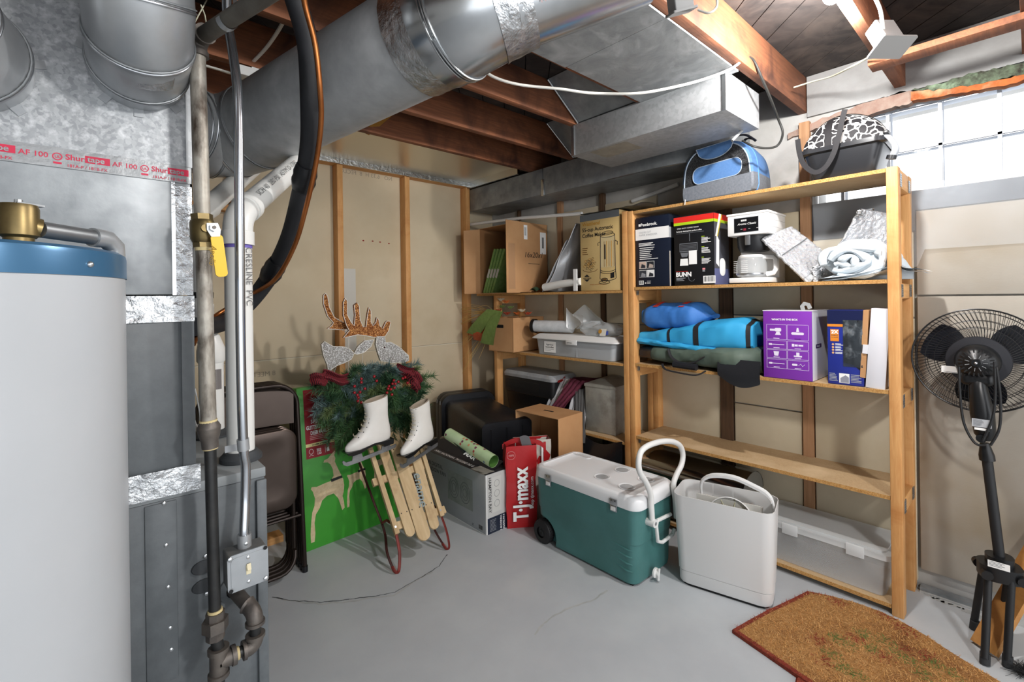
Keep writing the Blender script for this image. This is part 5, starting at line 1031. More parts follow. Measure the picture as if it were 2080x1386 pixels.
ln(el(ux - .03, uy - .055, .026, .009)); ln(el(ux - .03, uy - .075, .045, .011)); ln(el(ux - .03, uy - .055, .026, .02, pi, 2 * pi)); b.poly(el(ux - .03, uy - .055, .02, .006), brn, m, .0017)
for k in range(26):
    a = k * 2.4; r_ = .008 + .0017 * k; cx_, cy_ = .085 + r_ * cos(a), .185 + r_ * .85 * sin(a); ln(el(cx_, cy_, .009, .008, 0, 5, 8), .001, (brn, gld, ink)[k % 3])
ln(el(.085, .15, .062, .02, pi, 2 * pi), .0014, brn)
b.text('WEST BEND', .013, ink, m @ T(.022, .083, 0), bold=.02); b.poly([(.03, .098), (.055, .115), (.08, .098)], ink, m, .0009); b.poly([(.03, .08), (.055, .063), (.08, .08)], ink, m, .0009); b.text('always convenient quality', .014, M('orange_brown', 'a4622a', .7), m @ T(.08, .04, 0))
b.build('carton', t)
b = MB(); b.sheet(lambda u, v: (lerp(2.595, 2.86, v), lerp(2.142, 1.60, u), 1.979 + .012 * noise.noise(V((u * 6, v * 3, 1))) + (.02 * (u - .55) ** 2)), 24, 8, .003, M('grey_film', '6f757a', .3, .1)); one(b, 'grey_plastic_sheet', 'dark grey plastic sheet lying over the tan coffee urn box', 'plastic sheet')
# middle shelf of the left unit
t, b, m, ms, w_ = carton('harvest_carton', 'open brown carton with autumn decorations on the middle left shelf', 'box', (2.492, 3.042, .968), (2.512, 2.765, .968), .38, .275, card)
m0 = m; b = MB(); b.box(0, w_, 0, .275, -.004, 0, card, m); b.box(0, w_, 0, .275, -.38, -.376, card, m); b.box(0, .004, 0, .275, -.38, 0, card, m); b.box(w_ - .004, w_, 0, .275, -.38, 0, card, m); b.box(0, w_, 0, .004, -.38, 0, card, m)
b.prism(rrect(.075, .026, .006, cx=.135, cy=.205), 0, .0008, black_mt, m); b.build('carton', t)
straw = M('straw', 'd2b06c', .8, 0, 'b8934f', 6); t = thing('straw_bundle', 'bundle of dry straw with an orange and green ribbon hanging from the carton', 'decoration', (2.5, 3.05, 1.2))
b = MB(); c0_ = V((2.56, 3.0, 1.245))
for k in range(46):
    e_ = on_x(random.uniform(905, 975), random.uniform(618, 660) if k % 3 else random.uniform(660, 760), 2.47); e_.y = min(e_.y, 3.40); mid_ = c0_.lerp(e_, .5) + V((0, 0, random.uniform(0, .05)))
    b.tube(spline([c0_ + V((random.uniform(-.03, .03), random.uniform(-.02, .02), random.uniform(-.02, .02))), mid_, e_], 3), [.0016] * 6 + [.0006], straw, 4)
b.build('straws', t)
gr2 = M('ribbon_green', '6e8a45', .6, 0, '7c9850', 30, bump=.1, bs=120); org = M('ribbon_orange', 'b04a26', .6, 0, 'c05a30', 30)
def ribbon(par, px4, X, mat, nm='ribbon', curl=.02):
    bb = MB(); A, B, C_, D = [on_x(x, y, X) for x, y in px4]
    bb.sheet(lambda u, v: A.lerp(B, u).lerp(D.lerp(C_, u), v) + V((-curl * sin(pi * v) + .006 * noise.noise(V((u * 2, v * 5, 1))), 0, 0)), 6, 14, .002, mat); return bb.build(nm, par)
ribbon(t, ((990, 628), (1018, 632), (972, 684), (948, 676)), 2.47, gr2); ribbon(t, ((1000, 640), (1022, 632), (1002, 702), (976, 697)), 2.46, gr2)
ribbon(t, ((985, 640), (1000, 650), (978, 690), (952, 680)), 2.49, org); ribbon(t, ((970, 655), (990, 665), (985, 695), (962, 690)), 2.485, org)
t = thing('silk_flowers', 'orange and green fabric flowers on top of the autumn carton', 'flowers', (2.6, 2.95, 1.24))
petals = [M('petal_orange', 'c96a2e', .7), M('petal_rust', 'a8452a', .7), M('leaf_green', '6f8245', .7), M('petal_cream', 'd8cdb4', .7)]
for (px_, py_, mt) in ((1018, 612, 3), (1028, 616, 0), (1036, 628, 2), (1030, 640, 1), (1050, 640, 0), (1060, 634, 3), (1072, 640, 1), (1012, 634, 1), (1020, 626, 2)):
    c = on_x(px_, py_, 2.60); b = MB()
    for k in range(6):
        a = k * pi / 3 + random.random(); mm_ = T(*c) @ RZ(a) @ RX(.6) ; b.prism([(0, 0), (.014, .012), (.012, .034), (0, .042), (-.012, .034), (-.014, .012)], -.001, .001, petals[mt], mm_)
    b.build('flower', t)
b = MB(); b.box(2.55, 2.80, 2.80, 3.05, 1.14, 1.20, petals[1], bev=.03); b.build('fabric_filling', t)
t = thing('storage_tray', 'grey plastic storage box with a white lid and paper label on the middle left shelf', 'storage box', (2.75, 2.23, .967))
gpl = M('grey_clear_plastic', 'b4b8bb', .3, 0, alpha=.8); b = MB(); bin_shell(b, 2.60, 2.89, 1.865, 2.605, .968, 1.095, .955, gpl); b.box(2.603, 2.61, 2.19, 2.2, .97, 1.09, gpl); b.build('tray', t)
b = MB(); b.loft([[(x + 2.745, y + 2.235, 1.088) for x, y in rrect(.33, .80, .03)], [(x + 2.745, y + 2.235, 1.095) for x, y in rrect(.33, .80, .03)], [(x + 2.745, y + 2.235, 1.125) for x, y in rrect(.27, .70, .03)]], white_pl); b.build('lid', t)
b = MB(); m = frame((2.5995, 2.51, .988), (0, -1, 0), (.035, 0, 1)); b.rect(0, 0, .12, .082, white_ink, m, .001); b.text('Ingenious', .019, ink, m @ T(.022, .052, 0), z=.0014, bold=.01); b.text('Storage Box', .017, ink, m @ T(.015, .034, 0), z=.0014, bold=.02); b.lines(.01, .025, .09, 2, .009, .003, grey_l, m, z=.0014); b.build('label', t)
b = MB(); m = frame((2.576, 2.27, 1.06), (0, -1, 0), (0, 0, 1)); b.box(0, .1, 0, .035, -.004, .002, white_pl, m, bev=.0015); b.text('pull  here', .012, ink, m @ T(.012, .011, .0025), bold=.02); b.build('latch', t)
t = thing('film_roll', 'roll of clear plastic film with a black core lying on the white lidded box', 'roll', (2.68, 2.5, 1.126))
ra, rb = V((2.64, 2.645, 1.178)), V((2.72, 2.33, 1.178)); b = MB(); b.cyl(ra, rb, .046, M('film_roll_wrap', 'c5c9cc', .2, .15, 'd9dcdf', 20, bump=.1, bs=12), 32); b.build('film', t)
dd_ = (ra - rb).normalized(); b = MB(); b.tube([ra - dd_ * .01, ra + dd_ * .02, ra + dd_ * .021, ra + dd_ * .002], [.054, .054, .043, .04], black_pl, 32, caps=False); b.cyl(ra, ra + dd_ * .003, .042, black_mt, 28); b.build('core', t)
clr = M('clear_bag', 'dfe4e6', .12, 0, alpha=.38, bump=.8, bs=14, spec=1.0)
t = thing('plastic_bags', 'crumpled clear plastic bags lying on the white lidded box', 'plastic bags', (2.72, 2.1, 1.126)); b = MB()
def crm(c, sx, sy, sz, seed): return lambda u, v: (c[0] + sx * cos(2 * pi * u) * sin(pi * v) * (1 + .4 * noise.noise(V((cos(2 * pi * u) * 2, sin(2 * pi * u) * 2, v * 3 + seed)))), c[1] + sy * sin(2 * pi * u) * sin(pi * v) * (1 + .3 * noise.noise(V((cos(2 * pi * u) * 2, sin(2 * pi * u) * 2, v * 4 + seed + 5)))), max(1.128, c[2] + sz * cos(pi * v) * (1 + .5 * noise.noise(V((cos(2 * pi * u) * 2, sin(2 * pi * u) * 2, v * 2 + seed + 9))))))
b.grid(crm((2.70, 2.05, 1.17), .09, .18, .05, 2), 36, 18, clr); b.build('bag', t)
b = MB(); b.sheet(lambda u, v: V(on_x(lerp(1170, 1215, u) + 10 * sin(4 * v), lerp(668, 618 + 20 * abs(u - .55) * 2, v), 2.68 + .05 * sin(pi * u))), 14, 14, .0015, clr); b.build('bag_neck', t)
b = MB(); b.sheet(lambda u, v: V(on_x(lerp(1150, 1185, u), lerp(665, 625 + 22 * u, v) + 5 * sin(5 * u), 2.66 + .03 * sin(pi * u + v))), 12, 12, .0015, clr); b.build('bag_flap', t)
b = MB(); mb_ = frame((2.605, 1.99, 1.135), (0, -1, 0), (.3, 0, 1)); b.rect(0, 0, .05, .05, M('bag_label', 'd8d4c8', .5), mb_); b.text('B', .035, M('blue_print', '2f4fb0', .5), mb_ @ T(.05, .01, 0), bold=.04); b.disc(.015, gld, mb_ @ T(.0, .03, .001), 12); b.build('bag_print', t)
# lower left: black cooler, metal box, team jersey
t = thing('small_cooler', 'black cooler chest with a grey lid on the lower left shelf', 'cooler', (2.77, 2.77, .456)); bc = M('cooler_black', '1a1b1e', .4, bump=.1, bs=60); lidg = M('cooler_lid_grey', 'a6a9ac', .5, 0, '8f9295', 8)
b = MB()
def rz(x0, x1, y0, y1, z, r): return [((x0 + x1) / 2 + px_, (y0 + y1) / 2 + py_, z) for px_, py_ in rrect(x1 - x0, y1 - y0, r, 5)]
b.loft([rz(2.67, 2.90, 2.49, 3.01, .457, .03), rz(2.645, 2.915, 2.465, 3.03, .62, .04), rz(2.635, 2.92, 2.455, 3.036, .63, .04), rz(2.635, 2.92, 2.455, 3.036, .75, .04)], bc); m = frame((2.6345, 3.02, .645), (0, -1, 0), (0, 0, 1)); b.prism(rrect(.40, .07, .01, cx=.22, cy=.045), 0, .003, bc, m); b.text('IGLOO LEGEND' if False else 'RUGGEDTOTE', .03, M('emboss', '2a2b2e', .4), m @ T(.06, .03, .003)); b.build('body', t)
b = MB(); b.loft([rz(2.632, 2.923, 2.452, 3.04, .752, .04), rz(2.628, 2.924, 2.448, 3.043, .775, .045), rz(2.645, 2.91, 2.465, 3.03, .80, .045)], lidg); b.build('lid', t)
t = thing('metal_box', 'weathered grey metal milk box beside the double shelf post', 'box', (2.76, 2.02, .456)); wz = M('weathered_zinc', '9b9a93', .55, .4, 'a9a8a0', 12, bump=.1, bs=40, col3='7f7b72', sc3=8)
m = T(2.77, 2.03, .457) @ RZ(.08); b = MB(); b.box(-.12, .11, -.115, .13, 0, .315, wz, m, bev=.003); b.build('body', t)
b = MB(); b.loft([[m @ V(p) for p in ((-.124, -.12, .312), (.114, -.12, .312), (.114, .134, .312), (-.124, .134, .312))], [m @ V(p) for p in ((-.124, -.12, .33), (.114, -.12, .33), (.114, .134, .33), (-.124, .134, .33))], [m @ V(p) for p in ((.02, -.03, .372), (.1, -.03, .372), (.1, .04, .372), (.02, .04, .372))]], wz); b.build('lid', t)
t = thing('team_jersey', 'crumpled white and maroon jersey draped between the cooler and the metal box', 'clothing', (2.6, 2.3, .456))
cw = M('cloth_white', 'c6c6c8', .85, 0, 'b4b5b8', 6, bump=.1, bs=50); mar = M('cloth_maroon', '5e1f33', .85, 0, '4c1829', 6, bump=.1, bs=50); dgr = M('cloth_dark', '4c4b4a', .85, bump=.1, bs=50)
def drape(px4, X, mat, nm, seed, amp=.03):
    bb = MB(); A, B, C_, D = [on_x(x, y, X + dx) for x, y, dx in px4]
    bb.sheet(lambda u, v: A.lerp(B, u).lerp(D.lerp(C_, u), v) + V((-amp * abs(sin(3.5 * pi * u + 1.5 * v + seed)) * (.3 + v), 0, .012 * noise.noise(V((u * 4, v * 4, seed))))), 26, 20, .006, mat); bb.build(nm, t)
drape(((1135, 768, .12), (1162, 770, .12), (1132, 860, -.02), (1105, 850, -.02)), 2.62, cw, 'white_panel', 1)
drape(((1160, 768, .1), (1190, 776, .1), (1150, 830, -.05), (1124, 826, -.05)), 2.60, mar, 'maroon_sleeve', 2); drape(((1165, 802, .05), (1188, 800, .08), (1190, 895, -.0), (1152, 870, -.05)), 2.60, cw, 'white_panel', 4); drape(((1168, 792, .06), (1190, 790, .1), (1192, 900, .0), (1178, 890, -.04)), 2.585, dgr, 'dark_panel', 3)
drape(((1128, 758, .15), (1152, 760, .15), (1146, 775, .05), (1126, 778, .05)), 2.66, M('cloth_red', 'b3231f', .8), 'red_sleeve', 5)
drape(((1160, 765, .2), (1262, 772, .25), (1262, 780, .1), (1170, 782, .1)), 2.68, mar, 'maroon_back', 7, .01)
b = MB(); q = at_d(1230, 930, 3.2); b.grid(lambda u, v: (2.52 + .12 * sin(pi * u) * cos(.5 * pi * v) * -1 + .06, lerp(2.38, 1.80, u), .001 + .47 * v * (.93 + .07 * sin(7 * u)) ), 20, 14, M('black_bag_film', '191a1c', .25, bump=.6, bs=8)); b.grid(lambda u, v: (2.58 + .3 * v, lerp(1.80, 2.38, u), .44 - .02 * v), 6, 4, M('black_bag_film', '191a1c', .25)); 
one(b, 'black_bag', 'black plastic sack on the floor below the grey metal box', 'bag')
# ================================================================== things on the floor
def loft_m(mb, rings, mat, m, **k): mb.loft([[m @ V(p) for p in r] for r in rings], mat, **k)
def cut(ob, cutters):
    c = cutters.build('cutter'); md = ob.modifiers.new('b', 'BOOLEAN'); md.object = c; md.operation = 'DIFFERENCE'; md.solver = 'EXACT'
    bpy.context.view_layer.update(); me = bpy.data.meshes.new_from_object(ob.evaluated_get(bpy.context.evaluated_depsgraph_get()))
    ob.modifiers.remove(md); old = ob.data; ob.data = me; me.name = old.name; bpy.data.objects.remove(c); bpy.data.meshes.remove(old)
    me.polygons.foreach_set('use_smooth', [True] * len(me.polygons)); me.set_sharp_from_angle(angle=radians(35))
# ---- rolling cooler
teal = M('cooler_teal', '41706d', .5, 0, '487876', 5, bump=.05, bs=90); lidw = M('cooler_white', 'e4e5e6', .45, bump=.04, bs=90)
t = thing('rolling_cooler', 'large teal rolling cooler with a white lid and cup holders on the floor', 'cooler', (2.11, 1.6, 0))
x0, x1, y0, y1 = 1.925, 2.285, 1.268, 1.955; cxc, cyc = (x0 + x1) / 2, (y0 + y1) / 2
def cr(z, k=1.0, r=.05, dy=0, kx=None): return [(cxc + px_, cyc + py_ + dy, z) for px_, py_ in rrect((x1 - x0) * (kx or k), (y1 - y0) * k, r, 6)]
b = MB(); b.loft([cr(.012, .93, .045), cr(.03, .945, .05), cr(.20, .962, .05), cr(.205, .975, .05), cr(.372, .995, .05)], teal, cap1=True)
body = b.build('body', t)
wc = V((0, 1.865, .066)); cb = MB(); 
for (xa, xb) in ((1.85, 1.975), (2.235, 2.36)): cb.cyl((xa, 1.90, .05), (xb, 1.90, .05), .105, black_mt, 28)
cut(body, cb)
b = MB(); b.box(x0 + .028, x1 - .03, y0 + .045, 1.76, 0, .014, black_mt); b.build('base_shadow_pad', t)  # black base pad, also standing in for the shadow under the cooler
b = MB(); b.loft([cr(.371, .985, .05), cr(.374, .985, .05), cr(.374, 1.012, .055), cr(.384, 1.016, .055), cr(.412, 1.012, .055), cr(.430, .995, .05), cr(.438, .955, .045), cr(.4385, .90, .04), cr(.432, .885, .04), cr(.432, .70, .03)], lidw, cap1=False)
b.loft([cr(.432, .70, .03)], lidw, cap0=False, cap1=True) if False else b.add(cr(.432, .70, .03), [tuple(range(28))], lidw)
lid = b.build('lid', t, ang=50)
m = frame(on_z(1180, 925, .4335), (-.08, -1, 0), (1, -.08, 0)); b = MB(); b.tube([m @ V((x, y, 0)) for x, y in rrect(.15, .035, .016) + [rrect(.15, .035, .016)[0]]], .0025, lidw, 6); b.text('Coleman', .034, lidw, m @ T(-.062, -.010, 0), z=.002, bold=.02); b.build('raised_logo', lid)
for (px_, py_) in ((1223, 969), (1264, 955), (1273, 989), (1312, 974)):
    p = on_z(px_, py_, .432); b = MB(); b.lathe([(.044, .0015), (.042, .003), (.038, .0012), (.034, .0005)], lidw, T(*p), 28); b.disc(.034, M('cup_well_shade', 'a9acae', .5), T(*p), 28, z=.0006); b.build('cup_recess', lid)  # flat darker disc paints the shade inside each cup well
for y_ in (1.835, 1.395):
    b = MB(); m = frame((x0 - .004, y_ + .022, .345), (0, -1, 0), (0, 0, 1)); b.box(0, .044, .030, .062, 0, .006, steel, m, bev=.002); b.box(.002, .042, 0, .030, 0, .005, steel, m, bev=.002); b.box(.010, .034, .006, .024, .005, .008, white_pl, m)
    for q in ((.012, .054), (.032, .054)): b.disc(.003, black_mt, m @ T(q[0], q[1], .0065), 8)
    b.build('latch', t)
for xx in (1.912, 2.235):
    b = MB(); tire = M('tyre', '18181a', .6); m = Matrix.Translation((xx, 1.893, .066)) @ RY(pi / 2); b.lathe([(.03, .0), (.05, .0), (.062, .006), (.066, .014), (.066, .04), (.062, .048), (.03, .05)], tire, m, 36)
    for k in range(30):
        a = 2 * pi * k / 30; b.box(.062, .068, -.004, .004, .012, .042, tire, m @ RZ(a))
    b.lathe([(.0005, .006), (.012, .002), (.03, .008), (.045, .004)], black_pl, m, 24); b.build('wheel', t)
YH = 1.245; wp = M('handle_white', 'dcdcd9', .4)
hp = [(1325, 1066), (1323, 1030), (1321, 1003), (1312, 980), (1300, 960), (1297, 940), (1302, 918), (1318, 905), (1345, 897), (1368, 898), (1382, 907), (1387, 925), (1384, 945), (1374, 965), (1368, 985), (1371, 1010), (1374, 1052)]
b = MB(); b.tube(spline([on_y(x, y, YH) for x, y in hp], 5), .0138, wp, 14); p = on_y(1325, 1062, YH); b.cyl(p + V((0, -.018, 0)), p + V((0, .03, 0)), .02, wp, 16); b.cyl(p + V((0, -.02, 0)), p + V((0, -.018, 0)), .008, steel, 10); b.build('tow_handle', t)
b = MB(); b.tube(spline([on_y(x, y, YH - .005) for x, y in ((1362, 1045), (1335, 1058), (1333, 1068), (1336, 1100), (1345, 1102), (1366, 1086), (1370, 1075))], 1), .009, wp, 10); b.build('side_handle', t)
b = MB(); q = on_y(1330, 1163, 1.262); b.lathe([(.024, .0), (.024, .008), (.012, .012), (.012, .022), (.0005, .022)], wp, frame(q, (1, 0, 0), (0, 0, 1)), 18); b.box(-.006, .006, -.026, .026, .018, .026, wp, frame(q, (1, 0, 0), (0, 0, 1)) @ RZ(-.2), bev=.002); b.tube([q + V((0, -.014, 0)), q + V((0, -.018, -.03))], .008, wp, 10); b.build('drain_tap', t)
b = MB(); 
for k in range(4): b = MB(); z = .075 + .034 * k; ya, yb = 1.36 + .02 * k, 1.30; b.tube([(x0 + .012, ya + .08, z + .016), (x0 + .008, 1.33, z), (x0 + .016, yb + .005, z - .002)], [.001, .006, .004], teal, 8); b.build('moulded_rib', t)
# ---- white open bin
t = thing('air_purifier_housing', 'white open plastic housing with a carry handle beside the teal cooler', 'appliance', (2.27, .97, 0))
p0, p1 = V((2.128, 1.180, 0)), V((2.224, .779, 0)); u_ = (p1 - p0).normalized(); d_ = V((-u_.y, u_.x, 0)); wB = (p1 - p0).length; dB = .19
cb_ = (p0 + p1) / 2 + d_ * dB / 2; m = Matrix((u_, d_, V((0, 0, 1)))).transposed().to_4x4(); m.translation = cb_
binw = M('bin_white', 'd6d6d5', .42)
R2 = lambda z, w, d, r=.045, dx=0: [(x + dx, y, z) for x, y in rrect(w, d, r, 3)]
b = MB(); loft_m(b, [R2(.012, wB * .97, dB * .93), R2(.022, wB * .985, dB * .96), R2(.068, wB * .99, dB * .97), R2(.070, wB * .975, dB * .95)], binw, m, cap1=False)
loft_m(b, [R2(.070, wB * .98, dB * .96), R2(.074, wB * 1.0, dB * .995), R2(.442, wB * 1.06, dB * 1.28, .05)], binw, m, cap0=False, cap1=False)
loft_m(b, [R2(.442, wB * 1.06, dB * 1.28, .05), R2(.442, wB * 1.045, dB * 1.24, .046), R2(.075, wB * .97, dB * .93, .045)], binw, m, cap0=False, cap1=True); b.build('shell', t)
b = MB(); loft_m(b, [R2(.0, wB * .93, dB * .88), R2(.013, wB * .93, dB * .88)], black_mt, m); b.build('shadow_plinth', t)  # inset black plinth stands in for the dark shadow gap below
b = MB(); hpts = [(1426, 1010), (1424, 985), (1430, 972), (1450, 964), (1490, 968), (1530, 985), (1560, 1003), (1571, 1028), (1571, 1066), (1570, 1085)]
P_ = spline([on_plane(x, y, cb_, d_) for x, y in hpts], 5); b.tube(P_, .0065, binw, 10, flat=1.0)
arch = [p for p in P_[8:34]]; b.loft([[p - d_ * .018, p + d_ * .018, p + d_ * .018 - V((0, 0, .012)), p - d_ * .018 - V((0, 0, .012))] for p in arch], binw); b.build('carry_handle', t)
b = MB(); b.box(-.125, .155, -.006, .0, .10, .432, M('inner_white', 'cdccc6', .5), m @ T(0, -.02, 0)); b.box(-.125, -.119, -.02, .06, .10, .40, M('inner_white', 'cdccc6', .5), m); b.box(.149, .155, -.02, .06, .10, .40, M('inner_white', 'cdccc6', .5), m); b.build('inner_divider', t)
b = MB(); mr = m @ T(.03, -.040, .345) @ RX(pi / 2 - .25); b.lathe([(.098, -.02), (.104, .02), (.100, .022), (.092, -.02)], binw, mr, 36); b.lathe([(.0005, -.01), (.03, -.005), (.034, .012), (.0005, .014)], M('yellowed', 'c9c6a4', .5), mr, 20)
for k in range(9): b.box(.03, .094, -.0015, .0015, -.012, .008, M('yellowed', 'c9c6a4', .5), mr @ RZ(2 * pi * k / 9) @ RX(.5))
b.build('fan_ring', t)
for xx in (.03, -.06):
    b = MB(); b.box(xx, xx + .003, .02, .024, .2, .47 if xx > 0 else .478, binw, m); b.build('divider_post', t)
# ---- coir mats
coir = M('coir', 'a8763f', .95, 0, 'bd8d57', 60, bump=.9, bs=150, bst=(1, 1, 1), col3='7c4c26', sc3=5); coir_r = M('coir_red', '7f2f22', .95, 0, '94402a', 50, bump=.9, bs=150); coir_g = M('coir_green', '55652f', .95, 0, '6f7a3e', 60, bump=.9, bs=150)
t = thing('coir_mat', 'worn brown coir doormat with a red border and faded green leaves at lower right', 'mat', (2.1, .4, 0))
out = [on_z(x, y, .012) for x, y in ((1487, 1281), (1520, 1262), (1560, 1240), (1600, 1222), (1640, 1202), (1690, 1212), (1740, 1226), (1790, 1244), (1835, 1266), (1880, 1292), (1930, 1325), (1980, 1356), (2035, 1388))]
out += [V((2.28, -.25, .012)), V((1.72, -.12, .012))]
A_ = V((1.77, .02, .012)); out += [out[0].lerp(A_, k / 6) for k in range(6, 0, -1)]
P2 = [(p.x, p.y) for p in out]
b = MB(); b.prism(P2, .001, .014, coir, side=coir_r)
cm = sum(p[0] for p in P2) / len(P2), sum(p[1] for p in P2) / len(P2)
inner = [(cm[0] + (x - cm[0]) * .94, cm[1] + (y - cm[1]) * .955) for x, y in P2]; n = len(P2)
b.add([(x, y, .0145) for x, y in P2] + [(x, y, .0150) for x, y in inner], [(i, (i + 1) % n, (i + 1) % n + n, i + n)[::-1] for i in range(n) if not (4 <= i <= 13)] , coir_r)
b.build('pile', t)
def inside(x, y, P_):
    c = False; j = len(P_) - 1
    for i in range(len(P_)):
        if (P_[i][1] > y) != (P_[j][1] > y) and x < (P_[j][0] - P_[i][0]) * (y - P_[i][1]) / (P_[j][1] - P_[i][1]) + P_[i][0]: c = not c
        j = i
    return c
rs = random.Random(3); b = MB(); cols = {}
gl = [on_z(x, y, .012) for x, y in ((1700, 1298), (1722, 1312), (1690, 1330), (1715, 1360), (1755, 1290), (1800, 1305), (1770, 1320), (1820, 1325), (1850, 1345), (1900, 1352), (1740, 1375), (1880, 1375), (1930, 1372))]
rdp = [on_z(x, y, .012) for x, y in ((1735, 1300), (1665, 1305), (1675, 1345), (1790, 1335), (1838, 1322), (1880, 1335), (1800, 1255), (1830, 1275), (1850, 1290), (1700, 1225))]
fib = [M('fibre_a', 'bd8a50', .95), M('fibre_b', 'a06f3a', .95), M('fibre_c', 'd0a268', .95), M('fibre_red', '8a3526', .95), M('fibre_green', '5f7035', .95)]
for k in range(26000):
    x, y = rs.uniform(1.7, 2.6), rs.uniform(-.2, .87)
    if not inside(x, y, P2): continue
    mt = fib[rs.choice((0, 0, 1, 2))]
    dx = min((V((x, y, 0)) - V((q.x, q.y, 0))).length for q in gl); dr = min((V((x, y, 0)) - V((q.x, q.y, 0))).length for q in rdp)
    if dx < .028 * (1 + rs.uniform(-.6, .6)): mt = fib[4]
    elif dr < .03 * (1 + rs.uniform(-.7, .6)): mt = fib[3]
    elif not inside(cm[0] + (x - cm[0]) / .945, cm[1] + (y - cm[1]) / .96, P2) and (y > .62 or x < 2.05): mt = fib[3]
    a = rs.uniform(0, 2 * pi); L_ = rs.uniform(.009, .02); h_ = rs.uniform(.002, .008); w_ = .0014
    b.add([(x - sin(a) * w_, y + cos(a) * w_, .0135), (x + sin(a) * w_, y - cos(a) * w_, .0135), (x + cos(a) * L_, y + sin(a) * L_, .0135 + h_)], [(0, 1, 2)], mt)
b.build('fibres', t, kind='stuff')
b = MB(); q = on_z(1620, 1383, 0); b.prism([(q.x + .04 * cos(a) * 1.5 - .0, q.y - .05 + .05 * sin(a)) for a in [2 * pi * k / 16 for k in range(16)]], .0005, .010, coir_r)
b.prism([(q.x - .03, q.y), (q.x + .02, q.y + .01), (1.78, 0.0), (1.70, .02)], .0005, .0008, coir_r); one(b, 'second_mat', 'corner of a rust red mat under the worn doormat at the bottom edge', 'mat')
# ---- pedestal fan
fb_ = M('fan_black', '121315', .35); fan_m = M('fan_matte', '17181a', .55)
t = thing('pedestal_fan', 'black pedestal fan turned to the wall at the right', 'fan', (2.6, .11, 0))
hub = V((2.635, .098, .325)); neckb = on_x(2004, 925, 2.66)
feet = [V((2.49, .135, .006)), V((2.535, .078, .006)), V((2.72, .178, .006)), V((2.70, .10, .006))]; tops = [V((2.59, .127, .30)), V((2.60, .066, .30)), V((2.68, .145, .30)), V((2.685, .075, .30))]
for f_, tp in zip(feet, tops):
    b = MB(); b.cyl(f_ + V((0, 0, .02)), tp, .0125, fan_m, 14); lg = b.build('leg', t); b = MB(); b.cyl(f_ - V((0, 0, .004)), f_ + (tp - f_).normalized() * .035, .0155, M('rubber_foot', '2c2d2f', .8), 14); b.build('rubber_foot', lg)
b = MB(); mh = frame(hub, (.3, -1, 0), (1, .3, .0)); b.prism(rrect(.125, .11, .04, 6), -.04, .012, fb_, mh) ; b.prism(rrect(.08, .075, .03, 6), .012, .045, fb_, mh)
for (x, y) in ((-.05, -.05), (.05, -.05), (-.05, .05), (.05, .05)): b.cyl(mh @ V((x, y - .012, -.018)), mh @ V((x, y + .012, -.018)), .018, fb_, 12)
b.build('leg_collar', t)
b = MB(); ml = frame(hub + V((-.052, .03, .016)), (.0, -1, .0), (0, 0, 1)); b.rect(0, -.002, .06, .024, white_ink, ml, .006); b.lines(.003, .021, .05, 4, .005, .0015, grey_m, ml, .0066); b.build('label', t)
b = MB(); b.cyl(hub + V((0, 0, .04)), neckb, .0165, fan_m, 20); b.build('pole', t)
b = MB(); nb = on_x(2000, 900, 2.66); b.tube([neckb - (nb - neckb).normalized() * .02, neckb, nb], [.024, .024, .014], fb_, 20); b.build('height_collar', t)
hc = V((2.735, .156, 1.115)); mf_ = frame(hc, (0, -1, 0), (0, 0, 1))   # z axis points into the room
b = MB(); n0, n1 = on_x(2003, 895, 2.665), on_x(1987, 785, 2.665); b.tube([n0, n0.lerp(n1, .12), n0.lerp(n1, .5), n1, n1 + V((.02, 0, .03))], [.018, .033, .037, .027, .024], fb_, 20); q = n0 + V((-.03, .012, .012)); b.cyl(q + V((.03, -.0, 0)), q + V((-.006, 0, 0)), .016, fb_, 16); b.build('neck', t)
b = MB(); ml = frame(n0.lerp(n1, .28) + V((-.040, .028, 0)), (0, -1, 0), (0, 0, 1)); b.rect(-.004, -.002, .052, .03, M('silver_label', 'b3b6ba', .4), ml); b.lines(0, .027, .03, 6, .0045, .0015, grey_m, ml, .0012); b.rect(.003, -.014, .045, -.005, white_ink, ml); b.build('label', t)
b = MB(); b.lathe([(.0005, .105), (.014, .105), (.018, .1), (.045, .092), (.062, .075), (.070, .05), (.070, .012)], fb_, mf_, 36)
for k in range(22):
    a = 2 * pi * k / 22; b.box(.040, .054, -.0022, .0022, .088, .0935, black_mt, mf_ @ RZ(a) @ RY(0))
    if k % 2 == 0: b.box(.02, .034, -.001, .001, .096, .1, galv_r, mf_ @ RZ(a))
b.sph((0, 0, .105), .006, steel, 6, mf_); b.box(-.05, .05, -.095, -.04, .02, .085, fb_, mf_, bev=.02); b.build('motor_housing', t)
b = MB(); b.lathe([(.07, .02), (.098, .016), (.101, .008), (.07, .008)], M('fan_plate', '1d1e24', .6), mf_, 48); b.build('grille_plate', t)
def grille(nm, z0, z1, zin, rin):
    b = MB(); rr_ = .212
    for k in range(84):
        a = 2 * pi * k / 84; pr_ = [(rin, zin), (lerp(rin, rr_, .5), lerp(zin, z0, .25)), (rr_ * .93, lerp(zin, z0, .6)), (rr_, z0)]
        b.tube([mf_ @ V((r * cos(a + .18 * (r - rin) / .1), r * sin(a + .18 * (r - rin) / .1), z)) for r, z in pr_], .0009, fb_, 4, caps=False)
    for rk, zk in ((rr_, z0), (.165, lerp(zin, z0, .42)), (.135, lerp(zin, z0, .25)), (.198, lerp(zin, z0, .75))): b.tube([mf_ @ V((rk * cos(2 * pi * k / 60), rk * sin(2 * pi * k / 60), zk)) for k in range(61)], .0035 if rk == rr_ else .0013, fb_, 6, caps=False)
    b.build(nm, t)
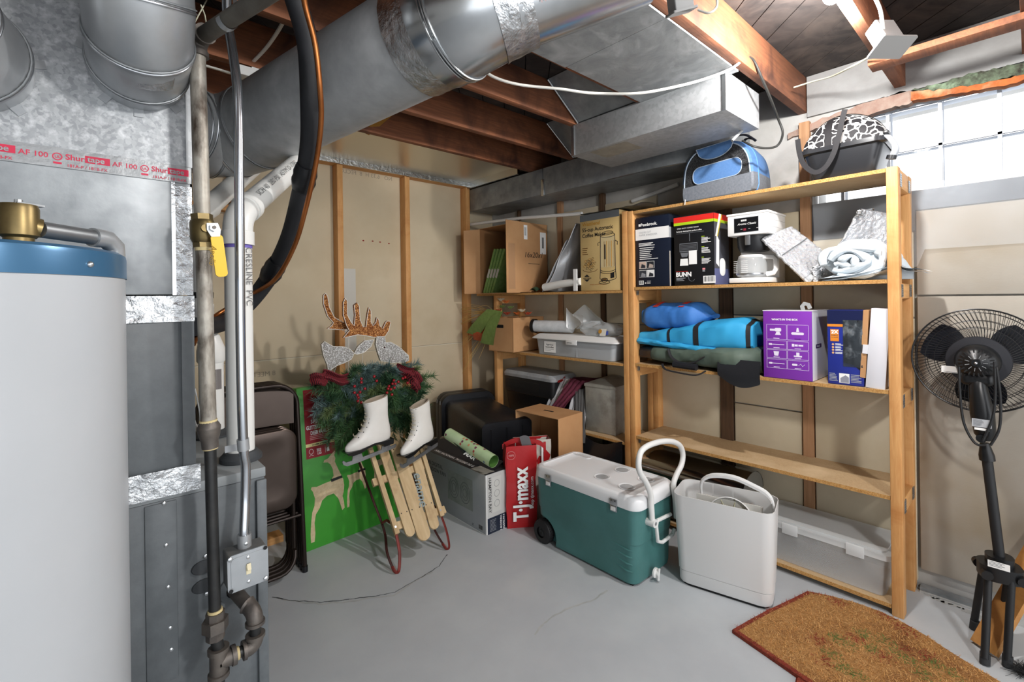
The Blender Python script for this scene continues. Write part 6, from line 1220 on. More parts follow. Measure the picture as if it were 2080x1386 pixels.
grille('rear_grille', -.01, 0, .014, .098); grille('front_grille', -.018, 0, -.085, .04)
b = MB(); b.lathe([(.0005, -.088), (.045, -.086), (.045, -.082), (.0005, -.082)], fb_, mf_, 30); b.build('front_badge', t)
for k in range(3):
    b = MB(); a0 = 2 * pi * k / 3 + .55
    b.sheet(lambda u, v: mf_ @ V(((lerp(.025, .185, u)) * cos(a0 + (v - .5) * (.5 + .75 * sin(pi * min(u * .75 + .12, 1)))), lerp(.025, .185, u) * sin(a0 + (v - .5) * (.5 + .75 * sin(pi * min(u * .75 + .12, 1)))), -.035 + .035 * (v - .5))), 12, 10, .002, M('blade_smoke', '16181e', .2, alpha=.93)); b.build('blade', t)
b = MB(); b.cyl(mf_ @ V((0, 0, -.06)), mf_ @ V((0, 0, .02)), .028, fb_, 20); b.build('blade_hub', t)
b = MB(); ml = frame(on_x(1912, 752, 2.715), (0, -1, -.02), (0, 0, 1)); b.rect(0, -.008, .055, .020, white_ink, ml); b.rect(.008, -.0055, .05, -.004, ink, ml); b.build('tag', t)
for nm, pts in (('power_cord', [(1948, 745), (1950, 800), (1958, 860), (1980, 900), (2003, 905)]), ('power_cord', [(2020, 735), (2022, 800), (2016, 850), (1996, 896)]), ('power_cord', [(2024, 745), (2032, 810), (2030, 870), (2012, 905)])):
    b = MB(); b.tube(spline([on_x(x, y, 2.62) for x, y in pts], 6), .0045, fan_m, 8); b.build(nm, t)
b = MB(); pa = on_z(2003, 1322, 0.0); pa.z = .002; m = frame(pa, V((.20, -.14, .34)), (.5, .6, 0)); b.box(-.0, .62, -.045, .045, 0, .02, M('plank_brown', 'a8743f', .6, 0, 'b98549', 5, st=(1, 6, 6)), m); one(b, 'leaning_plank', 'brown plank leaning on the right wall behind the fan legs', 'wood')
b = MB(); q = on_z(2078, 1372, 0.0)
for k in range(260):
    a, e_ = random.uniform(0, 2 * pi), random.uniform(.02, .05); p_ = q + V((random.uniform(-.02, .03), random.uniform(-.03, .02), .012)); b.tube([p_, p_ + V((cos(a) * e_, sin(a) * e_, random.uniform(-.012, .02)))], .0006, black_mt, 3)
b.box(q.x - .0, q.x + .05, q.y - .08, q.y + .0, .001, .02, black_mt, bev=.006); one(b, 'bristle_brush', 'black bristle brush lying in the lower right corner', 'brush')
# ---- folding chairs
brz = M('chair_bronze', '4a403a', .32, .75, '544943', 3); brz_d = M('chair_frame', '2f2723', .35, .6)
def folding_chair(k, first=None):
    yy = 2.545 + .036 * k; xx = .605
    t = thing('folding_chair', ('nearest', 'second', 'third', 'farthest')[k] + ' of the brown metal folding chairs stacked upright behind the furnace', 'chair', (xx, yy, 0), group='folding chairs stacked behind the furnace')
    o = lambda x, y, z: (xx + x, yy + y, z)
    b = MB(); wv = .215; pts = [o(wv + .015, -.0, .012), o(wv, .0, .5), o(wv - .005, .02, .82)] + [o((wv - .005) - .11 + .11 * cos(a), .025, .87 + .105 * sin(a)) for a in [pi / 2 * i / 6 for i in range(7)]]
    pts += [o(-x_ + 2 * 0, y_, z_) for x_, y_, z_ in [(-(p[0] - xx) * -1, p[1] - yy, p[2]) for p in pts[::-1]]]
    b.tube([V(p) for p in pts], .0115, brz_d, 12); b.build('frame', t)
    for sx in (-1, 1): b = MB(); b.cyl(o(sx * (wv + .015), 0, -.0), o(sx * (wv + .0145), 0, .03), .0145, black_pl, 12); b.build('foot_cap', t)
    b = MB(); b.sheet(lambda u, v: V(o(lerp(-.19, .19, u) * (1 - .0 * v), -.004 + .022 * (1 - (2 * u - 1) ** 2) + .02, lerp(.775, .935, v) + .018 * (1 - (2 * u - 1) ** 2) * v)), 20, 10, .003, brz); b.build('backrest', t)
    b = MB(); ring = rrect(.375, .40, .07, 8); m = T(xx, yy - .022, .565) @ RX(pi / 2) ; b.loft([[m @ V((x, y, 0)) for x, y in ring], [m @ V((x, y, .012)) for x, y in ring], [m @ V((x * .95, y * .95, .018)) for x, y in ring], [m @ V((x * .7, y * .7, .008)) for x, y in ring], [m @ V((x * .35, y * .35, .004)) for x, y in ring]], brz); b.build('seat', t, ang=60)
    b = MB(); pts = [o(-.18, .012, .5), o(-.18, .005, .14)] + [o(-.18 + .08 - .08 * cos(a), -.01 - .03 * sin(a), .13 - .085 * sin(a)) for a in [pi / 2 * i / 5 for i in range(1, 6)]]
    pts += [o(.10 + .08 * sin(a), -.01 - .03 * cos(a), .13 - .085 * cos(a)) for a in [pi / 2 * i / 5 for i in range(6)]] + [o(.18, .005, .14), o(.18, .012, .5)]
    b.tube([V(p) for p in pts], .0105, brz_d, 10); b.build('rear_legs', t)
    b = MB(); b.cyl(o(-wv, .0, .30), o(wv, .0, .30), .008, brz_d, 8); b.build('cross_bar', t)
for k in range(4): folding_chair(k)
# ---- big green display box
grn_b = M('box_green', '3f9a2f', .45, 0, '378c2a', 1.5); redp = M('panel_red', '8e1420', .4); crm_ = M('deer_cream', 'c3ad86', .7, 0, 'd3c09c', 60)
t = thing('deer_decoration_box', 'bright green box printed with light-up deer leaning behind the wooden sled', 'box', (1.18, 2.8, 0))
m = frame((.898, 2.732, 0), (1, .05, 0), (0, .105, 1)); b = MB(); WB_, HB = .62, .905
b.box(0, WB_, 0, HB, -.11, 0, grn_b, m, bev=.002); b.rect(0, -.11, WB_, 0, M('box_top_dull', '8a8580', .6), m @ T(0, HB, 0) @ RX(-pi / 2) @ Matrix.Diagonal((1, -1, 1, 1)), .001) if False else None
b.rect(.035, .50, .205, .89, redp, m, .0008); b.rect(.035, .565, .205, .583, M('band_cream', 'd9cf8f', .5), m, .0012); b.text('WARM WHITE', .013, ink, m @ T(.07, .569, .001), bold=.02)
for i, s_ in enumerate(('3-PIECE LED', 'GLITTERING MESH', 'DEER FAMILY')): b.text(s_, .030, white_ink, m @ T(.12, .695 - .032 * i, .0006), bold=.03, align='CENTER', sx=.62)
b.lines(.06, .625, .12, 3, .009, .004, M('pale_red', 'c98d8d', .5), m, .0013); b.text('ENCHANTED FOREST', .014, white_ink, m @ T(.12, .738, .0006), align='CENTER', bold=.03, sx=.75); b.text('252', .022, white_ink, m @ T(.095, .532, .0006), bold=.03, sx=.8); b.text('LED', .018, white_ink, m @ T(.098, .514, .0006), bold=.02, sx=.8)
def outl(P_, mt, r=.0016, z=.0016, closed=True): b.tube([m @ V((x, y, z)) for x, y in (P_ + [P_[0]] if closed else P_)], r, mt, 4)
outl([(.12 + .04 * cos(a), .765 + .045 * sin(a)) for a in [pi * k / 12 for k in range(13)]], white_ink); b.poly([(.1, .765), (.14, .765), (.135, .80), (.12, .81), (.105, .80)], white_ink, m, .0014)
outl([(.064 + .012 * cos(a), .538 + .014 * sin(a)) for a in [2 * pi * k / 12 for k in range(12)]], white_ink, .0012); outl([(.052, .512), (.064, .520), (.076, .512)], white_ink, .0012, closed=False); b.rect(.145, .515, .1465, .555, white_ink, m, .0013); b.poly([(.155, .52), (.17, .52), (.168, .545), (.152, .54)], white_ink, m, .0013)
doe = [(.135, .472), (.16, .478), (.172, .492), (.20, .512), (.205, .505), (.196, .486), (.202, .468), (.197, .45), (.212, .41), (.23, .365), (.242, .335), (.246, .30), (.24, .26), (.232, .24), (.238, .21), (.24, .17), (.225, .16), (.215, .20), (.205, .235), (.18, .27), (.14, .268), (.11, .25), (.095, .215), (.07, .185), (.06, .14), (.062, .085), (.055, .04), (.035, .04), (.035, .09), (.042, .15), (.05, .20), (.065, .235), (.07, .275), (.06, .315), (.05, .33), (.055, .342), (.085, .335), (.13, .342), (.165, .345), (.185, .37), (.182, .41), (.17, .44), (.155, .455), (.13, .46)]
b.poly(doe[::-1], crm_, m, .0012); b.poly([(x * .62 + .235, y * .62 + .14) for x, y in doe[::-1]], crm_, m, .0012); b.poly([(x * .5 + .42, y * .5 + .22) for x, y in doe[::-1]], crm_, m, .0012)
fur = M('collar_dark', '262a28', .9, bump=.5, bs=80); b.poly([(.165, .355), (.235, .36), (.238, .345), (.17, .338)], fur, m, .0018); b.poly([(.335, .362), (.385, .365), (.387, .352), (.338, .348)], fur, m, .0018)
b.build('carton', t)
# ---- wooden sled
oakp = M('sled_wood', 'b99e76', .65, 0, 'cdb48c', 5, st=(6, 1, 1), bump=.08, col3='a3835c', sc3=6); sred = M('runner_red', '7f2a22', .5, .2, '5c201b', 12, bump=.1, bs=50); sdark = M('runner_dark', '3a1a17', .55, .3)
t = thing('wooden_sled', 'old wooden sled with red steel runners leaning on the green box', 'sled', (1.33, 2.3, 0))
O_ = V((1.17, 2.25, .16)); vv_ = V((0, .651, .759)); nn_ = V((0, -.759, .651)); uu_ = V((1, 0, 0)); msl = Matrix((uu_, vv_, nn_)).transposed().to_4x4(); msl.translation = O_; inv_ = msl.inverted()
def sp(x, y, off=0.0): q = inv_ @ on_plane(x, y, O_ + nn_ * off, nn_); return (q.x, q.y)
VT = .80
def slat(bot, top, w0, nm, th=.012, off=0.0, rnd=.0):
    a, c = sp(*bot), sp(*top); k = (VT - a[1]) / (c[1] - a[1]); e_ = (a[0] + (c[0] - a[0]) * k, VT); hw = w0 / 2
    P_ = [(e_[0] + hw, e_[1]), (e_[0] - hw, e_[1]), (a[0] - hw, a[1] + rnd)]
    P_ += [(a[0] - hw * cos(q), a[1] + rnd - rnd * sin(q)) for q in [pi * i / 8 for i in range(1, 8)]] if rnd else []
    P_ += [(a[0] + hw, a[1] + rnd)]
    b = MB(); b.prism(P_, off, off + th, oakp, msl)
    if rnd:
        for vq in (.10, .46, .72):
            for sx in (-.3, .3): b.disc(.0035, black_mt, msl @ T(a[0] + (e_[0] - a[0]) * (vq / VT) + sx * w0, vq, off + th + .0006), 8)
    return b.build(nm, t)
slat((835, 1091), (778, 917), .055, 'slat', rnd=.028); cs = slat((864, 1099), (815, 943), .078, 'slat', rnd=.038); slat((884, 1076), (843, 925), .058, 'slat', rnd=.028)
slat((806, 1086), (755, 925), .026, 'side_rail', th=.018, off=-.004); slat((897, 1050), (852, 904), .026, 'side_rail', th=.018, off=-.004)
a, c = sp(850, 1020), sp(828, 960); b = MB(); mt_ = msl @ T(a[0] + .026, a[1] + .16, .0132) @ RZ(-pi / 2 - .18); b.text('ename', .075, M('faded_blue', '8e9a9a', .8), mt_, bold=.01); b.build('faded_lettering', cs)
for (pl, prr) in (((806, 1068), (899, 1036)), ((765, 978), (862, 945))):
    a, c = sp(*pl), sp(*prr); b = MB(); b.prism([(a[0] - .02, a[1] - .02), (c[0] + .02, c[1] - .02), (c[0] + .02, c[1] + .02), (a[0] - .02, a[1] + .02)], -.022, -.002, oakp, msl); b.build('cross_piece', t)
for (xr, yf, px_t, foot) in ((sp(806, 1086)[0], .0, (727, 933), on_z(807, 1166, 0)), (sp(897, 1050)[0], .0, (830, 905), on_z(909, 1118, 0))):
    top_ = msl @ V((xr, .03 if xr < .2 else .06, .0)); bk = V((0, 0, 0)); foot = foot + V((0, 0, .006)); off = -.12
    r1_ = on_plane(*px_t, O_ + nn_ * off, nn_); r0_ = msl @ V((xr - .0, .02, off))
    if xr > .2: r1_ = msl @ V((xr - .03, .62, off))
    pth = spline([top_, top_.lerp(foot, .5) + V((.012, -.01, 0)), foot + V((.010, -.002, .02)), foot, foot + V((-.016, .01, .02)), top_.lerp(foot, .55) + V((-.03, .045, 0)), r0_.lerp(r1_, .12), r0_.lerp(r1_, .5), r1_], 5)
    b = MB(); b.tube(pth[:22], .0085, sred, 8, flat=.45); b.tube(pth[21:], .0075, sdark, 8, flat=.5); b.build('runner', t)
    b = MB(); b.tube([msl @ V((xr, .07, -.01)), msl @ V((xr + (.0 if xr < .2 else -.0), .11, -.06)), msl @ V((xr, .12, -.118))], .007, sred, 8); b.build('strut', t)
    b = MB(); b.disc(.006, steel, msl @ T(xr, .045, .0146), 12); b.build('bolt', t)
# ---- ice skates
lth = M('boot_white', 'dddad4', .35, 0, 'd3cfc8', 6, bump=.05, bs=40); sole = M('sole_black', '151515', .25)
def skate(org, xd, zd, lab, s=1.0):
    m = frame(org, xd, zd) ; m = Matrix((m.col[0].to_3d() * s, m.col[2].to_3d() * s, m.col[1].to_3d() * s)).transposed().to_4x4(); m.translation = V(org)   # x toe, y side, z up
    t = thing('ice_skate', lab, 'ice skate', org, group='white figure skates hung on the sled')
    prof_z = [(.003, .010, .266, .030), (.018, .002, .273, .037), (.034, .0, .270, .041), (.048, .0, .255, .042), (.062, .0, .228, .042), (.078, .001, .200, .041), (.096, .003, .175, .040), (.118, .005, .155, .039), (.142, .006, .142, .039), (.170, .004, .136, .040), (.205, .0, .136, .041), (.240, -.005, .142, .039)]
    def zring(z, xb, xf, w_, sh=0.0): return [m @ V(((xb + xf) / 2 + (xf - xb) / 2 * (abs(cos(q)) ** .85) * (1 if cos(q) >= 0 else -1), w_ * (abs(sin(q)) ** .85) * (1 if sin(q) >= 0 else -1) * (1 - .22 * max(0, cos(q)) * (z < .08)), z + sh * (1 - cos(q)) * .5)) for q in [2 * pi * k / 28 for k in range(28)]]
    rings = [zring(*q) for q in prof_z[:-1]] + [zring(*prof_z[-1], sh=.012)]
    b = MB(); b.loft(rings, lth, cap1=False); b.loft([rings[-1], zring(.243, .004, .133, .032, .012), zring(.19, .01, .125, .030)], M('boot_lining', 'a89a88', .8), cap0=False); b.build('boot', t, ang=60)
    prof = [(.0, .006), (.0, -.0), (.004, -.024), (.062, -.024), (.068, -.006), (.11, .004), (.16, -.001), (.20, -.012), (.25, -.012), (.272, .0), (.276, .012), (.2, .006), (.12, .016), (.06, .008)]
    msd = m @ RX(pi / 2); b = MB(); b.prism([(x, z) for x, z in prof], -.036, .036, sole, msd); b.build('sole', t)
    bl = [(-.03, -.052), (-.028, -.044), (.008, -.046), (.012, -.026), (.058, -.026), (.066, -.046), (.178, -.048), (.186, -.013), (.23, -.013), (.24, -.046), (.275, -.044), (.286, -.03), (.294, -.034), (.29, -.052), (.27, -.066), (.2, -.068), (.06, -.066), (-.02, -.064)]
    b = MB(); b.prism(bl, -.0035, .0035, M('blade_steel', 'a9abad', .3, .8, '8f9193', 20), msd); b.build('blade', t)
    b = MB(); lc = M('lace', 'cfc6ae', .7)
    for k in range(9):
        zz = lerp(.07, .232, k / 8); i = max(j for j in range(len(prof_z) - 1) if prof_z[j][0] <= zz); f_ = (zz - prof_z[i][0]) / (prof_z[i + 1][0] - prof_z[i][0]); xf_ = lerp(prof_z[i][2], prof_z[i + 1][2], f_); hw_ = .018
        for sg in (-1, 1): b.tube([m @ V((xf_ - .010, sg * hw_, zz + .004)), m @ V((xf_ + .003, 0, zz + .012)), m @ V((xf_ - .006, -sg * hw_, zz + .016))], .0017, lc, 5); b.sph((xf_ - .014, sg * (hw_ + .006), zz + .002), .003, black_mt, 4, m)
    b.build('laces', t)
    return t
skate((1.290, 2.47, .612), (-1, -.05, -.10), (-.06, 0, 1), 'white ice skate on the left side of the sled, toe pointing left', 1.0)
skate((1.568, 2.46, .558), (-.93, -.25, -.16), (-.14, 0, 1), 'white ice skate on the right side of the sled, beside the fan carton', .98)
# ---- evergreen swag with ribbons and berries
ndl = [M('needles_green', '36573a', .6), M('needles_mid', '4a6c42', .6), M('needles_frost', '5f7775', .55), M('needles_olive', '66784a', .6)]
t = thing('evergreen_swag', 'artificial pine swag with red berries and plaid bows on top of the sled', 'garland', (1.3, 2.66, .7))
rg_ = random.Random(5)
def sprig(mb, a, c, n, ln_, mt, thick=.0019):
    a, c = V(a), V(c); ax_ = (c - a); L_ = ax_.length; d0 = ax_.normalized(); u0 = d0.orthogonal().normalized(); w0 = d0.cross(u0); bend = V((0, 0, -.12 * L_))
    mb.tube([a.lerp(c, k / 4) + bend * (k / 4) ** 2 for k in range(5)], .0018, M('twig', '4a3a28', .8), 4)
    for k in range(n):
        s_ = rg_.random() ** .8; p = a.lerp(c, s_) + bend * s_ * s_; an = rg_.uniform(0, 2 * pi); dr_ = (d0 * rg_.uniform(.5, 1.1) + u0 * cos(an) + w0 * sin(an)).normalized(); l2 = ln_ * rg_.uniform(.6, 1.1); sd = dr_.cross(V((rg_.uniform(-1, 1), rg_.uniform(-1, 1), rg_.uniform(-1, 1)))).normalized() * thick
        mb.add([p - sd, p + sd, p + dr_ * l2 + V((0, 0, -.12 * l2))], [(0, 1, 2)], mt)
cen = V((1.27, 2.69, .82)); b = MB()
tips = [(640, 800), (650, 840), (668, 770), (690, 880), (700, 850), (730, 890), (750, 760), (775, 750), (800, 770), (840, 790), (868, 815), (880, 745), (862, 760), (845, 850), (855, 875), (820, 865), (800, 880), (765, 800), (720, 780), (690, 790), (660, 815), (710, 905), (745, 860), (780, 830), (825, 730), (872, 775), (636, 770), (760, 880), (700, 830), (840, 830), (810, 800), (735, 820), (672, 870), (655, 855), (790, 850), (720, 760), (850, 720), (700, 748), (730, 738), (760, 728), (792, 735), (715, 752), (745, 742), (775, 738), (805, 745), (640, 825), (662, 885), (685, 905), (650, 780), (675, 775), (815, 800), (860, 860), (835, 890)]
for i, (x, y) in enumerate(tips):
    Yd = 2.58 + .12 * rg_.random(); tp = on_y(x, y, Yd); st_ = cen + (tp - cen) * .12 + V((rg_.uniform(-.13, .13), rg_.uniform(-.02, .06), rg_.uniform(-.07, .08))); big = (y < 800 and x > 730 and x < 830)
    sprig(b, st_, tp, 420, .062, ndl[2 if big or i % 9 == 0 else (i % 2 if i % 4 else 3)])
for k in range(80):
    st_ = cen + V((rg_.uniform(-.27, .29), rg_.uniform(-.06, .05), rg_.uniform(-.14, .12))); a = rg_.uniform(0, 2 * pi); sprig(b, st_, st_ + V((cos(a) * .12, -.07, sin(a) * .12)), 260, .055, ndl[rg_.choice((0, 0, 1, 2, 3))])
b.build('pine_sprigs', t, kind='stuff')
ber = M('berry_red', '8e141d', .3); first = None
for (x, y) in ((734, 770), (734, 777), (720, 785), (720, 798), (731, 797), (728, 808), (727, 815), (734, 818), (726, 803), (760, 765), (765, 774), (790, 785), (797, 780), (800, 773), (803, 780), (809, 776), (794, 791), (788, 790), (796, 802), (786, 798), (818, 769), (823, 767), (828, 778), (801, 788), (741, 790)):
    p = on_y(x, y, 2.555)
    if first is None: b = MB(); b.sph(p, .0085, ber, 8); first = b.build('berry', t); fp = p
    else: o = first.copy(); COL.objects.link(o); o.parent = t; o.location = p - fp
plaid = M('plaid_red', '85202b', .75, 0, '2a1012', 42, st=(1, 1, 1), kind='wave', lo=.45, hi=.55, dist=.01)
def bow(px4, Yp, nm, k):
    b = MB(); A, B, C_, D = [on_y(x, y, Yp + dy) for x, y, dy in px4]; b.sheet(lambda u, v: A.lerp(B, u).lerp(D.lerp(C_, u), v) + V((0, -.035 * sin(pi * u) - .012 * sin(3 * pi * v + k), .008 * sin(2 * pi * u + k))), 16, 12, .002, plaid); b.build(nm, t)
bow(((628, 762, 0), (660, 752, 0), (665, 778, 0), (632, 785, 0)), 2.60, 'bow_loop', 0); bow(((655, 752, 0), (706, 760, .02), (710, 782, .02), (660, 775, 0)), 2.60, 'bow_loop', 1)
bow(((805, 740, 0), (850, 748, 0), (845, 772, 0), (812, 762, 0)), 2.60, 'bow_loop', 2); bow(((838, 752, 0), (858, 768, 0), (852, 792, 0), (832, 780, 0)), 2.58, 'bow_loop', 0); bow(((824, 760, 0), (840, 765, 0), (848, 798, 0), (836, 792, 0)), 2.56, 'bow_tail', 1)
bow(((735, 745, .05), (752, 740, .05), (748, 756, .05), (738, 760, .05)), 2.66, 'bow_loop', 2)
# ---- glitter reindeer
gs = M('glitter_silver', '98958f', .35, .4, 'ffffff', 300, kind='voronoi', bump=.6, bs=300, lo=.45, hi=.95); gc = M('glitter_copper', '84461d', .3, .5, 'ffc07a', 300, kind='voronoi', bump=.6, bs=300, lo=.5, hi=.98); wire = M('white_wire', 'dcd8cf', .5)  # bright cells put the glitter's sparkle into the colour
t = thing('glitter_reindeer', 'glittery silver reindeer head with copper antlers standing behind the pine swag', 'decoration', (1.3, 2.79, .9))
def gshape(px_pts, Yp, mt, nm, th=.022):
    P_ = [on_y(x, y, Yp) for x, y in px_pts]; m = frame((0, Yp, 0), (1, 0, 0), (0, 0, 1)); pp = [(p.x, p.z) for p in P_]
    b = MB(); b.prism(pp, -th / 2, th / 2, mt, m); ring = [m @ V((x, z, th / 2)) for x, z in pp]; b.tube(ring + [ring[0]], .0022, wire, 5, caps=False); return b.build(nm, t)
gshape([(660, 596), (664, 602), (668, 625), (678, 645), (690, 652), (702, 658), (706, 668), (690, 670), (664, 668), (672, 662), (676, 656), (664, 642), (656, 618), (656, 600)], 2.86, gc, 'antler')
gshape([(700, 606), (704, 612), (704, 640), (712, 655), (718, 662), (720, 640), (718, 620), (724, 615), (728, 622), (730, 650), (736, 664), (742, 664), (745, 640), (748, 625), (752, 632), (752, 655), (756, 662), (762, 655), (764, 645), (768, 650), (770, 662), (776, 668), (782, 655), (786, 652), (792, 654), (788, 672), (780, 684), (762, 686), (742, 682), (725, 680), (708, 684), (696, 686), (708, 672), (702, 660), (696, 640), (696, 615)], 2.80, gc, 'antler')
gshape([(764, 684), (780, 684), (782, 696), (792, 695), (808, 704), (828, 722), (829, 732), (820, 736), (795, 737), (772, 733), (766, 715), (762, 700)], 2.79, gs, 'head')
gshape([(718, 718), (726, 704), (740, 692), (758, 690), (752, 704), (738, 716), (724, 720)], 2.77, gs, 'ear')
gshape([(652, 700), (658, 694), (668, 700), (676, 704), (694, 704), (708, 708), (718, 718), (712, 730), (696, 738), (684, 742), (672, 750), (665, 759), (664, 742), (656, 722)], 2.75, gs, 'neck')
b = MB(); e_ = on_y(781, 706, 2.776); b.sph(e_, .005, M('eye_dark', '3a1512', .3), 6); b.build('eye', t)
for (x, y, Yp) in ((685, 740, 2.75), (790, 735, 2.79), (740, 684, 2.80), (690, 668, 2.86)):
    p = on_y(x, y, Yp); b = MB(); b.tube([p, V((p.x, 2.86, .907))] if Yp < 2.84 else [p, V((p.x + .03, 2.80, 1.2)), V((p.x + .05, 2.86, .907))], .0018, wire, 5); b.build('wire_stake', t)
# ---- window fan carton with gift wrap
silv = M('carton_silver', '93969a', .4, .2, '9b9ea1', 5); blk_c = M('carton_black', '151820', .45); navyc = M('carton_navy', '1b2436', .5)
t, b, m, ms, w_ = carton('window_fan_carton', 'silver and black window fan carton standing between the sled and the red bag', 'box', (1.754, 2.868, .0), (1.745, 2.18, .0), .19, .355, silv, side=M('carton_side', 'bfbfbc', .5))
b.text('9 IN DIGITAL', .036, M('carton_text', '4c4f52', .6), m @ T(.02, .27, 0), bold=.02); b.text('WINDOW FAN', .036, M('carton_text', '4c4f52', .6), m @ T(.02, .232, 0), bold=.02); b.lines(.02, .215, .10, 5, .014, .005, M('carton_text', '4c4f52', .6), m)
b.rect(0, 0, w_, .004, M('carton_edge', 'd8d8d6', .5), m); b.rect(w_ - .005, 0.004, w_, .355, M('carton_edge', 'd8d8d6', .5), m); b.rect(.29, .10, .56, .29, M('photo_grey', '777d78', .6, 0, '8b8f8c', 12), m, .0007)
for cx_ in (.36, .48):
    for r_ in (.05, .035, .02): b.tube([m @ V((cx_ + r_ * cos(2 * pi * k / 24), .19 + r_ * 1.3 * sin(2 * pi * k / 24), .0012)) for k in range(25)], .0012, M('carton_text', '4c4f52', .6), 4)
b.bars(.615, .012, .045, .035, 9, ink, M('carton_paper', '9a9c9d', .5), m); b.lines(.55, .03, .02, 2, .008, .004, M('carton_text', '4c4f52', .6), m)
b.rect(.001, 0.001, .011, .354, M('carton_edge', 'd8d8d6', .5), ms, .0008); mt_ = ms @ T(.030, .335, 0) @ RZ(-pi / 2); b.rect(.015, .1, .04, .35, M('side_dark', '24262a', .5), ms, .0008) if False else None
b.text('HAMPTON BAY', .030, ink, mt_ @ T(0, -.008, .0006), bold=.01); b.rect(.05, .12, .12, .33, M('unit_photo', 'c9c9c4', .5), ms, .0008)
for zc in (.17, .23, .29): b.tube([ms @ V((.085 + .02 * cos(2 * pi * k / 16), zc + .02 * sin(2 * pi * k / 16), .0012)) for k in range(17)], .001, grey_m, 4)
b.rect(.0, .0, .19, .095, navyc, ms, .0009); b.text('9 IN DIGITAL', .017, white_ink, ms @ T(.13, .088, .0006) @ RZ(-pi / 2), bold=.02); b.text('WINDOW FAN', .017, white_ink, ms @ T(.108, .088, .0006) @ RZ(-pi / 2), bold=.02); b.lines(.03, .08, .05, 9, .008, .002, grey_l, ms, .0015)
mtp = frame(m @ V((0, .355, 0)), m.col[0].to_3d(), -m.col[2].to_3d())   # on the top face, y into the depth
b.rect(0, 0, w_, .075, blk_c, mtp, .001); b.text('9 IN DIGITAL WINDOW FAN', .034, white_ink, mtp @ T(.52, .052, .0006) @ RZ(pi), bold=.02); b.rect(.001, .078, w_ - .001, .188, M('inside_shade', '2a2a2c', .8), mtp, .0012)  # shade of the open interior painted flat on the closed top
b.build('carton', t)
b = MB(); b.grid(lambda u, v: mtp @ V((lerp(.54, .675, u), lerp(-.004, .08, v), .0025 + .002 * noise.noise(V((u * 5, v * 5, 0))))), 10, 6, M('tape_clear', 'cfccc0', .12, alpha=.5)); b.build('tape', t)
b = MB(); b.add([mtp @ V(p) for p in ((.0, .075, .002), (.66, .075, .002), (.688, .14, .05), (.0, .13, .055), (.0, .079, .002), (.66, .079, .002), (.688, .144, .05), (0, .134, .055))], [(0, 1, 2, 3), (7, 6, 5, 4), (1, 5, 6, 2), (3, 2, 6, 7), (0, 3, 7, 4)], blk_c); b.build('top_flap', t)
t = thing('gift_wrap_roll', 'roll of pale green patterned gift wrap lying on the fan carton', 'gift wrap', (1.85, 2.6, .42))
ga, gb_ = at_d(912, 882, 2.90), at_d(1003, 938, 2.60); gwm = M('wrap_green', 'a9c493', .2, 0, 'bcd2a8', 5); b = MB(); b.cyl(ga, gb_, .036, gwm, 28, caps=False); b.cyl(ga, gb_, .033, M('wrap_inner', '4f7a38', .5), 20, caps=False); b.build('roll', t)
dg = (gb_ - ga).normalized(); ug = dg.orthogonal().normalized(); wg = dg.cross(ug); pc = [M('dot_red', 'a8433c', .5), M('dot_plum', '6f3550', .5), M('dot_blue', '5a6f8a', .5), M('dot_tan', 'c98f6a', .5)]; Lg = (gb_ - ga).length
for k in range(40):
    s_ = rg_.uniform(.03, .97) * Lg; a = rg_.uniform(0, 2 * pi); c = ga + dg * s_ + (ug * cos(a) + wg * sin(a)) * .0366; n2 = (ug * cos(a) + wg * sin(a)); b = MB() if k == 0 else b; b.poly(rrect(.014, .014, .003) if k % 2 else [(.008 * cos(q), .008 * sin(q)) for q in [2 * pi * i / 10 for i in range(10)]], pc[k % 4], frame(c, dg, n2.cross(dg)))
b.build('pattern', t)
b = MB(); A, B, C_, D = at_d(893, 892, 2.95), at_d(915, 884, 3.0), at_d(1000, 940, 2.78), at_d(940, 920, 2.72); b.sheet(lambda u, v: A.lerp(B, u).lerp(D.lerp(C_, u), v) + V((0, 0, .03 * sin(pi * v) + .01 * sin(6 * u))), 12, 12, .003, M('black_sack', '1a1c1e', .3, 0, '5d7f46', 3, lo=.55, hi=.6)); m = frame(at_d(946, 935, 2.7), (.25, -1, -.3), (1, .2, .3)); b.text('MAR', .04, white_ink, m @ T(-.03, .01, .02), bold=.03); one(b, 'printed_sack', 'black and green printed plastic sack under the gift wrap roll', 'bag')
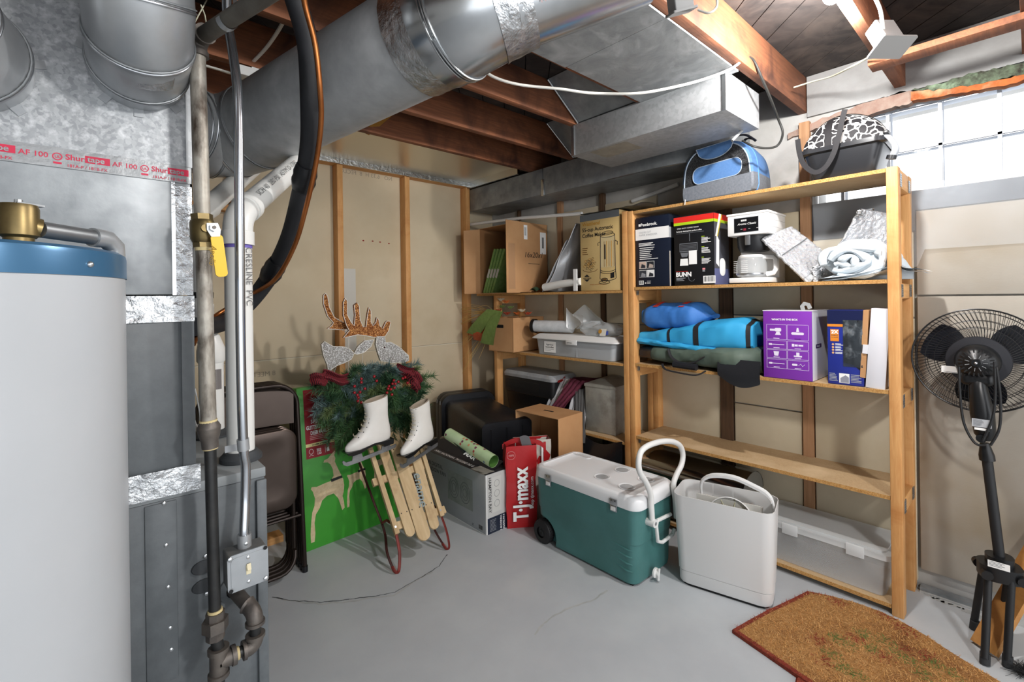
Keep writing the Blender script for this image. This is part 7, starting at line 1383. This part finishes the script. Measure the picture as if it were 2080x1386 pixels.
# ---- shopping bags
bagr = M('bag_red', 'b01e22', .4, 0, 'a01a1e', 4, bump=.25, bs=10); bagw = M('bag_white', 'd6d2c8', .5, 0, 'b9b6ac', 6, bump=.2, bs=12)
def shop_bag(name, lab, p0, p1, depth, h, mat, lean, seed, group, matt=None):
    p0, p1 = V(p0), V(p1); w_ = (p1 - p0).length; m = frame(p0, p1 - p0, lean); t = thing(name, lab, 'shopping bag', (p0 + p1) / 2, group=group)
    def ringb(z, k): return [m @ V((x + w_ / 2 + .012 * noise.noise(V((x * 20, z * 9, seed))), z, y - depth / 2 + .012 * noise.noise(V((y * 20 + 3, z * 9, x * 9 + seed))))) for x, y in [(lerp(-w_ / 2, w_ / 2, i / 6) * k, depth / 2 * k) for i in range(6)] + [(w_ / 2 * k, lerp(depth / 2, -depth / 2, i / 4) * k - (.02 if i == 2 else 0) * 0) for i in range(4)] + [(lerp(w_ / 2, -w_ / 2, i / 6) * k, -depth / 2 * k) for i in range(6)] + [(-w_ / 2 * k, lerp(-depth / 2, depth / 2, i / 4) * k) for i in range(4)]]
    bb = MB(); bb.loft([ringb(0, .96)[::-1]] + [ringb(h * i / 10, 1)[::-1] for i in range(1, 11)], mat, cap1=False); bb.loft([[p.lerp(m @ V((w_ / 2, h * .9, -depth / 2)), .02) for p in ringb(h, 1)], [p.lerp(m @ V((w_ / 2, h * .5, -depth / 2)), .06) for p in ringb(h * .5, 1)]], matt or mat, cap0=False, cap1=False); 
    return t, bb, m, w_
t, b, m, w_ = shop_bag('shopping_bag', 'red shopping bag with white lettering beside the fan carton', (1.885, 2.155, .0), (2.045, 2.055, .0), .10, .50, bagr, (-.10, .06, 1), 1, 'reusable shopping bags beside the cooler')
mt_ = m @ T(.128, .05, .013) @ RZ(pi / 2); b.text('T·J·maxx', .125, white_ink, mt_ @ T(0, .0, 0), bold=.035, sx=.72, z=.004); b.text('shop tjmaxx.com', .028, white_ink, m @ T(.165, .12, .013) @ RZ(pi / 2), bold=.01, z=.004)
b.tube([m @ V((.03 + .025 * cos(2 * pi * k / 20), .45 + .025 * sin(2 * pi * k / 20), .016)) for k in range(21)], .0012, M('pale_red', 'c98d8d', .5), 4); b.text('100%', .016, M('pale_red', 'c98d8d', .5), m @ T(.012, .445, .014), z=.003, bold=.02); b.build('bag', t)
t, b, m, w_ = shop_bag('shopping_bag', 'white and green holiday shopping bag behind the red one', (1.99, 2.19, .0), (2.19, 2.06, .0), .09, .50, bagw, (0, .03, 1), 4, 'reusable shopping bags beside the cooler', bagr)
for k in range(80):
    gx, gy = rg_.choice(((.03, .40), (.05, .25), (.04, .1), (.06, .44))); a = rg_.uniform(0, 2 * pi); q0 = m @ V((gx, gy, .016)); q1 = m @ V((gx + .05 * cos(a), gy + .06 * sin(a), .016)); b.tube([q0, q1], .002, M('print_pine', '2f6b45', .6), 3)
b.rect(.185, .02, .20, .49, bagr, m, .015); b.rect(.17, .02, .182, .48, white_ink, m, .0155); b.build('bag', t)
for hp_ in (((1020, 903), (1038, 893), (1058, 890), (1072, 902)), ((1068, 905), (1075, 893), (1095, 895), (1108, 905))):
    b = MB(); P_ = spline([at_d(x, y, 2.93) for x, y in hp_], 5); b.loft([[p, p + V((.0, 0, -.03)), p + V((.004, .004, -.03)), p + V((.004, .004, 0))] for p in P_], bagr); b.build('handle', t)
b = MB(); b.sheet(lambda u, v: at_d(lerp(1055, 1075, u) + 6 * v, lerp(888, 908, v), 2.9) + V((0, 0, .01 * sin(3 * u))), 5, 5, .003, M('grey_strap', '5c5a5c', .5)); b.build('strap', t)
# ---- open cardboard carton
ZT = .62; A, B, C_ = on_z(1134, 852, ZT), on_z(1047, 833, ZT), on_z(1171, 844, ZT); ex = (B - A); ey = (C_ - A); ey = ey.normalized() * .26; m = frame(A, ex, ey); wx, wy = ex.length, ey.length
if (m.to_3x3() @ V((0, 0, 1))).z < 0: pass
t = thing('open_carton', 'brown cardboard carton standing on end with its open side forward', 'box', (A + B + ey) / 2 - V((0, 0, ZT)))
up3 = V((0, 0, 1)); exn = ex.normalized(); eyn = (ey - exn * ey.dot(exn)).normalized(); mc = Matrix((exn, eyn, up3)).transposed().to_4x4(); mc.translation = V((A.x, A.y, 0))
b = MB(); b.box(0, wx, 0, wy, ZT - .004, ZT, card, mc); b.box(0, .004, 0, wy, .001, ZT - .004, card, mc); b.box(wx - .004, wx, 0, wy, .001, ZT - .004, card, mc); b.box(0, wx, wy - .004, wy, .001, ZT - .004, card, mc); b.box(0, wx, 0, wy, .001, .005, card, mc)
b.prism(rrect(.085, .018, .004, cx=wx / 2, cy=wy * .5), ZT, ZT + .0006, black_mt, mc); b.build('carton', t)
# ---- black totes lying on their sides
N_ = at_d(975, 858, 3.16); ZN = N_.z; R_ = on_z(1052, 829, ZN); L_ = on_z(898, 812, ZN); e1 = (L_ - N_).normalized(); e2 = V((e1.y, -e1.x, 0)); e2 = e2 if e2.dot(R_ - N_) > 0 else -e2
tm = M('tote_black', '15161a', .32, 0, '1b1c20', 6, bump=.12, bs=30); LT = (L_ - N_).length; WT = max(.36, (R_ - N_).dot(e2))
def tote(off, lab):
    t = thing('storage_tote', lab, 'tote', N_ + e2 * WT / 2 + e1 * LT / 2 - V((0, 0, ZN)), group='black totes lying on their sides')
    def ring(s_, grow, r=.05): return [N_ + e1 * s_ + e2 * (WT / 2 + x) + V((0, 0, -ZN / 2 + y)) for x, y in rrect(WT * grow, ZN * grow, r, 6)]
    b = MB(); b.loft([ring(off + .0, .93, .03), ring(off + .012, .96, .05), ring(off + LT * .93, 1.0, .05)], tm, cap1=False); b.loft([ring(off + LT * .93, .99), ring(off + .05, .94)], tm, cap0=False)
    b.build('body', t, ang=45)
    b = MB(); b.loft([ring(off + LT * .9, 1.0), ring(off + LT * .9, 1.16, .09), ring(off + LT * .93, 1.18, .09), ring(off + LT * .97, 1.18, .09), ring(off + LT * .97, 1.0, .06)], tm, cap0=False, cap1=False); rm = b.build('rim', t)
    b = MB(); q = N_ + e1 * (off + LT * .935) + e2 * (-.075 * WT * 1.1) + V((0, 0, -.0)); mq = frame(q, (0, 0, 1), e1); b.box(-.03, .0, -.008, .008, .0, .003, M('slot_light', '8d8f90', .5), mq); b.build('slot', rm)
    b = MB(); qa = N_ + e2 * .04 + V((0, 0, -.04)) - e1 * .003; 
    for k in range(3): b.tube([N_ + e2 * (.08 + .12 * k) - e1 * (.001 - off) + V((0, 0, -.06)), N_ + e2 * (.08 + .12 * k) - e1 * (.001 - off) + V((0, 0, -ZN + .08))], .006, tm, 6)
    b.build('base_rib', t)
tote(0.0, 'black storage tote lying on its side behind the fan carton, the outer one'); 
def tote2():
    global N_
    keep = N_; N_ = keep + e1 * .05
    tote(.03, 'second black tote nested inside, its rim further left'); N_ = keep
tote2()
